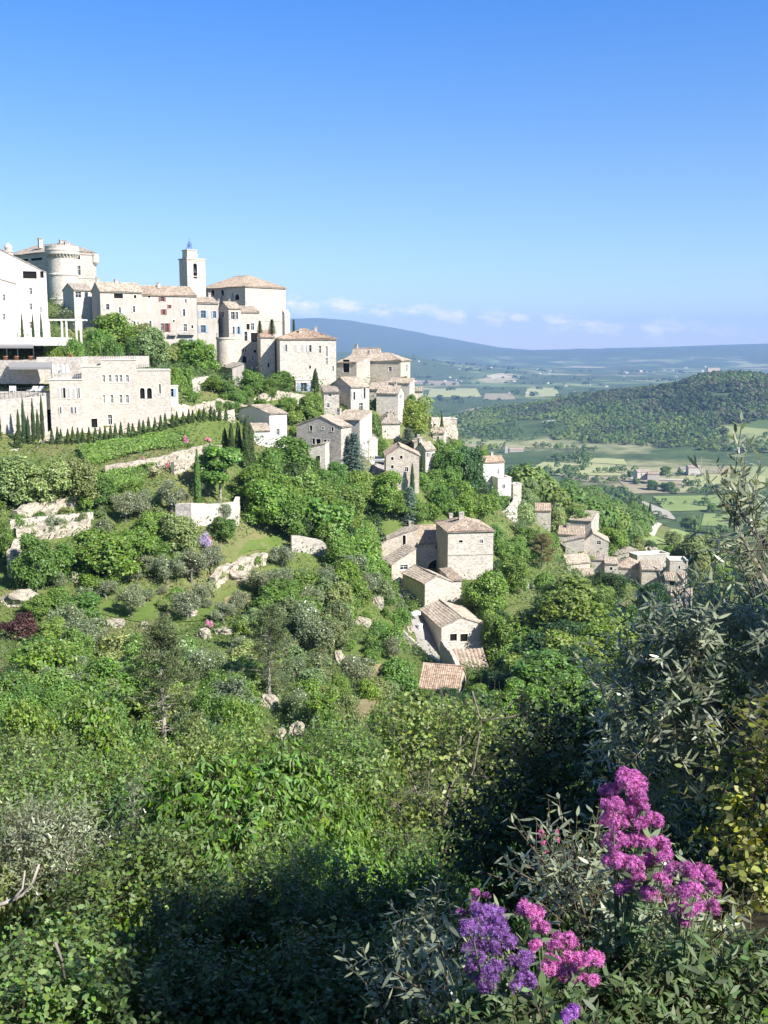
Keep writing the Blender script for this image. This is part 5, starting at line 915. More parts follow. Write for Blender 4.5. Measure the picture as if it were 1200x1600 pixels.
for x, b_, h, w, l in ((352, 716, 48, 14, 'shortest cypress of the cluster by the white house'), (362, 725, 64, 15, 'outermost tall cypress of the cluster by the white house'), (373, 726, 66, 15, 'second tall cypress of the cluster by the white house'), (385, 735, 82, 17, 'tallest cypress of the cluster by the white house'), (392, 735, 68, 16, 'cypress of the cluster nearest the white house')): V('cypress', x, b_, h, w, 'cyp', l, 'cypress cluster by the white house')
V('cypress', 535, 828, 64, 10, 'cyp', 'taller of two slender cypresses in the central wood'); V('cypress', 523, 828, 42, 10, 'cyp', 'shorter of two slender cypresses in the central wood')
V('cypress', 496, 738, 26, 11, 'cyp', 'stubby cypress against the low outbuilding of the rubble gable house'); V('cypress', 493, 614, 38, 13, 'cyp', 'broad pointed cypress under the manor front'); V('cypress', 690, 694, 48, 8, 'cyp', 'dark cypress on the crest of the village ridge')
V('cypress', 644, 777, 54, 9, 'cyp', 'thin cypress before the cream gabled house with four windows'); V('cypress', 659, 745, 36, 7, 'cyp', 'thin cypress between the cream gabled house and the thin house'); V('cypress', 799, 780, 38, 7, 'cyp', 'thin cypress beside the white annex with flat roof')
for x in (667, 675): V('cypress', x, 812, 30, 9, 'mid', 'bushy cypress of a pair above the tower house roof, ' + ('outer one' if x == 667 else 'nearer the roof cowl'))
V('cypress', 448, 690, 22, 8, 'cyp', 'small cypress at the corner of the white fronted house'); V('cypress', 1005, 812, 26, 9, 'cyp', 'dark cypress of a pair beside the chalk scar', Y=640); V('cypress', 1015, 814, 30, 9, 'cyp', 'taller dark cypress beside the chalk scar', Y=640)
V('broad', 186, 548, 66, 74, 'mid', 'large round dark tree before the cream row houses'); V('broad', 238, 580, 66, 52, 'olive', 'tall thin pale tree below the row houses'); V('broad', 262, 575, 42, 40, 'olive', 'open pale tree with rusty trunk below the balconies')
V('broad', 312, 584, 54, 58, 'bright', 'dense round green tree by the arched row houses'); V('broad', 186, 556, 66, 84, 'mid'); V('broad', 222, 562, 56, 60, 'olive'); V('broad', 250, 556, 36, 44, 'olive'); V('broad', 280, 566, 36, 40, 'mid'); V('broad', 140, 548, 36, 40, 'olive'); V('broad', 160, 560, 46, 44, 'mid'); V('broad', 210, 568, 42, 34, 'mid'); V('olive', 112, 512, 36, 48, 'grey', 'pale feathery olive behind the white pergola')
for x, l in ((87, 'orange tree nearest the white hotel on the planted terrace'), (120, 'orange tree right of the terracotta pot on the planted terrace'), (152, 'small tree third along the roof terrace railing'), (180, 'small tree fourth along the roof terrace railing')): V('broad', x, 561, 34, 32, 'bright' if x < 130 else 'mid', l, 'small trees on the hotel terrace', Y=197)
for x in (35, 52, 65): V('cypress', x, 524, 34, 5.5, 'cyp', 'slim dark cypress against the white hotel, ' + {35: 'outermost of three', 52: 'middle of three', 65: 'nearest the hotel corner'}[x], 'slim cypresses against the white hotel', Y=203)
V('spruce', 425, 522, 24, 18, 'dark', 'dark pointed conifer at the foot of the church'); V('spruce', 406, 520, 20, 12, 'dark', 'smaller dark conifer at the foot of the church'); V('spruce', 459, 522, 24, 12, 'dark', 'small dark conifer on the skyline right of the church', Y=290)
for x, b_, h, w, c in ((330, 612, 26, 38, 'bright'), (358, 622, 26, 30, 'mid'), (395, 612, 34, 40, 'bright'), (420, 622, 30, 34, 'mid'), (440, 610, 30, 40, 'mid'), (375, 588, 20, 22, 'mid'), (300, 628, 18, 24, 'bright'), (404, 640, 18, 26, 'mid'), (450, 645, 26, 30, 'mid')): V('broad', x, b_, h, w, c)
V('broad', 485, 656, 44, 44, 'lime', 'round yellow green tree below the manor'); V('bush', 460, 662, 22, 30, 'lime'); V('bush', 572, 598, 24, 44, 'lime', 'low yellow green tree under the hipped roof house'); V('broad', 625, 616, 28, 36, 'dark', 'dark tree against the bright end of the hipped house')
V('broad', 598, 644, 24, 40, 'lime', 'small yellow green tree under the cream house with chimney'); V('broad', 575, 700, 62, 48, 'lime', 'tall yellow green tree behind the blue spruce'); V('broad', 645, 682, 58, 54, 'lime', 'big pale green tree on the village ridge'); V('spruce', 637, 708, 40, 46, 'blue', 'wide blue grey cedar behind the cream gabled house')
V('spruce', 553, 738, 64, 58, 'blue', 'blue spruce in front of the rubble gable house'); V('bush', 581, 714, 24, 12, 'bright', 'ivy clad corner beside the dark yard'); V('broad', 444, 768, 88, 94, 'mid', 'very large round tree in front of the rubble gable house')
V('plane', 344, 786, 92, 76, 'bright', 'bright tiered tree with a tall bare trunk on the straight terrace'); V('broad', 412, 824, 76, 82, 'bright', 'bright green tree beside the straight terrace wall'); V('broad', 602, 798, 62, 66, 'bright', 'bright round tree below the yard of the gabled house'); V('spruce', 640, 818, 60, 40, 'blue', 'blue grey conifer above the lopsided grey roof')
V('broad', 732, 776, 82, 60, 'dark', 'tall dark tree left of the red roofed white house'); V('broad', 700, 760, 62, 50, 'mid'); V('broad', 715, 815, 46, 60, 'bright'); V('broad', 745, 815, 50, 50, 'bright'); V('broad', 690, 800, 44, 40, 'mid'); V('broad', 680, 735, 50, 34, 'mid')
V('broad', 874, 1012, 116, 150, 'lime', 'huge pale yellow green tree below the tower house'); V('broad', 930, 1062, 92, 110, 'bright', 'broad bright green tree between the pale tree and the near olive'); V('broad', 760, 970, 84, 76, 'mid'); V('broad', 800, 925, 56, 50, 'mid'); V('pine', 846, 890, 60, 46, 'brown', 'brownish pine in front of the lower hamlet'); V('broad', 810, 880, 34, 40, 'mid')
V('broad', 945, 945, 54, 66, 'dark'); V('broad', 1018, 978, 76, 64, 'dark', 'dense dark round tree below the hamlet cottages'); V('broad', 985, 1010, 66, 60, 'mid'); V('broad', 850, 1108, 96, 120, 'mid'); V('broad', 1095, 902, 72, 90, 'olive', 'wide dull green tree beside the farthest hamlet house', Y=330); V('broad', 915, 890, 30, 34, 'lime')
for x, b_, h, w, c in ((30, 790, 84, 80, 'olive'), (80, 795, 82, 84, 'olive'), (128, 792, 78, 72, 'olive'), (160, 790, 52, 50, 'mid'), (10, 780, 60, 60, 'olive')): V('broad', x, b_, h, w, c)
for x, b_, h, w in ((85, 838, 34, 36), (196, 815, 50, 46), (218, 812, 46, 38), (268, 800, 54, 52), (262, 838, 34, 40), (232, 900, 36, 40), (262, 915, 50, 50), (300, 912, 56, 56), (330, 895, 46, 50), (205, 965, 56, 60), (166, 935, 34, 40), (292, 970, 52, 58), (318, 942, 34, 40), (350, 975, 38, 44), (410, 930, 44, 52), (345, 820, 40, 36), (375, 960, 40, 40), (60, 880, 30, 34), (440, 885, 36, 44)): V('olive', x, b_, h, w, RV.choice(['grey', 'olive', 'grey']))
for x, b_, h, w, c in ((165, 910, 86, 116, 'mid'), (210, 880, 60, 70, 'mid'), (55, 925, 96, 70, 'mid'), (90, 905, 60, 60, 'bright'), (240, 850, 54, 60, 'mid'), (280, 860, 60, 70, 'olive'), (130, 985, 60, 80, 'mid'), (60, 965, 40, 50, 'mid'), (350, 845, 40, 46, 'mid'), (20, 880, 50, 40, 'mid')): V('broad', x, b_, h, w, c)
for x, b_, h, w, k_, c in ((48, 838, 20, 30, 'bush', 'olive'), (96, 832, 22, 34, 'bush', 'mid'), (128, 818, 18, 26, 'bush', 'grey'), (62, 812, 14, 22, 'bush', 'mid'), (105, 806, 16, 26, 'bush', 'olive'), (30, 822, 20, 26, 'bush', 'mid'), (345, 905, 18, 28, 'bush', 'olive'), (400, 882, 16, 24, 'bush', 'mid'), (372, 893, 14, 22, 'bush', 'bright'), (785, 872, 30, 44, 'broad', 'mid'), (806, 862, 26, 42, 'bush', 'bright'), (824, 852, 30, 40, 'broad', 'mid'), (800, 902, 40, 50, 'broad', 'bright'), (832, 880, 26, 36, 'bush', 'mid'), (782, 908, 34, 44, 'bush', 'dark'), (776, 845, 26, 30, 'bush', 'mid'), (812, 836, 24, 30, 'bush', 'olive'), (650, 818, 36, 40, 'broad', 'mid'), (676, 812, 26, 34, 'bush', 'bright'), (612, 806, 44, 56, 'broad', 'mid'), (632, 800, 34, 40, 'broad', 'bright'), (745, 806, 30, 44, 'bush', 'mid'), (765, 800, 30, 36, 'broad', 'bright'), (590, 800, 40, 50, 'broad', 'dark')): V(k_, x, b_, h, w, c)
V('bush', 30, 1002, 46, 66, 'purple', 'dark purple leaved bush under the big white outcrop'); V('flower_bush', 318, 856, 28, 24, 'lilac', 'lilac flowering shrub in the garden below the lone cypress'); V('flower_bush', 326, 850, 14, 11, 'pink', 'pink flowering shrub beside the lilac shrub'); V('flower_bush', 290, 698, 20, 11, 'pink', 'pink shrub at the upper end of the ivy bank'); V('flower_bush', 223, 722, 10, 8, 'pink', 'small pink shrub on the pale wall under the ivy bank'); V('flower_bush', 262, 735, 16, 6, 'pink', 'pink shrub below the ivy bank wall'); V('flower_bush', 327, 984, 18, 16, 'pink', 'pink valerian clump on the pale rock'); V('flower_bush', 395, 975, 16, 24, 'pink', 'pink valerian clump in scrub right of the olives')
V('flower_bush', 325, 690, 8, 12, 'pink', 'pink roses on the sunny garden wall'); V('flower_bush', 84, 840, 10, 10, 'pink', 'small pink clump on the rubble bank'); V('flower_bush', 240, 745, 20, 26, 'silver', 'white flowering shrub below the ivy bank'); V('bush', 135, 797, 26, 34, 'bright', 'bright green bush at the end of the rubble bank')
V('bare_pine', 257, 1184, 236, 130, 'pine', 'half bare grey pine with pale trunk on the lower left slope'); V('bare_pine', 420, 1094, 160, 90, 'pine', 'leaning grey pine with bare stem in the middle of the slope'); V('broad', 622, 1092, 74, 66, 'mid', 'dark stemmed tree standing over the dry grass below the lane'); V('olive', 560, 1075, 54, 60, 'olive')
V('broad', 662, 1108, 36, 46, 'mid'); V('broad', 704, 1112, 44, 54, 'dark'); V('bush', 640, 1090, 30, 30, 'olive'); V('broad', 745, 1085, 44, 46, 'mid'); V('spruce', 672, 1080, 40, 22, 'dark', 'small conifer in front of the lone pink tiled roof')
# --- clipped hedges and the ivy bank
def leafy_box(name, label, A, B_, C, thick, tone, n, l, seed, cat='hedge'):
    """a face of leaves: A, B the ends of the top edge, C below A; thickness goes back from it"""
    r = np.random.default_rng(seed); A, B_, C = map(np.array, (A, B_, C)); U, D_ = B_ - A, C - A; N = unit(np.cross(U, D_)); N = -N if N[1] > 0 else N; a, b_ = r.random(n), r.random(n); P = A + U * a[:, None] + D_ * b_[:, None] + N * (fbm(a * 9 + seed, b_ * 4, seed, 3) * thick * .8 + r.normal(0, .07, n))[:, None]; k = n // 3
    P2 = A + U * r.random(k)[:, None] - N * (r.random(k) * thick)[:, None] + r.normal(0, .08, (k, 3)); P = np.concatenate([P, P2]); NN = np.concatenate([np.repeat(N[None], n, 0), np.repeat(np.array([[0, 0, 1.0]]), k, 0)]) + r.normal(0, .5, (n + k, 3))
    rt = empty(name, A); tag(rt, label, cat); o = link_mesh('foliage', np_mesh('foliage', *leaf_quads(P - A, NN, l, l * .62, r, None, .3)), 'leaves', rt); c = TONE[tone]; o.color = (*c, 1)
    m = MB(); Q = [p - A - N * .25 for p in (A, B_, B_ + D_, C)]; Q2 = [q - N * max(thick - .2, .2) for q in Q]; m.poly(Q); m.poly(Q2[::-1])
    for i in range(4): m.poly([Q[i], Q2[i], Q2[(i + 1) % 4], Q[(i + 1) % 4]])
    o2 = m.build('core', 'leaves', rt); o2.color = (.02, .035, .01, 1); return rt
def ivy_bank(label, quad, n, l, seed, tone='bright'):
    C = np.array([ground_at(*q) for q in quad]); r = np.random.default_rng(seed); u, v_ = r.random(n)[:, None], r.random(n)[:, None]; P = C[0] * (1 - u) * (1 - v_) + C[1] * u * (1 - v_) + C[2] * u * v_ + C[3] * (1 - u) * v_; P[:, 2] = height(P[:, 0], P[:, 1]); th = .35 + .9 * (fbm(P[:, 0] * .35, P[:, 1] * .35, seed, 3) + .5)
    P[:, 2] += th * r.random(n) ** .35 + .1; P[:, 1] -= th * .4 * r.random(n); N = np.array([.1, -.55, .8]) + r.normal(0, .5, (n, 3)); o0 = C[0].copy(); rt = empty('ivy_bank', o0); tag(rt, label, 'ivy', 'bright green ivy banks'); o = link_mesh('foliage', np_mesh('foliage', *leaf_quads(P - o0, N, l, l * .7, r, None, .4)), 'leaves', rt); o.color = (*TONE[tone], 1); return rt
ivy_bank('bright green ivy bank sloping below the clipped cypress row', [(120, 706), (292, 676), (300, 700), (140, 734)], 14000, .34, 1)
ivy_bank('lower bright green ivy bank under the pale dry stone wall', [(155, 748), (245, 728), (225, 760), (165, 785)], 8000, .34, 2)
leafy_box('hedge', 'tall clipped green hedge at the end of the arched hotel wing', at(264, 575, 198), at(299, 577, 202), at(266, 612, 198), 2.0, 'bright', 4500, .28, 3)
leafy_box('hedge', 'low clipped hedge on top of the arched hotel wing garden', at(213, 576, 205), at(264, 575, 208), at(213, 584, 205), 1.5, 'mid', 2200, .28, 4)
leafy_box('hedge', 'dark clipped hedge on the bend of the high cream wall', at(768, 779, 262), at(797, 776, 268), at(768, 802, 262), 2.5, 'mid', 3000, .36, 5)
leafy_box('hedge', 'green creeper hanging from the corner of the high cream wall', at(771, 806, 262), at(779, 804, 260), at(772, 838, 262), .8, 'bright', 1000, .36, 6)

# ------------------------------------------------------------------ woods on the slope: every tree its own object, filled in between the singled out ones
def in_poly(x, y, P):
    c = False
    for i in range(len(P)):
        (ax, ay), (bx, by) = P[i], P[i - 1]
        if (ay > y) != (by > y) and x < (bx - ax) * (y - ay) / (by - ay) + ax: c = not c
    return c
CLEAR = [(b['px'][0], b['py'][0] - 12, b['px'][1], b['py'][1] - 6, b['Y']) for b in BUILD]
for o in list(scene.objects):
    if o.parent is None and o.type == 'MESH' and o.name.split('.')[0] in ('rock_outcrop', 'terrace_wall', 'retaining_wall', 'lane_wall', 'ridge_wall', 'path', 'lawn', 'dry_grass'):
        co = np.empty(len(o.data.vertices) * 3, np.float32); o.data.vertices.foreach_get('co', co); co = co.reshape(-1, 3)[::5] + np.array(o.location); q = np.array([to_px(p) for p in co]); CLEAR.append((q[:, 0].min(), q[:, 1].min(), q[:, 0].max(), q[:, 1].max(), co[:, 1].mean()))
CLEAR += [(0, 952, 64, 1002, 126), (400, 1084, 440, 1116, 95), (450, 1128, 480, 1172, 76), (533, 682, 574, 728, 300), (345, 655, 396, 725, 185), (800, 835, 880, 880, 260), (125, 680, 292, 728, 175), (60, 655, 365, 694, 175), (300, 700, 316, 812, 150), (200, 960, 320, 1180, 66), (640, 960, 720, 1050, 140)]
def free(px, py, wpx, hpx, Y, lim=.13):
    x0, x1, y0, y1 = px - wpx * .42, px + wpx * .42, py - hpx * .95, py
    for (a, b_, c, d, yy) in CLEAR:
        if Y > yy + 2: continue
        ox = min(x1, c) - max(x0, a); oy = min(y1, d) - max(y0, b_)
        if ox > 0 and oy > 0 and ox * oy > lim * max(min((c - a) * (d - b_), wpx * hpx), 1): return False
    return True
def fill(poly, n, kinds, tones, sizes, gap, group=None, tries=14):
    xs, ys = [p[0] for p in poly], [p[1] for p in poly]; done = 0
    for _ in range(n * tries):
        if done >= n: break
        px, py = RV.uniform(min(xs), max(xs)), RV.uniform(min(ys), max(ys))
        if not in_poly(px, py, poly): continue
        g = ground_at(px, py)
        if g is None: continue
        k = g[1] / F; h = RV.uniform(*sizes); kind = RV.choice(kinds); w = h * {'bush': 1.25, 'bush_near': 1.25, 'olive': 1.0, 'pine': .6, 'spruce': .45, 'bare_pine': .6}.get(kind, .92) * RV.uniform(.85, 1.2)
        if not free(px, py, w / k, h / k, g[1]): continue
        if any(abs(q['px'] - px) < gap / k * .5 * 2 and abs(q['Y'] - g[1]) < gap * 1.6 and math.hypot(q['o'].location[0] - g[0], q['o'].location[1] - g[1]) < gap for q in PLANTS): continue
        plant(kind, (g[0], g[1], g[2] - .15), h, w, RV.choice(tones), None, group); done += 1
fill([(430, 770), (590, 760), (600, 850), (590, 930), (420, 850), (380, 800)], 44, ['broad', 'broad', 'broad', 'bush'], ['mid', 'bright', 'mid', 'dark', 'lime'], (5, 8.5), 3.0)
fill([(420, 860), (590, 900), (600, 1000), (520, 1040), (380, 990)], 40, ['broad', 'broad', 'bush', 'olive'], ['mid', 'bright', 'mid', 'olive', 'pine'], (3.5, 6), 2.6)
fill([(0, 1000), (210, 990), (420, 1000), (430, 1130), (380, 1190), (0, 1190)], 62, ['broad', 'bush', 'bush', 'olive'], ['mid', 'bright', 'mid', 'olive', 'dark', 'lime'], (2.2, 4.6), 2.0)
fill([(380, 1000), (560, 1020), (600, 1120), (540, 1180), (380, 1180)], 34, ['broad', 'bush', 'olive', 'bush'], ['mid', 'olive', 'pine', 'bright'], (2.0, 4.0), 2.0)
fill([(0, 830), (420, 860), (400, 1000), (0, 1000)], 62, ['bush', 'olive', 'bush'], ['mid', 'olive', 'bright', 'grey'], (1.3, 3.2), 2.0)
fill([(0, 740), (300, 745), (360, 840), (0, 850)], 34, ['bush', 'olive', 'bush'], ['mid', 'olive', 'bright'], (1.5, 3.2), 2.4)
fill([(600, 760), (770, 720), (780, 810), (690, 810), (600, 800)], 16, ['broad', 'bush'], ['mid', 'bright', 'dark'], (3, 6.5), 3.0)
fill([(640, 620), (730, 690), (760, 760), (690, 760), (620, 680)], 18, ['broad', 'bush'], ['mid', 'lime', 'bright', 'olive'], (2.5, 5.5), 3.0)
fill([(730, 900), (980, 900), (1010, 1030), (900, 1100), (740, 1100), (750, 1000)], 40, ['broad', 'broad', 'bush', 'broad'], ['mid', 'bright', 'dark', 'lime'], (4, 8), 3.4)
fill([(600, 1090), (900, 1100), (1010, 1040), (1100, 1100), (1100, 1200), (600, 1190)], 34, ['broad', 'broad', 'bush'], ['mid', 'dark', 'bright'], (3, 5), 2.6)
fill([(800, 800), (880, 800), (1000, 860), (1200, 900), (1200, 1000), (1000, 960), (830, 880)], 46, ['broad', 'bush', 'broad'], ['mid', 'dark', 'bright', 'olive'], (4, 9), 4.2)
fill([(440, 620), (560, 640), (620, 700), (600, 740), (450, 700)], 14, ['bush', 'broad'], ['mid', 'bright', 'lime'], (2, 4.0), 2.6)
fill([(280, 610), (440, 620), (440, 690), (380, 650), (290, 650)], 16, ['bush', 'broad'], ['mid', 'bright', 'olive'], (1.6, 3.2), 2.2)
fill([(500, 960), (640, 960), (650, 1090), (520, 1100)], 22, ['bush', 'olive', 'bush', 'broad'], ['mid', 'olive', 'bright', 'pine'], (1.6, 3.4), 2.0)
fill([(560, 860), (600, 860), (640, 960), (600, 1000), (540, 940)], 14, ['bush', 'broad'], ['mid', 'bright', 'olive'], (2.0, 4.4), 2.2)
fill([(770, 780), (850, 800), (860, 900), (780, 910), (772, 850)], 22, ['broad', 'bush', 'broad'], ['mid', 'dark', 'bright', 'olive'], (3, 6), 3.0)
fill([(530, 560), (700, 620), (730, 690), (650, 640), (560, 590)], 16, ['bush', 'broad'], ['mid', 'olive', 'bright'], (1.8, 3.6), 3.0)
fill([(690, 640), (720, 660), (835, 770), (810, 800), (740, 720), (680, 680)], 34, ['broad', 'bush', 'broad'], ['mid', 'dark', 'bright', 'olive'], (2.5, 5.5), 3.0)
fill([(800, 790), (850, 770), (1010, 850), (1000, 880), (900, 860), (830, 830)], 26, ['broad', 'bush', 'broad'], ['mid', 'dark', 'bright', 'olive'], (4, 8), 4.5)
fill([(1040, 850), (1200, 870), (1200, 960), (1080, 930)], 20, ['broad', 'bush', 'broad'], ['mid', 'dark', 'olive'], (5, 9), 5)

# ------------------------------------------------------------------ ground cover nobody could count
FOOT = [(b['o'], b['w'], b['d'], b['yaw']) for b in BUILD]
QUADS = []
for o in scene.objects:
    if o.name.split('.')[0] in ('path', 'lawn', 'dry_grass', 'terrace'):
        co = np.empty(len(o.data.vertices) * 3, np.float32); o.data.vertices.foreach_get('co', co); co = co.reshape(-1, 3) + np.array(o.location); QUADS.append((o.name.split('.')[0], co))
def occupied(X, Y_):
    bad = np.zeros(len(X), bool)
    for o, w, d, a in FOOT: dx, dy = X - o[0], Y_ - o[1]; u, v_ = dx * math.cos(a) + dy * math.sin(a), -dx * math.sin(a) + dy * math.cos(a); bad |= (u > -.4) & (u < w + .4) & (v_ > -.5) & (v_ < d + .5)
    for nm, c in QUADS:
        s = (X > c[:, 0].min() - 1) & (X < c[:, 0].max() + 1) & (Y_ > c[:, 1].min() - 1) & (Y_ < c[:, 1].max() + 1); i = np.nonzero(s)[0]
        if len(i): d2 = ((X[i, None] - c[None, ::2, 0]) ** 2 + (Y_[i, None] - c[None, ::2, 1]) ** 2).min(1); bad[i[d2 < .8]] = True
    return bad
def cover(name, label, n, rlim, azlim, colr, mat, lsize, asp, per, seed, hgt, thr=None, cat='undergrowth', droop=0.0):
    r = np.random.default_rng(seed); a = np.radians(r.uniform(*azlim, n)); rr = np.sqrt(r.random(n) * (rlim[1] ** 2 - rlim[0] ** 2) + rlim[0] ** 2) if rlim[1] / rlim[0] < 4 else np.exp(r.uniform(math.log(rlim[0]), math.log(rlim[1]), n)); X, Y_ = rr * np.sin(a), rr * np.cos(a); ok = ~occupied(X, Y_)
    if thr is not None: f = fbm(X * .13 + seed, Y_ * .13, seed, 3); ok &= (f > thr[0]) & (f < thr[1])
    X, Y_, rr = X[ok], Y_[ok], rr[ok]; Z = height(X, Y_); m_ = len(X); s = (.6 + .8 * r.random(m_)); C = np.repeat(np.stack([X, Y_, Z], 1), per, 0); S = np.repeat(s * np.maximum(lsize * rr, .035), per); d = unit(r.normal(size=(m_ * per, 3))); d[:, 2] = np.abs(d[:, 2])
    P = C + d * (S * 2.6 * hgt)[:, None] * (.4 + .6 * r.random((m_ * per, 1))) * np.array([1.3, 1.3, 1.0]); N = d + r.normal(size=d.shape) * .5 + np.array([0, 0, .4]); o = link_mesh(name, np_mesh(name, *leaf_quads(P, N, S[:, None], S[:, None] * asp, r, None, droop)), mat); o.color = (*colr, 1); tag(o, label, cat, kind='stuff'); return o
cover('undergrowth', 'low green scrub covering the slope between the trees', 30000, (48, 330), (-27, 27), (.062, .105, .030), 'leaves', .0019, .6, 13, 1, 2.2)
cover('undergrowth', 'grey green garrigue scrub covering the stony slope', 14000, (48, 300), (-27, 27), (.16, .175, .095), 'leaves_dull', .0016, .4, 13, 2, 2.2, (-.05, 1))
cover('dry_grass', 'tan and yellow grass tufts scattered over the slope', 12000, (48, 300), (-27, 27), (.34, .29, .13), 'leaves_dull', .0015, .16, 9, 3, 1.2, (-1, .0), 'grass')
cover('meadow_grass', 'rough green grass between the bushes of the slope', 26000, (48, 300), (-27, 27), (.092, .14, .036), 'leaves_dull', .0016, .16, 8, 9, .8, None, 'grass', -.5)

# ------------------------------------------------------------------ the valley: woods, fields, roads, far houses
def woodland(name, label, P, size, tone, per, seed, asp=1.1, mat='leaves_far', q=.85):
    """many small far crowns that read as one wood"""
    r = np.random.default_rng(seed); n = len(P); S = size * (.5 + .95 * r.random(n) ** 1.6); d = unit(r.normal(size=(n * per, 3))); d[:, 2] = np.abs(d[:, 2]) * 1.1 - .25; R_ = np.repeat(S, per)[:, None] * .5; lump = .8 + .3 * r.random((n * per, 1)); Q = np.repeat(P, per, 0) + d * R_ * lump * np.array([1, 1, asp]) + np.array([0, 0, 1]) * R_ * asp * .8
    o0 = P.mean(0); o = link_mesh(name, np_mesh(name, *leaf_quads(Q - o0, d + r.normal(size=d.shape) * .35 + np.array([0, 0, .25]), R_ * q, R_ * q * .72, r)), mat, None, loc=o0); o.color = (*tone, 1); tag(o, label, 'woodland', kind='stuff'); return o
def scatter_polar(n, px, rr, seed):
    r = np.random.default_rng(seed); a = np.arctan((r.uniform(*px, n) - 600) / F); q = np.sqrt(r.uniform(rr[0] ** 2, rr[1] ** 2, n)); return q * np.sin(a), q * np.cos(a), r
X, Y_, r = scatter_polar(21000, (640, 1560), (1800, 2780), 1); Z = height(X, Y_); up = sstep(-176, -120, Z); g1 = fbm(X * .007, Y_ * .007, 21, 4); k = ((Z > -178) & (g1 > -.30 + .26 * (1 - up))) | ((np.hypot(X, Y_) > 1950) & (g1 > .10)); k &= ~((Z > -165) & (fbm(X * .018, Y_ * .018, 41, 3) > .30)); X, Y_, Z, up = X[k], Y_[k], Z[k], up[k]
pine_ = fbm(X * .009, Y_ * .009, 77, 4) + .35 * (up - .5) + r.normal(0, .10, len(X)); P = np.stack([X, Y_, Z], 1)
for lo_, hi_, lb_, sz_, c_, sd_ in ((-9, -.13, 'light green oak scrub on the flank of the rounded hill', 7.0, (.13, .175, .05), 2), (-.13, .03, 'dense green forest covering the rounded hill across the valley', 8.5, (.075, .12, .038), 3), (.03, .18, 'greyish pine wood mixed through the forest of the rounded hill', 8.5, (.10, .11, .06), 4), (.18, 9, 'dark pine stands high on the rounded hill', 9.5, (.045, .07, .028), 5)):
    k = (pine_ >= lo_) & (pine_ < hi_); woodland('hill_forest', lb_, P[k], sz_, c_, 26, sd_)
X, Y_, r = scatter_polar(9000, (700, 1500), (900, 2300), 4); f = fbm(X * .0045, Y_ * .0045, 51, 4); k = (np.abs(f) < .022) | (f > .17); k &= ~(((X / Y_ * F + 600) > 985) & ((X / Y_ * F + 600) < 1045) & (np.abs(Y_ - 1480) < 130)); X, Y_ = X[k], Y_[k]; woodland('valley_trees', 'tree lines and copses between the fields of the valley', np.stack([X, Y_, height(X, Y_)], 1), 9, (.075, .12, .04), 40, 5, q=.6)
# the wooded knoll below the hamlet
def knoll(n, seed, poly):
    out = []; rr = random.Random(seed); xs, ys = [p[0] for p in poly], [p[1] for p in poly]
    while len(out) < n:
        q = (rr.uniform(min(xs), max(xs)), rr.uniform(min(ys), max(ys)))
        if in_poly(*q, poly):
            g = ground_at(*q)
            if g is not None and 330 < g[1] < 1100: out.append(g)
            elif rr.random() < .02: out.append(out[-1] if out else np.array([120, 650, -100]))
    return np.array(out)
KP = [(812, 775), (850, 757), (905, 758), (960, 775), (1000, 800), (1012, 832), (1000, 850), (930, 838), (880, 800), (830, 790)]
woodland('knoll_wood', 'thick green wood on the knoll below the hamlet', knoll(330, 1, KP), 9.0, (.085, .14, .042), 300, 6, q=.26); woodland('knoll_wood', 'paler oaks mixed through the knoll wood', knoll(170, 2, KP), 8, (.13, .175, .055), 300, 7, q=.26)
X, Y_, r = scatter_polar(2600, (560, 1500), (3200, 8200), 8); f = fbm(X * .0016, Y_ * .0016, 61, 4); k = np.abs(f) < .03; X, Y_ = X[k], Y_[k]; woodland('far_trees', 'far hedgerows and copses on the hazy plain', np.stack([X, Y_, height(X, Y_)], 1), 26, (.05, .085, .035), 20, 9, .6)
FL = 'field'
for lb, mat, quad in [('long light green field below the dark vineyard', 'field_light', [(806, 742), (972, 744), (962, 729), (850, 722)]), ('light green field at the edge near the wooded hill', 'field_light', [(1060, 768), (1196, 766), (1196, 744), (1075, 742)]), ('tan fallow strip below the tan farmhouse', 'field_tan', [(985, 772), (1092, 770), (1080, 752), (965, 750)]),
        ('fresh green field below the fallow strip', 'field_green', [(1040, 800), (1180, 795), (1176, 774), (1020, 776)]), ('smooth green meadow past the knoll wood', 'field_green', [(1004, 854), (1130, 862), (1120, 838), (1000, 834)]), ('dark vineyard in front of the dovecote farm', 'field_dark', [(775, 726), (858, 724), (838, 713), (770, 715)]), ('pale stubble field at the hill foot', 'field_tan', [(1105, 740), (1150, 740), (1146, 732), (1108, 732)]),
        ('green meadow at the edge of the valley floor', 'field_green', [(1095, 822), (1200, 826), (1200, 805), (1100, 803)]), ('light green strip by the lone round tree', 'field_light', [(905, 722), (980, 727), (975, 718), (905, 715)]), ('far pale field on the hazy plain', 'field_light', [(668, 621), (752, 620), (744, 607), (672, 608)]), ('far tan field on the hazy plain', 'field_tan', [(755, 625), (806, 624), (800, 615), (758, 615)]), ('far yellow field under the low ridge', 'field_light', [(820, 621), (876, 619), (868, 606), (824, 607)]), ('far sandy strip on the plain', 'field_tan', [(648, 600), (720, 603), (716, 596), (650, 594)]), ('grass clearing on the flank of the wooded hill', 'field_light', [(912, 685), (962, 685), (958, 679), (916, 679)])]:
    sheet(FL, lb, mat, quad, (40, 16), .7, 'field')
sheet('chalk_scar', 'bare white chalk scar beside the pair of dark cypresses', 'chalk', [(1000, 800), (1058, 814), (1046, 800), (1003, 783)], (30, 12), .8, 'scar')
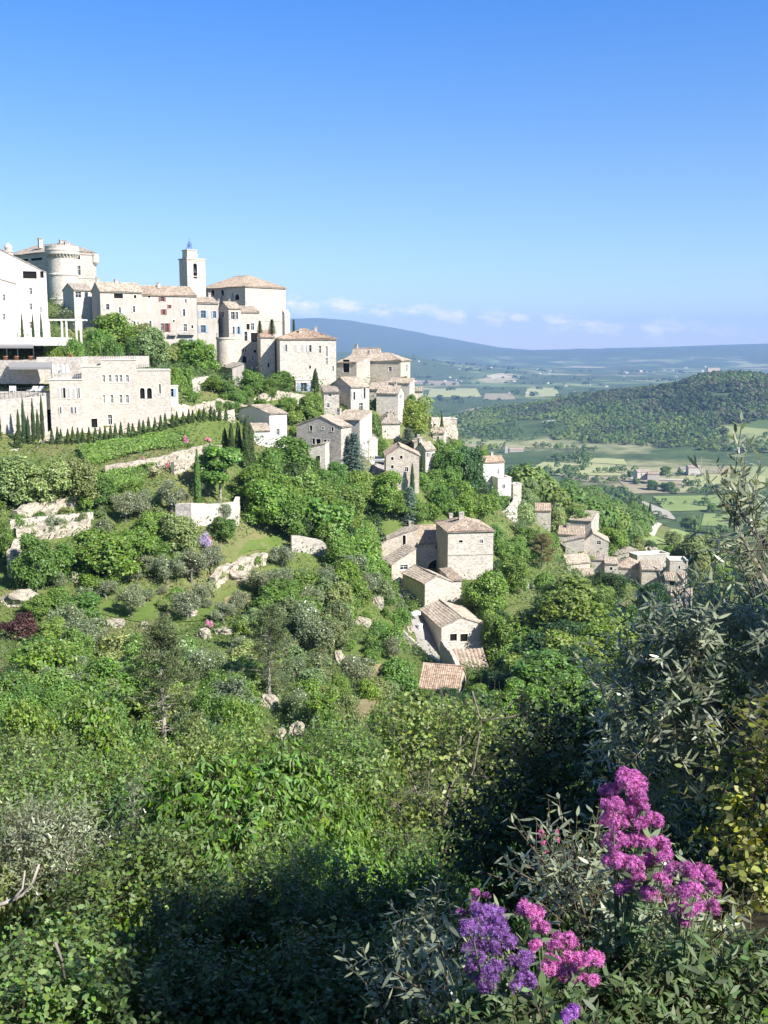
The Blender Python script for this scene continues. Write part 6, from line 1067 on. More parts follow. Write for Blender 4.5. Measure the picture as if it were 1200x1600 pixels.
for q in ([(846, 662), (878, 659), (876, 656.5), (849, 659)], [(768, 658), (790, 655), (788, 653), (770, 656)], [(811, 645), (822, 644), (821, 642), (813, 642.5)]): sheet('chalk_scar', 'pale bare rock on the flank of the wooded hill', 'chalk', q, (12, 5), 2.0, 'scar')
sheet('road', 'pale country road crossing the valley meadows', 'gravel_path', [(1000, 833), (1085, 830), (1085, 827.5), (1000, 830)], (40, 3), 1.0, 'road'); sheet('road', 'pale farm track below the tan farmhouse', 'gravel_path', [(985, 749.5), (1072, 752), (1072, 750), (985, 747.5)], (40, 3), 1.2, 'road')
# single trees on the plain
for px, b_, h, w, lb in ((911, 735, 9, 10, 'lone round tree standing in the light green field'), (1020, 766, 16, 24, 'first round tree beside the farm track'), (1042, 768, 16, 24, 'second round tree beside the farm track'), (995, 757, 10, 12, 'small tree at the corner of the fallow strip'), (1080, 832, 26, 34, 'round tree at the edge of the smooth meadow'), (1112, 800, 14, 18, 'round bush tree in the fresh green field'), (1040, 742, 14, 18, 'dark tree beside the tan farmhouse'), (985, 745, 10, 14, 'small tree beside the tan farmhouse yard')):
    g = ground_at(px, b_); k = g[1] / F; plant('broad', tuple(g), h * k, w * k, 'mid', lb, 'single trees on the valley floor')
# tiny houses
def tiny(loc, w, d, h, rz):
    m = MB(); m.box((-w / 2, -d / 2, -4), (w / 2, d / 2, h)); o = m.build('distant_house', 'plaster_white', None, loc=loc); me = o.data; me.materials.append(MATS['roof_pink']); k = len(me.vertices); o.rotation_euler = (0, 0, rz)
    m2 = MB(); e = .6; A = [(-w / 2 - e, -d / 2 - e, h), (w / 2 + e, -d / 2 - e, h), (w / 2 + e, 0, h + d * .22), (-w / 2 - e, 0, h + d * .22)]; B_ = [(-x, -y, z) for x, y, z in A]; m.poly(A); m.poly(B_); m.poly([(-w / 2, -d / 2, h), (-w / 2, 0, h + d * .2), (-w / 2, d / 2, h)]); m.poly([(w / 2, -d / 2, h), (w / 2, d / 2, h), (w / 2, 0, h + d * .2)])
    me.clear_geometry(); me.from_pydata(m.v, [], m.f); me.update(); me.polygons[6].material_index = 1; me.polygons[7].material_index = 1; return o
r = random.Random(8)
for i in range(46):
    px = r.gauss(869, 14); py = 559 + abs(px - 869) * .16 + r.uniform(-5, 4); g = ground_at(px, py)
    if g is None or g[1] < 5000: continue
    k = g[1] / 11000; o = tiny(tuple(g), r.uniform(13, 26) * k, r.uniform(12, 18) * k, r.uniform(9, 17) * k, r.uniform(-.6, .6)); tag(o, 'tiny pale house of the hilltop town far across the valley', 'house', 'houses of the distant hilltop town')
for i in range(60):
    px, py = r.uniform(645, 1190), r.uniform(556, 622)
    g = ground_at(px, py)
    if g is None or g[1] < 3300: continue
    k = g[1] / 7000; o = tiny((g[0], g[1], g[2]), r.uniform(11, 20) * max(k, .6), 11 * max(k, .6), 6 * max(k, .7), r.uniform(-.6, .6)); tag(o, 'tiny scattered white farmhouse on the hazy far plain', 'house', 'scattered houses of the far plain')

# ------------------------------------------------------------------ the near slope: real leaves on real twigs
def leaf_hex(P, N, T, l, w, r, fold=.12, curl=.15):
    """six cornered leaves with a folded midrib; P the leaf's foot"""
    n = len(P); N = unit(N); T = unit(T - N * (T * N).sum(1, keepdims=True)); B = np.cross(N, T); s = (.7 + .6 * r.random(n))[:, None]; l, w = l * s, w * s; q = lambda a, b_, c: P + T * l * a + B * w * b_ + N * w * c
    V = np.stack([q(0, 0, 0), q(.3, .42, -fold), q(.66, .38, -fold - curl), q(1, 0, -curl * 2), q(.66, -.38, -fold - curl), q(.3, -.42, -fold)], 1).reshape(-1, 3); return V, np.arange(6 * n).reshape(n, 6)
def twigs(seed, lobes, n, length, leaf, w, step, up=.5, droop=0.0, splay=.6, out=.6, mat_leaf='leaves_olive', rad=.003, hang=0.0, inner=.3, bias=(0, 0, 0)):
    """twigs set with leaves, filling ellipsoidal lobes: (leaf V/F, twig MB)"""
    r = np.random.default_rng(seed); L = np.array(lobes, float); p = np.prod(L[:, 3:], 1) ** .8; k = r.choice(len(L), n, p=p / p.sum()); d = unit(r.normal(size=(n, 3))); B0 = L[k, :3] + d * L[k, 3:] * (inner + (.95 - inner) * r.random(n) ** .6)[:, None]; D = unit(d * out + np.array([0, 0, up]) + r.normal(size=(n, 3)) * .45 + np.array(bias)); Lt = length * (.6 + .8 * r.random(n)); m = max(4, int(length / step)); s = np.tile(np.linspace(.12, 1, m), n); K = np.repeat(np.arange(n), m)
    pos = B0[K] + D[K] * (Lt[K] * s)[:, None] + np.array([0, 0, -droop]) * ((Lt[K] * s) ** 2 / length)[:, None]; side = np.tile(np.arange(m) % 2 * 2 - 1.0, n); a = r.uniform(0, math.pi, n)[K] + np.tile(np.arange(m) // 2 * 1.57, n); U = unit(np.cross(D, np.array([.31, .22, .93]))); W = np.cross(D, U); E = (U[K] * np.cos(a)[:, None] + W[K] * np.sin(a)[:, None]) * side[:, None]
    T = unit(D[K] * (1 - splay) + E * splay + r.normal(size=(n * m, 3)) * .15 + np.array([0, 0, -hang])); N = unit(np.cross(T, np.cross(D[K], T)) + r.normal(size=(n * m, 3)) * .35 + np.array([0, 0, .25])); VF = leaf_hex(pos, N, T, leaf, w, r)
    mb = MB()
    for i in range(n):
        q = [B0[i] + D[i] * Lt[i] * t_ + np.array([0, 0, -droop]) * (Lt[i] * t_) ** 2 / length for t_ in (-.15, .5, 1)]; mb.tube(q, [rad, rad * .7, rad * .35], 3, False)
    return VF, mb
def lobe(px, py, Y, rx, ry, deep=1.0): c = at(px, py, Y); k = Y / F; return (c[0], c[1], c[2], rx * k, max(rx, ry) * k * deep, ry * k)
def near_plant(name, label, cat, VF, mb, leaf_mat, colr, bark_mat, limbs=(), rads=(), group=None):
    o0 = VF[0].mean(0); rt = empty(name, o0); tag(rt, label, cat, group); o = link_mesh('foliage', np_mesh('foliage', VF[0] - o0, VF[1]), leaf_mat, rt); o.color = (*colr, 1)
    for P, r_ in zip(limbs, rads): mb.tube([np.array(p) for p in P], np.linspace(r_, r_ * .35, len(P)), 6)
    mb.v = [tuple(np.array(p) - o0) for p in mb.v]; o2 = mb.build('trunk', bark_mat, rt, True); return rt
P_ = lambda pts, Y: [at(x, y, Y + (i * .0)) for i, (x, y) in enumerate(pts)]
# the olive at the edge of the view
OL = [lobe(1110, 1060, 4.7, 130, 130), lobe(1010, 1130, 4.7, 70, 110, .8), lobe(1195, 1015, 4.6, 55, 60), lobe(1262, 1110, 4.8, 70, 140), lobe(1180, 1190, 4.7, 100, 90), lobe(1060, 1030, 4.6, 60, 50), lobe(1010, 1240, 4.9, 60, 60)]
VF, mb = twigs(11, OL, 640, .24, .056, .0125, .0125, .55, .0, .62, .5)
limbs = [P_([(1420, 1750), (1330, 1480), (1230, 1260), (1130, 1120), (1050, 1010)], 4.8), P_([(1330, 1480), (1330, 1200), (1260, 1000), (1205, 860), (1150, 790)], 4.6), P_([(1230, 1260), (1110, 1220), (1010, 1150), (985, 1070)], 4.8), P_([(1330, 1200), (1400, 1000), (1360, 850)], 4.7)]
near_plant('olive_tree', 'near olive tree with silver leaves reaching into the frame above the valerian', 'olive tree', VF, mb, 'leaves_olive', (.18, .21, .13), 'bark_grey', limbs, (.06, .035, .03, .035))
VF, mb = twigs(12, [lobe(1165, 815, 4.0, 26, 60), lobe(1185, 900, 4.1, 30, 50), lobe(1148, 782, 4.0, 10, 24)], 46, .2, .055, .013, .014, 1.0, 0, .55, .35, bias=(-.35, 0, .2)); near_plant('olive_branch', 'upright olive shoot standing out against the valley fields', 'olive branch', VF, mb, 'leaves_olive', (.21, .235, .15), 'bark_grey', [P_([(1290, 1010), (1210, 930), (1160, 840), (1140, 780)], 4.05)], (.012,))
# bush behind the olive and the thicket in the shade below it
def thick(label, lobes, n, leaf, w, colr, seed, mat='leaves_gloss', length=.3, step=.03, name='bush', cat='bush', group='bushes on the near bank', **kw): VF, mb = twigs(seed, lobes, n, length, leaf, w, step, mat_leaf=mat, **kw); c = np.mean([q[:3] for q in lobes], 0); gz = ground_z(c[0], c[1]); limbs = [[(c[0], c[1], gz - .2), (c[0] * .6 + q[0] * .4, c[1] * .6 + q[1] * .4, gz * .5 + q[2] * .5), q[:3]] for q in lobes]; return near_plant(name, label, cat, VF, mb, mat, colr, 'bark_brown', limbs, [max(.004, leaf * .16)] * len(limbs), group)
thick('dark thicket in the shade behind the near olive', [lobe(900, 1230, 8.5, 120, 110), lobe(830, 1330, 8, 120, 80), lobe(1000, 1330, 7.5, 120, 90)], 900, .06, .032, (.026, .044, .014), 21, length=.4)  # leaves coloured darker to deepen the shade behind the olive
thick('yellow leaved shrub hanging in beside the near olive', [lobe(1175, 1270, 3.6, 60, 90), lobe(1240, 1200, 3.6, 60, 120), lobe(1160, 1390, 3.4, 40, 60)], 210, .028, .02, (.19, .20, .045), 22, 'leaves', .16, .016)
thick('silver sage shoots with long leaves between the valerian heads', [lobe(900, 1400, 2.9, 60, 50), lobe(1010, 1440, 2.7, 70, 45), lobe(960, 1480, 2.6, 60, 30), lobe(860, 1390, 3.1, 40, 40), lobe(1060, 1470, 2.9, 60, 30)], 190, .042, .0105, (.21, .24, .14), 23, 'leaves_olive', .17, .016, up=.9, out=.3)
thick('grey leaved shoots beside the violet tinted valerian', [lobe(690, 1500, 3.2, 50, 30), lobe(730, 1560, 2.6, 60, 40), lobe(640, 1560, 3.2, 60, 40)], 120, .042, .012, (.18, .21, .125), 24, 'leaves_olive', .18, .018, up=.9, out=.3)
# fruit tree with long hanging leaves
CH = [lobe(320, 1250, 13.5, 75, 60), lobe(430, 1235, 14, 70, 60), lobe(385, 1290, 13, 80, 45), lobe(490, 1260, 14.5, 40, 50), lobe(270, 1235, 14, 40, 40), lobe(440, 1190, 14.5, 40, 25), lobe(330, 1330, 12.5, 50, 35)]
VF, mb = twigs(31, CH, 900, .42, .115, .04, .03, .3, .5, .7, .6, hang=.9, rad=.005); c = at(390, 1420, 14); gz = ground_z(c[0], 14)
near_plant('fruit_tree', 'fruit tree with long glossy hanging leaves in the middle of the near slope', 'fruit tree', VF, mb, 'leaves_gloss', (.085, .155, .030), 'bark_brown', [[(c[0], 14, gz - .3), (c[0] - .1, 14, gz + 1.4), at(400, 1290, 14)]] + [[at(395, 1340, 14), at(q_[0], q_[1], 14)] for q_ in ((320, 1250), (430, 1235), (490, 1260), (270, 1235), (440, 1190))], [.12] + [.05] * 5)
# bare branched tree with pale twisting limbs
YB = 36.0
LB = [lobe(690, 1210, YB, 110, 75, .9), lobe(620, 1180, YB, 70, 60), lobe(800, 1190, YB, 80, 70), lobe(560, 1215, YB - 1, 50, 40), lobe(740, 1280, YB, 90, 50), lobe(650, 1290, YB - 1, 70, 45), lobe(850, 1250, YB, 50, 60), lobe(720, 1130, YB, 70, 35), lobe(640, 1120, YB, 50, 30)]
cV = crown(41, LB, 800, 9, .17, .12, .2, jit=.9, inner=.2); mb = MB(); limbs = [P_(q, YB - .8) for q in ([(700, 1400), (697, 1330), (690, 1290), (700, 1240), (715, 1200), (720, 1150)], [(697, 1330), (715, 1290), (722, 1250), (740, 1200), (752, 1130), (738, 1080)], [(735, 1165), (752, 1126), (800, 1120), (832, 1108)], [(752, 1130), (785, 1112), (818, 1082)], [(640, 1335), (622, 1265), (575, 1225), (540, 1236)], [(622, 1265), (620, 1230), (600, 1190)], [(650, 1310), (656, 1250), (640, 1210), (620, 1150)], [(735, 1300), (738, 1270), (770, 1240), (800, 1190)], [(690, 1290), (668, 1240), (672, 1180)], [(700, 1390), (725, 1330), (745, 1300), (740, 1270)])]
_, tw_ = twigs(42, LB, 420, 1.5, .1, .05, .5, .7, 0, .5, .8, rad=.011, inner=.2); k_ = len(mb.v); mb.v += tw_.v; mb.f += [tuple(q + k_ for q in f_) for f_ in tw_.f]
near_plant('bare_branched_tree', 'half bare tree with pale twisting limbs in front of the lone pink roof', 'tree', cV, mb, 'leaves', (.13, .165, .045), 'bark_grey', limbs, (.10, .07, .045, .03, .06, .035, .05, .035, .035, .05))
# silver shrub and the plants round it
for lb, lobes, n, lf, w_, c_, sd, mt in [
  ('silver grey shrub on the near slope above the fallen branch', [lobe(80, 1330, 13, 75, 55), lobe(140, 1370, 12.5, 45, 35), lobe(30, 1310, 13.5, 50, 35), lobe(100, 1300, 13.5, 40, 25)], 620, .075, .022, (.235, .275, .15), 51, 'leaves_olive'),
  ('small silver shrub between the silver grey shrub and the fruit tree', [lobe(235, 1270, 16, 35, 40), lobe(215, 1320, 15, 40, 25)], 260, .075, .022, (.20, .235, .13), 52, 'leaves_olive'),
  ('yellow green bush below the silver grey shrub', [lobe(200, 1360, 11, 70, 40), lobe(260, 1350, 11.5, 50, 40), lobe(130, 1425, 10, 50, 30)], 380, .06, .034, (.075, .115, .028), 53, 'leaves'),
  ('light green bush below the fruit tree', [lobe(440, 1350, 11, 55, 30), lobe(500, 1380, 10.5, 50, 30), lobe(400, 1385, 10.5, 40, 25)], 300, .055, .028, (.12, .18, .045), 54, 'leaves'),
  ('bright leaved bush at the lower corner beside the broken stick', [lobe(60, 1530, 7, 70, 50), lobe(120, 1570, 6.5, 50, 40), lobe(150, 1500, 7.2, 36, 40), lobe(40, 1590, 6.2, 60, 40)], 420, .05, .034, (.095, .150, .042), 55, 'leaves'),
  ('dark bush in the shade below the light green bush', [lobe(330, 1450, 9, 90, 60), lobe(430, 1440, 9, 80, 55), lobe(260, 1480, 8.5, 60, 50)], 700, .05, .03, (.042, .072, .020), 56, 'leaves_gloss'),  # leaf colour darkened to deepen the shade, here and in the shaded bushes below
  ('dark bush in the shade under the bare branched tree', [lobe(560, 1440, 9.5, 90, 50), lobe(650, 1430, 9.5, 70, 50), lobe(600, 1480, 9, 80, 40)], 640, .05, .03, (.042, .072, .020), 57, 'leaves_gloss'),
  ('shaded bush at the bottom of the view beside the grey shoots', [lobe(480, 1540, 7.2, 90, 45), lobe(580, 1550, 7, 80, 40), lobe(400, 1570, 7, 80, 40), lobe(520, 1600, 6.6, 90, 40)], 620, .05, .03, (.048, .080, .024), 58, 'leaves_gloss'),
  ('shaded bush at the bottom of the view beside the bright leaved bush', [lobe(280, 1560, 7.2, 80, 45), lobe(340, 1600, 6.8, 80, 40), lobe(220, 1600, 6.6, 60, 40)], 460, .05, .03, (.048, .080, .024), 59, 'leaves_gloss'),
  ('light leaved sprig bush catching the sun above the grey shoots', [lobe(640, 1490, 7.4, 40, 20), lobe(690, 1470, 7, 40, 25), lobe(580, 1500, 7.4, 30, 16)], 150, .045, .026, (.14, .19, .07), 60, 'leaves'),
  ('broad bush in front of the half bare pine', [lobe(120, 1240, 20, 80, 50), lobe(200, 1230, 21, 50, 40), lobe(40, 1250, 19, 60, 40)], 520, .085, .05, (.095, .155, .035), 61, 'leaves'),
  ('yellow green bush between the fruit tree and the white crag', [lobe(300, 1190, 24, 60, 30), lobe(380, 1180, 25, 60, 30), lobe(240, 1200, 23, 40, 30)], 420, .09, .055, (.13, .18, .045), 62, 'leaves'),
  ('mid green bush under the white crag', [lobe(540, 1190, 28, 60, 40), lobe(500, 1170, 30, 50, 30)], 360, .10, .06, (.10, .16, .04), 63, 'leaves'),
  ('rough bush at the outer edge above the silver grey shrub', [lobe(20, 1200, 22, 60, 40), lobe(90, 1190, 24, 50, 30), lobe(0, 1260, 18, 50, 30)], 420, .085, .05, (.11, .15, .05), 64, 'leaves'),
  ('dark leafy bush below the limbs of the bare branched tree', [lobe(720, 1350, 22, 80, 50), lobe(820, 1330, 20, 70, 60), lobe(620, 1360, 20, 70, 40)], 560, .08, .05, (.075, .125, .03), 65, 'leaves')]:
    thick(lb, lobes, n, lf, w_, c_, sd, mt, length=lf * 5.5, step=lf * .55, rad=lf * .05)
def branch(label, polys, Y, r_, mat='bark_pale', name='fallen_branch'):
    m = MB(); o0 = at(*polys[0][0], Y)
    for i, q in enumerate(polys): P = np.array([at(x, y, Y + .05 * j) for j, (x, y) in enumerate(q)]) - o0; m.tube(P, np.linspace(r_, r_ * .5, len(P)) * (1 if i == 0 else .65), 7)
    o = m.build(name, mat, None, True, o0); tag(o, label, 'branch'); return o
branch('bare pale branch curving up at the outer edge of the near slope', [[(-20, 1420), (10, 1410), (35, 1398), (52, 1378), (61, 1350)], [(22, 1404), (35, 1388), (39, 1360)]], 9, .022)
branch('broken brown stick leaning beside the bright leaved bush', [[(86, 1472), (96, 1500), (103, 1540), (96, 1600)]], 6.3, .011, 'bark_grey', 'stick')
branch('thin reddish twig crossing below the pale branch', [[(30, 1450), (45, 1480), (60, 1500)], [(45, 1480), (58, 1470)]], 7.5, .012, 'bark_brown', 'stick')
# mid slope bushes between the near bank and the far woods
for px, top, Yv, w, c in ((60, 1130, 46, 110, 'mid'), (160, 1150, 40, 90, 'bright'), (20, 1160, 38, 80, 'mid'), (350, 1130, 48, 90, 'mid'), (520, 1120, 50, 80, 'mid'), (240, 1170, 36, 80, 'olive'), (100, 1190, 32, 80, 'bright'), (330, 1160, 36, 80, 'mid'), (600, 1100, 58, 70, 'mid'), (780, 1110, 55, 100, 'mid'), (880, 1100, 50, 100, 'mid'), (860, 1160, 34, 90, 'dark'), (930, 1150, 30, 100, 'dark'), (820, 1060, 70, 90, 'bright'), (960, 1090, 60, 110, 'mid'), (1060, 1090, 50, 110, 'dark'), (1150, 1080, 40, 120, 'dark'), (540, 1080, 66, 60, 'olive'), (20, 1080, 60, 90, 'mid'), (120, 1080, 60, 80, 'lime'), (380, 1090, 60, 80, 'mid'), (200, 1100, 52, 80, 'mid'), (920, 1130, 22, 130, 'dark'), (850, 1210, 17, 120, 'dark'), (780, 1330, 14, 110, 'dark'), (560, 1320, 16, 110, 'mid'), (960, 1210, 14, 140, 'dark'), (70, 1180, 30, 90, 'mid'), (170, 1195, 27, 80, 'olive'), (260, 1150, 40, 80, 'bright'), (30, 1220, 24, 90, 'mid'), (140, 1230, 22, 80, 'bright'), (520, 1150, 34, 70, 'mid'), (580, 1140, 45, 80, 'bright'), (240, 1290, 15, 90, 'mid'), (20, 1270, 17, 80, 'olive'), (180, 1310, 12, 90, 'bright'), (640, 1330, 18, 110, 'mid'), (700, 1370, 14, 120, 'dark'), (560, 1380, 13, 120, 'mid'), (480, 1330, 14, 90, 'bright'), (100, 1400, 10, 110, 'mid'), (20, 1450, 8.5, 120, 'bright'), (330, 1390, 11, 110, 'mid'), (0, 1120, 55, 90, 'dark'), (300, 1110, 56, 80, 'olive'), (150, 1090, 62, 90, 'mid'), (60, 1070, 70, 90, 'bright'), (340, 1070, 74, 80, 'bright')):
    VT('broad_near' if Yv > 34 and w > 80 else 'bush_near', px, top, Yv, w * 1.15, c)
for px, top, Yv, w, c in ((120, 1105, 33, 170, 'mid'), (350, 1180, 27, 140, 'bright'), (40, 1225, 18, 190, 'mid'), (230, 1235, 17, 150, 'dark'), (900, 1080, 40, 150, 'mid'), (60, 1100, 44, 120, 'bright'), (300, 1400, 10.5, 190, 'dark'), (540, 1390, 11, 170, 'dark')): VT('broad_near', px, top, Yv, w, c)
cover('brambles', 'tangled leafy brambles covering the near bank', 3000, (3.2, 60), (-30, 30), (.062, .105, .026), 'leaves', .0052, .55, 14, 5, 1.9)
cover('brambles', 'broad leaved creepers among the brambles of the near bank', 500, (3.2, 40), (-30, 30), (.11, .18, .035), 'leaves', .0095, .7, 9, 7, 1.5)
# long dark blades at the edge of the viewing ledge
r = np.random.default_rng(77); n = 420; a = np.radians(r.uniform(2, 24, n)); rr = r.uniform(1.5, 2.5, n); X, Y_ = rr * np.sin(a), rr * np.cos(a); Z = height(X, Y_) + .02; d = unit(np.stack([r.normal(0, .5, n) - .35, r.normal(0, .4, n), 1.0 + 0 * a], 1)); Ln = r.uniform(.25, .55, n)[:, None]
N = unit(np.cross(d, r.normal(size=(n, 3)))); o = link_mesh('grass', np_mesh('grass', *leaf_hex(np.stack([X, Y_, Z], 1), N, d, Ln, .016, r, .1, 3.0)), 'leaves'); o.color = (.06, .10, .035, 1); tag(o, 'long dark grass blades along the edge of the viewing ledge', 'grass', kind='stuff')
# ------------------------------------------------------------------ red valerian
def valerian(label, heads, Y, colr, seed, leafc=(.085, .125, .06)):
    r = np.random.default_rng(seed); H_ = [(at(x, y, Y + r.normal(0, .03)), q * Y / F) for x, y, q in heads]; c = np.mean([h_[0] for h_ in H_], 0); gz = ground_z(c[0], c[1] + .12); foot = np.array([c[0] + .02, c[1] + .12, gz]); rt = empty('valerian_plant', foot); tag(rt, label, 'valerian', 'flowering valerian plants on the ledge'); mb = MB(); LP, LN, LT = [], [], []
    core = np.array([c[0], c[1] + .05, max(c[2] - .12, gz + .1)]); mb.tube([foot - foot, (foot * .5 + core * .5 + np.array([.02, 0, 0])) - foot, core - foot], [.005, .004, .003], 6)
    for i, (p, q) in enumerate(H_):
        s = foot + (core - foot) * r.uniform(.45, 1); mid = (s + p) / 2 + np.array([0, .02, -.02]); mb.tube([s - foot, mid - foot, p - foot - np.array([0, 0, q * .3])], [.0025, .002, .0014], 5)
        for k in range(9): LP.append(s + (p - s) * r.random() * .9 - foot); t_ = np.array([r.normal(), r.normal(), .5]); LT.append(t_); LN.append(np.array([0, -.2, 1.0]) + r.normal(0, .3, 3))
        n = min(int(110 + (q / .012) ** 2 * 48), 700); sub = 7; sd = unit(r.normal(size=(sub, 3))); sd[:, 2] = np.abs(sd[:, 2]) - .25; sc_ = p + sd * q * .62 * r.uniform(.8, 1.25, (sub, 1)) * np.array([1.15, 1, .8]); kk = r.integers(0, sub, n); d = unit(r.normal(size=(n, 3)) + unit(sc_ - p)[kk] * .7 + np.array([0, 0, .25])); C = sc_[kk] + d * (q * .56 * (.5 + .6 * r.random(n) ** .6))[:, None]; nn = unit(d + r.normal(0, .4, (n, 3))); u = unit(np.cross(nn, r.normal(size=(n, 3)))); w = np.cross(nn, u); szf = r.uniform(.6, 1.15, n)[:, None]
        Vv = []
        for j in range(5):
            a0 = 2 * math.pi * j / 5; f = lambda rr_, aa, lift: C + ((u * math.cos(aa) + w * math.sin(aa)) * rr_ + nn * lift) * szf; R_ = .0040; Vv.append(np.stack([C, f(R_ * .75, a0 - .33, .0006), f(R_ * 1.25, a0, .0012), f(R_ * .75, a0 + .33, .0006)], 1))
        tubeq = np.stack([C, C - nn * .004 + u * .0007, p + (C - p) * .45, C - nn * .004 - u * .0007], 1); Vv.append(tubeq); Vv = np.concatenate(Vv, 0).reshape(-1, 3) - foot; o = link_mesh('flower_head', np_mesh('flower_head', Vv, np.arange(len(Vv)).reshape(-1, 4)), 'petals', rt); v_ = r.uniform(.85, 1.15); o.color = (colr[0] * v_, colr[1] * v_, colr[2] * v_, 1)
    mb.build('stem', 'stem_green', rt, True); m_ = len(LP); o = link_mesh('leaves', np_mesh('leaves', *leaf_hex(np.array(LP), np.array(LN), np.array(LT), .045, .014, r)), 'leaves', rt); o.color = (*leafc, 1); return rt
t = NT('stem_green'); t.base((.085, .115, .05), .6, .2)
PK = (.33, .10, .30)
valerian('tallest pink valerian with a tower of flower heads before the near olive', [(978, 1225, 27), (958, 1238, 17), (1000, 1240, 16), (958, 1260, 18), (985, 1262, 16), (1006, 1256, 13), (958, 1286, 20), (990, 1287, 18), (1018, 1284, 17), (965, 1315, 22), (1000, 1318, 18), (1030, 1322, 18), (1040, 1338, 13), (962, 1345, 18), (986, 1350, 16), (1012, 1340, 15), (975, 1386, 17), (1012, 1400, 18), (1034, 1374, 13), (992, 1368, 12)], 2.25, PK, 1)
valerian('pink valerian with clustered heads right of the tallest one', [(1066, 1362, 22), (1092, 1366, 19), (1060, 1392, 17), (1085, 1396, 19), (1117, 1388, 15), (1060, 1420, 17), (1084, 1424, 15), (1070, 1440, 11), (1108, 1418, 16)], 2.15, PK, 2)
valerian('pink valerian tinted violet for shade, with broad heads nearest the grey shoots', [(760, 1430, 25), (738, 1452, 18), (778, 1452, 21), (748, 1486, 22), (786, 1475, 20), (738, 1520, 17), (772, 1518, 18), (810, 1500, 20), (818, 1535, 19), (836, 1560, 22), (842, 1588, 12), (760, 1540, 14)], 1.9, (.165, .075, .25), 3)  # violet petal colour stands for blue shade on the same pink flower
valerian('bright pink valerian beside the violet tinted one', [(826, 1424, 21), (846, 1450, 16), (876, 1474, 23), (902, 1498, 20), (926, 1500, 16), (858, 1508, 19), (888, 1524, 17), (920, 1530, 14), (842, 1480, 13)], 2.0, (.37, .11, .32), 4)
valerian('single low purple valerian head at the bottom edge', [(895, 1583, 15), (884, 1590, 10)], 1.8, (.24, .09, .36), 5)
valerian('small pink valerian spikes in the shade below the thicket', [(846, 1300, 4), (848, 1308, 5), (850, 1318, 5), (870, 1300, 4), (872, 1312, 4), (852, 1330, 5)], 4.6, (.5, .12, .34), 6)
valerian('faint purple valerian in shade behind the violet tinted heads', [(742, 1395, 7), (746, 1408, 8), (720, 1425, 7), (724, 1440, 8), (760, 1400, 6)], 3.4, (.36, .12, .36), 7)
# unseen trees added beside the viewer to cast shade over the near bank
for (x, y, tp, w, lb) in ((8.5, .95, 6.7, 3.5, 'tree added out of view to shade the near bank, nearest the viewing ledge'), (10.2, 1.5, 7.2, 4.0, 'second tree added out of view to shade the near bank'), (11.9, 3.1, 7.5, 4.2, 'third and farthest tree added out of view to shade the near bank')): z = ground_z(x, y); plant('broad_near', (x, y, z - .2), tp - z, w, 'mid', lb, 'trees added out of view for shade')
for (x, y, tp, w, lb) in ((2.9, .3, .35, 1.5, 'dark bush added out of view for shade at the end of the viewing ledge'), (3.6, 1.5, .3, 1.6, 'second dark bush added out of view for shade along the viewing ledge'), (2.2, -.8, .4, 1.5, 'dark bush added out of view for shade behind the viewing ledge'), (4.4, 2.6, .2, 1.6, 'dark bush added out of view for shade where the viewing ledge drops away')): z = ground_z(x, y); plant('bush_near', (x, y, z - .1), tp - z, w, 'dark', lb, 'bushes added out of view for shade')  # unseen bushes added to shade the ground under the valerian
thick('dark low leaves round the feet of the valerian', [lobe(960, 1570, 2.2, 90, 40), lobe(1080, 1550, 2.3, 90, 50), lobe(860, 1640, 1.9, 110, 40), lobe(1180, 1540, 2.4, 60, 50), lobe(760, 1640, 1.9, 90, 40)], 620, .032, .010, (.06, .09, .035), 66, 'leaves', .09, .009, up=.7, out=.4)

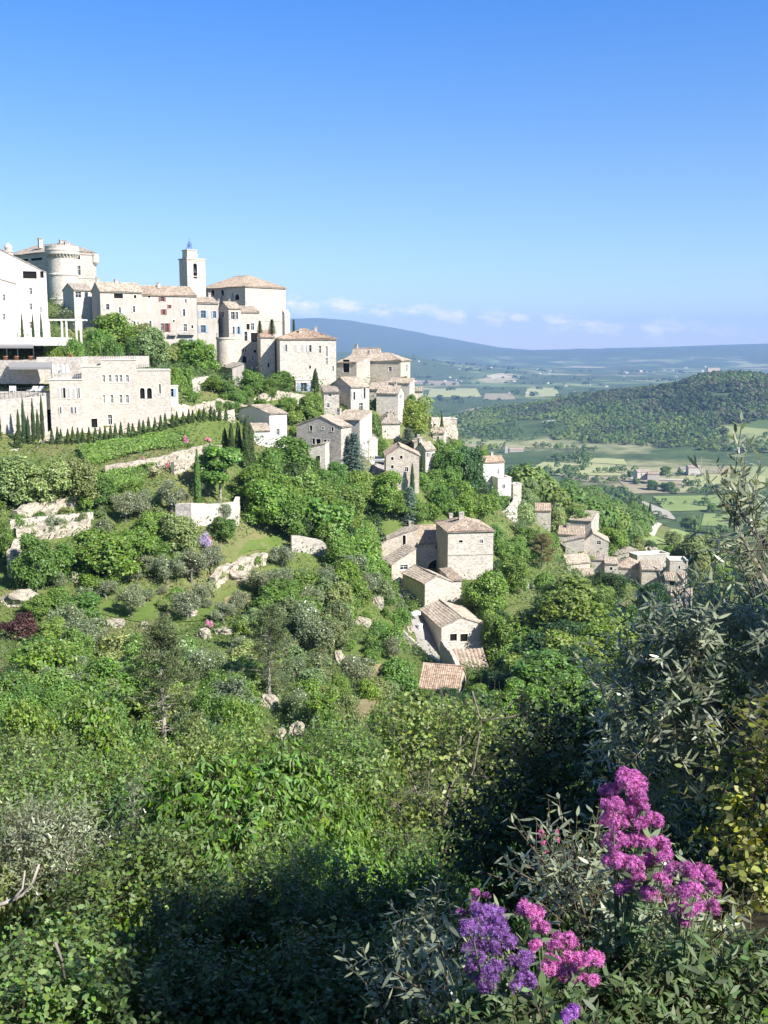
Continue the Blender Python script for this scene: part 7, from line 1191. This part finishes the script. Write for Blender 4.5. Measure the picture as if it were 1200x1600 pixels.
# ------------------------------------------------------------------ labels: what every other plant stands beside
LMK = [('the white hotel', 40, 470), ('the pergola', 100, 512), ('the castle', 100, 420), ('the row houses', 230, 510), ('the hotel wings', 180, 610), ('the arched wing', 240, 610), ('the tall retaining wall', 30, 655), ('the ivy bank', 210, 700), ('the lower ivy bank', 195, 755), ('the rubble bank', 75, 790), ('the grey coping wall', 80, 810), ('the lone cypress', 310, 760),
       ('the straight terrace wall', 340, 800), ('the tiered tree', 342, 735), ('the cypress cluster', 378, 690), ('the white fronted house', 435, 670), ('the rubble gable house', 500, 690), ('the blue spruce', 553, 715), ('the cream gabled house', 628, 735), ('the manor', 480, 560), ('the hipped house', 600, 585), ('the bright fronted house', 560, 630), ('the bastion', 350, 550), ('the garden house', 370, 590),
       ('the clipped hedge', 282, 592), ('the two slender cypresses', 530, 800), ('the grey garden wall', 480, 848), ('the very large round tree', 445, 725), ('the crumbling wall', 380, 885), ('the olive lawn', 310, 960), ('the purple bush', 30, 980), ('the big white outcrop', 33, 940), ('the half bare pine', 257, 1080), ('the leaning pine', 420, 1010), ('the white crag', 464, 1148), ('the pine crag', 420, 1100),
       ('the reddish scar', 530, 1035), ('the lane', 655, 1000), ('the barn house', 725, 1000), ('the lone pink roof', 690, 1060), ('the dry grass', 570, 1095), ('the white framed window house', 630, 900), ('the lopsided grey roof', 620, 830), ('the tower house', 735, 860), ('the ruined shed', 738, 1030), ('the huge pale tree', 874, 950), ('the broad bright tree', 930, 1015), ('the hamlet', 920, 840), ('the warm hamlet house', 900, 890),
       ('the pyramid roof', 983, 885), ('the tall warm house', 1018, 905), ('the hamlet cottages', 1062, 935), ('the stub tower house', 1060, 890), ('the high cream wall', 790, 820), ('the red roofed white house', 770, 745), ('the ridge wall', 692, 660), ('the ridge cypress', 690, 670), ('the thin house', 670, 720), ('the brownish pine', 846, 860), ('the dark round tree', 1018, 940), ('the near olive', 1080, 1050), ('the fruit tree', 400, 1250), ('the bare branched tree', 700, 1200), ('the silver shrub', 80, 1330),
       ('the lilac shrub', 318, 838), ('the fallen branch', 30, 1395), ('the valerian flowers', 850, 1470), ('the brown rubble bank', 80, 830), ('the olive pair', 205, 790), ('the big green bush', 165, 870), ('the pale boulder', 228, 880), ('the dark stemmed tree', 622, 1055), ('the ochre rock', 565, 975), ('the white lane wall', 660, 1010), ('the hamlet cliff', 845, 818)]
USED = {p['label'] for p in PLANTS if p['label']}
def size_word(p): h = p['h']; return {'bush': ('small', 'low', 'big')}.get(p['kind'], ('small', 'medium', 'tall'))[0 if h < 2.0 else 1 if h < (3.2 if 'bush' in p['kind'] else 5.5) else 2]
def auto_labels():
    for p in PLANTS:
        if p['label']: p['o']['label'] = p['label']
        else:
            base = f"{size_word(p)} {TWORD[p['tone']]} {KWORD[p['kind']]}"; cand = []
            for nm, x, y in LMK:
                dx, dy = p['px'] - x, p['py'] - y; d = math.hypot(dx, dy)
                if d < 6: continue
                ax, ay = abs(dx), abs(dy)
                for rel, pen in ((('above' if dy < 0 else 'below'), 0 if ay > ax * 1.2 else 60), (('left of' if dx < 0 else 'right of'), 0 if ax > ay * 1.2 else 60), ((('up and ' if dy < 0 else 'down and ') + ('left of' if dx < 0 else 'right of')), 0 if .45 < ax / (ay + 1e-6) < 2.2 else 70)):
                    rel2 = ('well ' if d > 95 else 'close ' if d < 34 else '') + rel; cand.append((d + pen, f"{base} {rel2} {nm}"))
            cand.sort(); lab = next((c for d, c in cand if c not in USED), cand[0][1]); p['o']['label'] = lab; USED.add(lab)
        if p['group']: p['o']['group'] = p['group']
        elif p['kind'] in ('olive', 'olive_fine'): p['o']['group'] = 'olive trees on the terraced slope'
        elif p['kind'] in ('broad', 'broad_near'): p['o']['group'] = 'leafy trees on the village slope'
        elif p['kind'] in ('bush', 'bush_near'): p['o']['group'] = 'bushes on the village slope'
auto_labels()

# ------------------------------------------------------------------ the air
m = MB(); m.box((-19000, -500, -215), (19000, 19500, 480)); hz = m.build('haze', None); tag(hz, 'thin blue summer haze filling the air over the whole valley', 'haze', kind='stuff')
t = NT('haze_air'); t.n.remove(t.p); pv = t.new('VolumePrincipled'); pv.inputs['Color'].default_value = (.34, .54, 1.0, 1); pv.inputs['Density'].default_value = 6.5e-5; pv.inputs['Anisotropy'].default_value = 0.0
t.link(pv.outputs[0], t.out.inputs['Volume']); hz.data.materials.append(MATS['haze_air'])
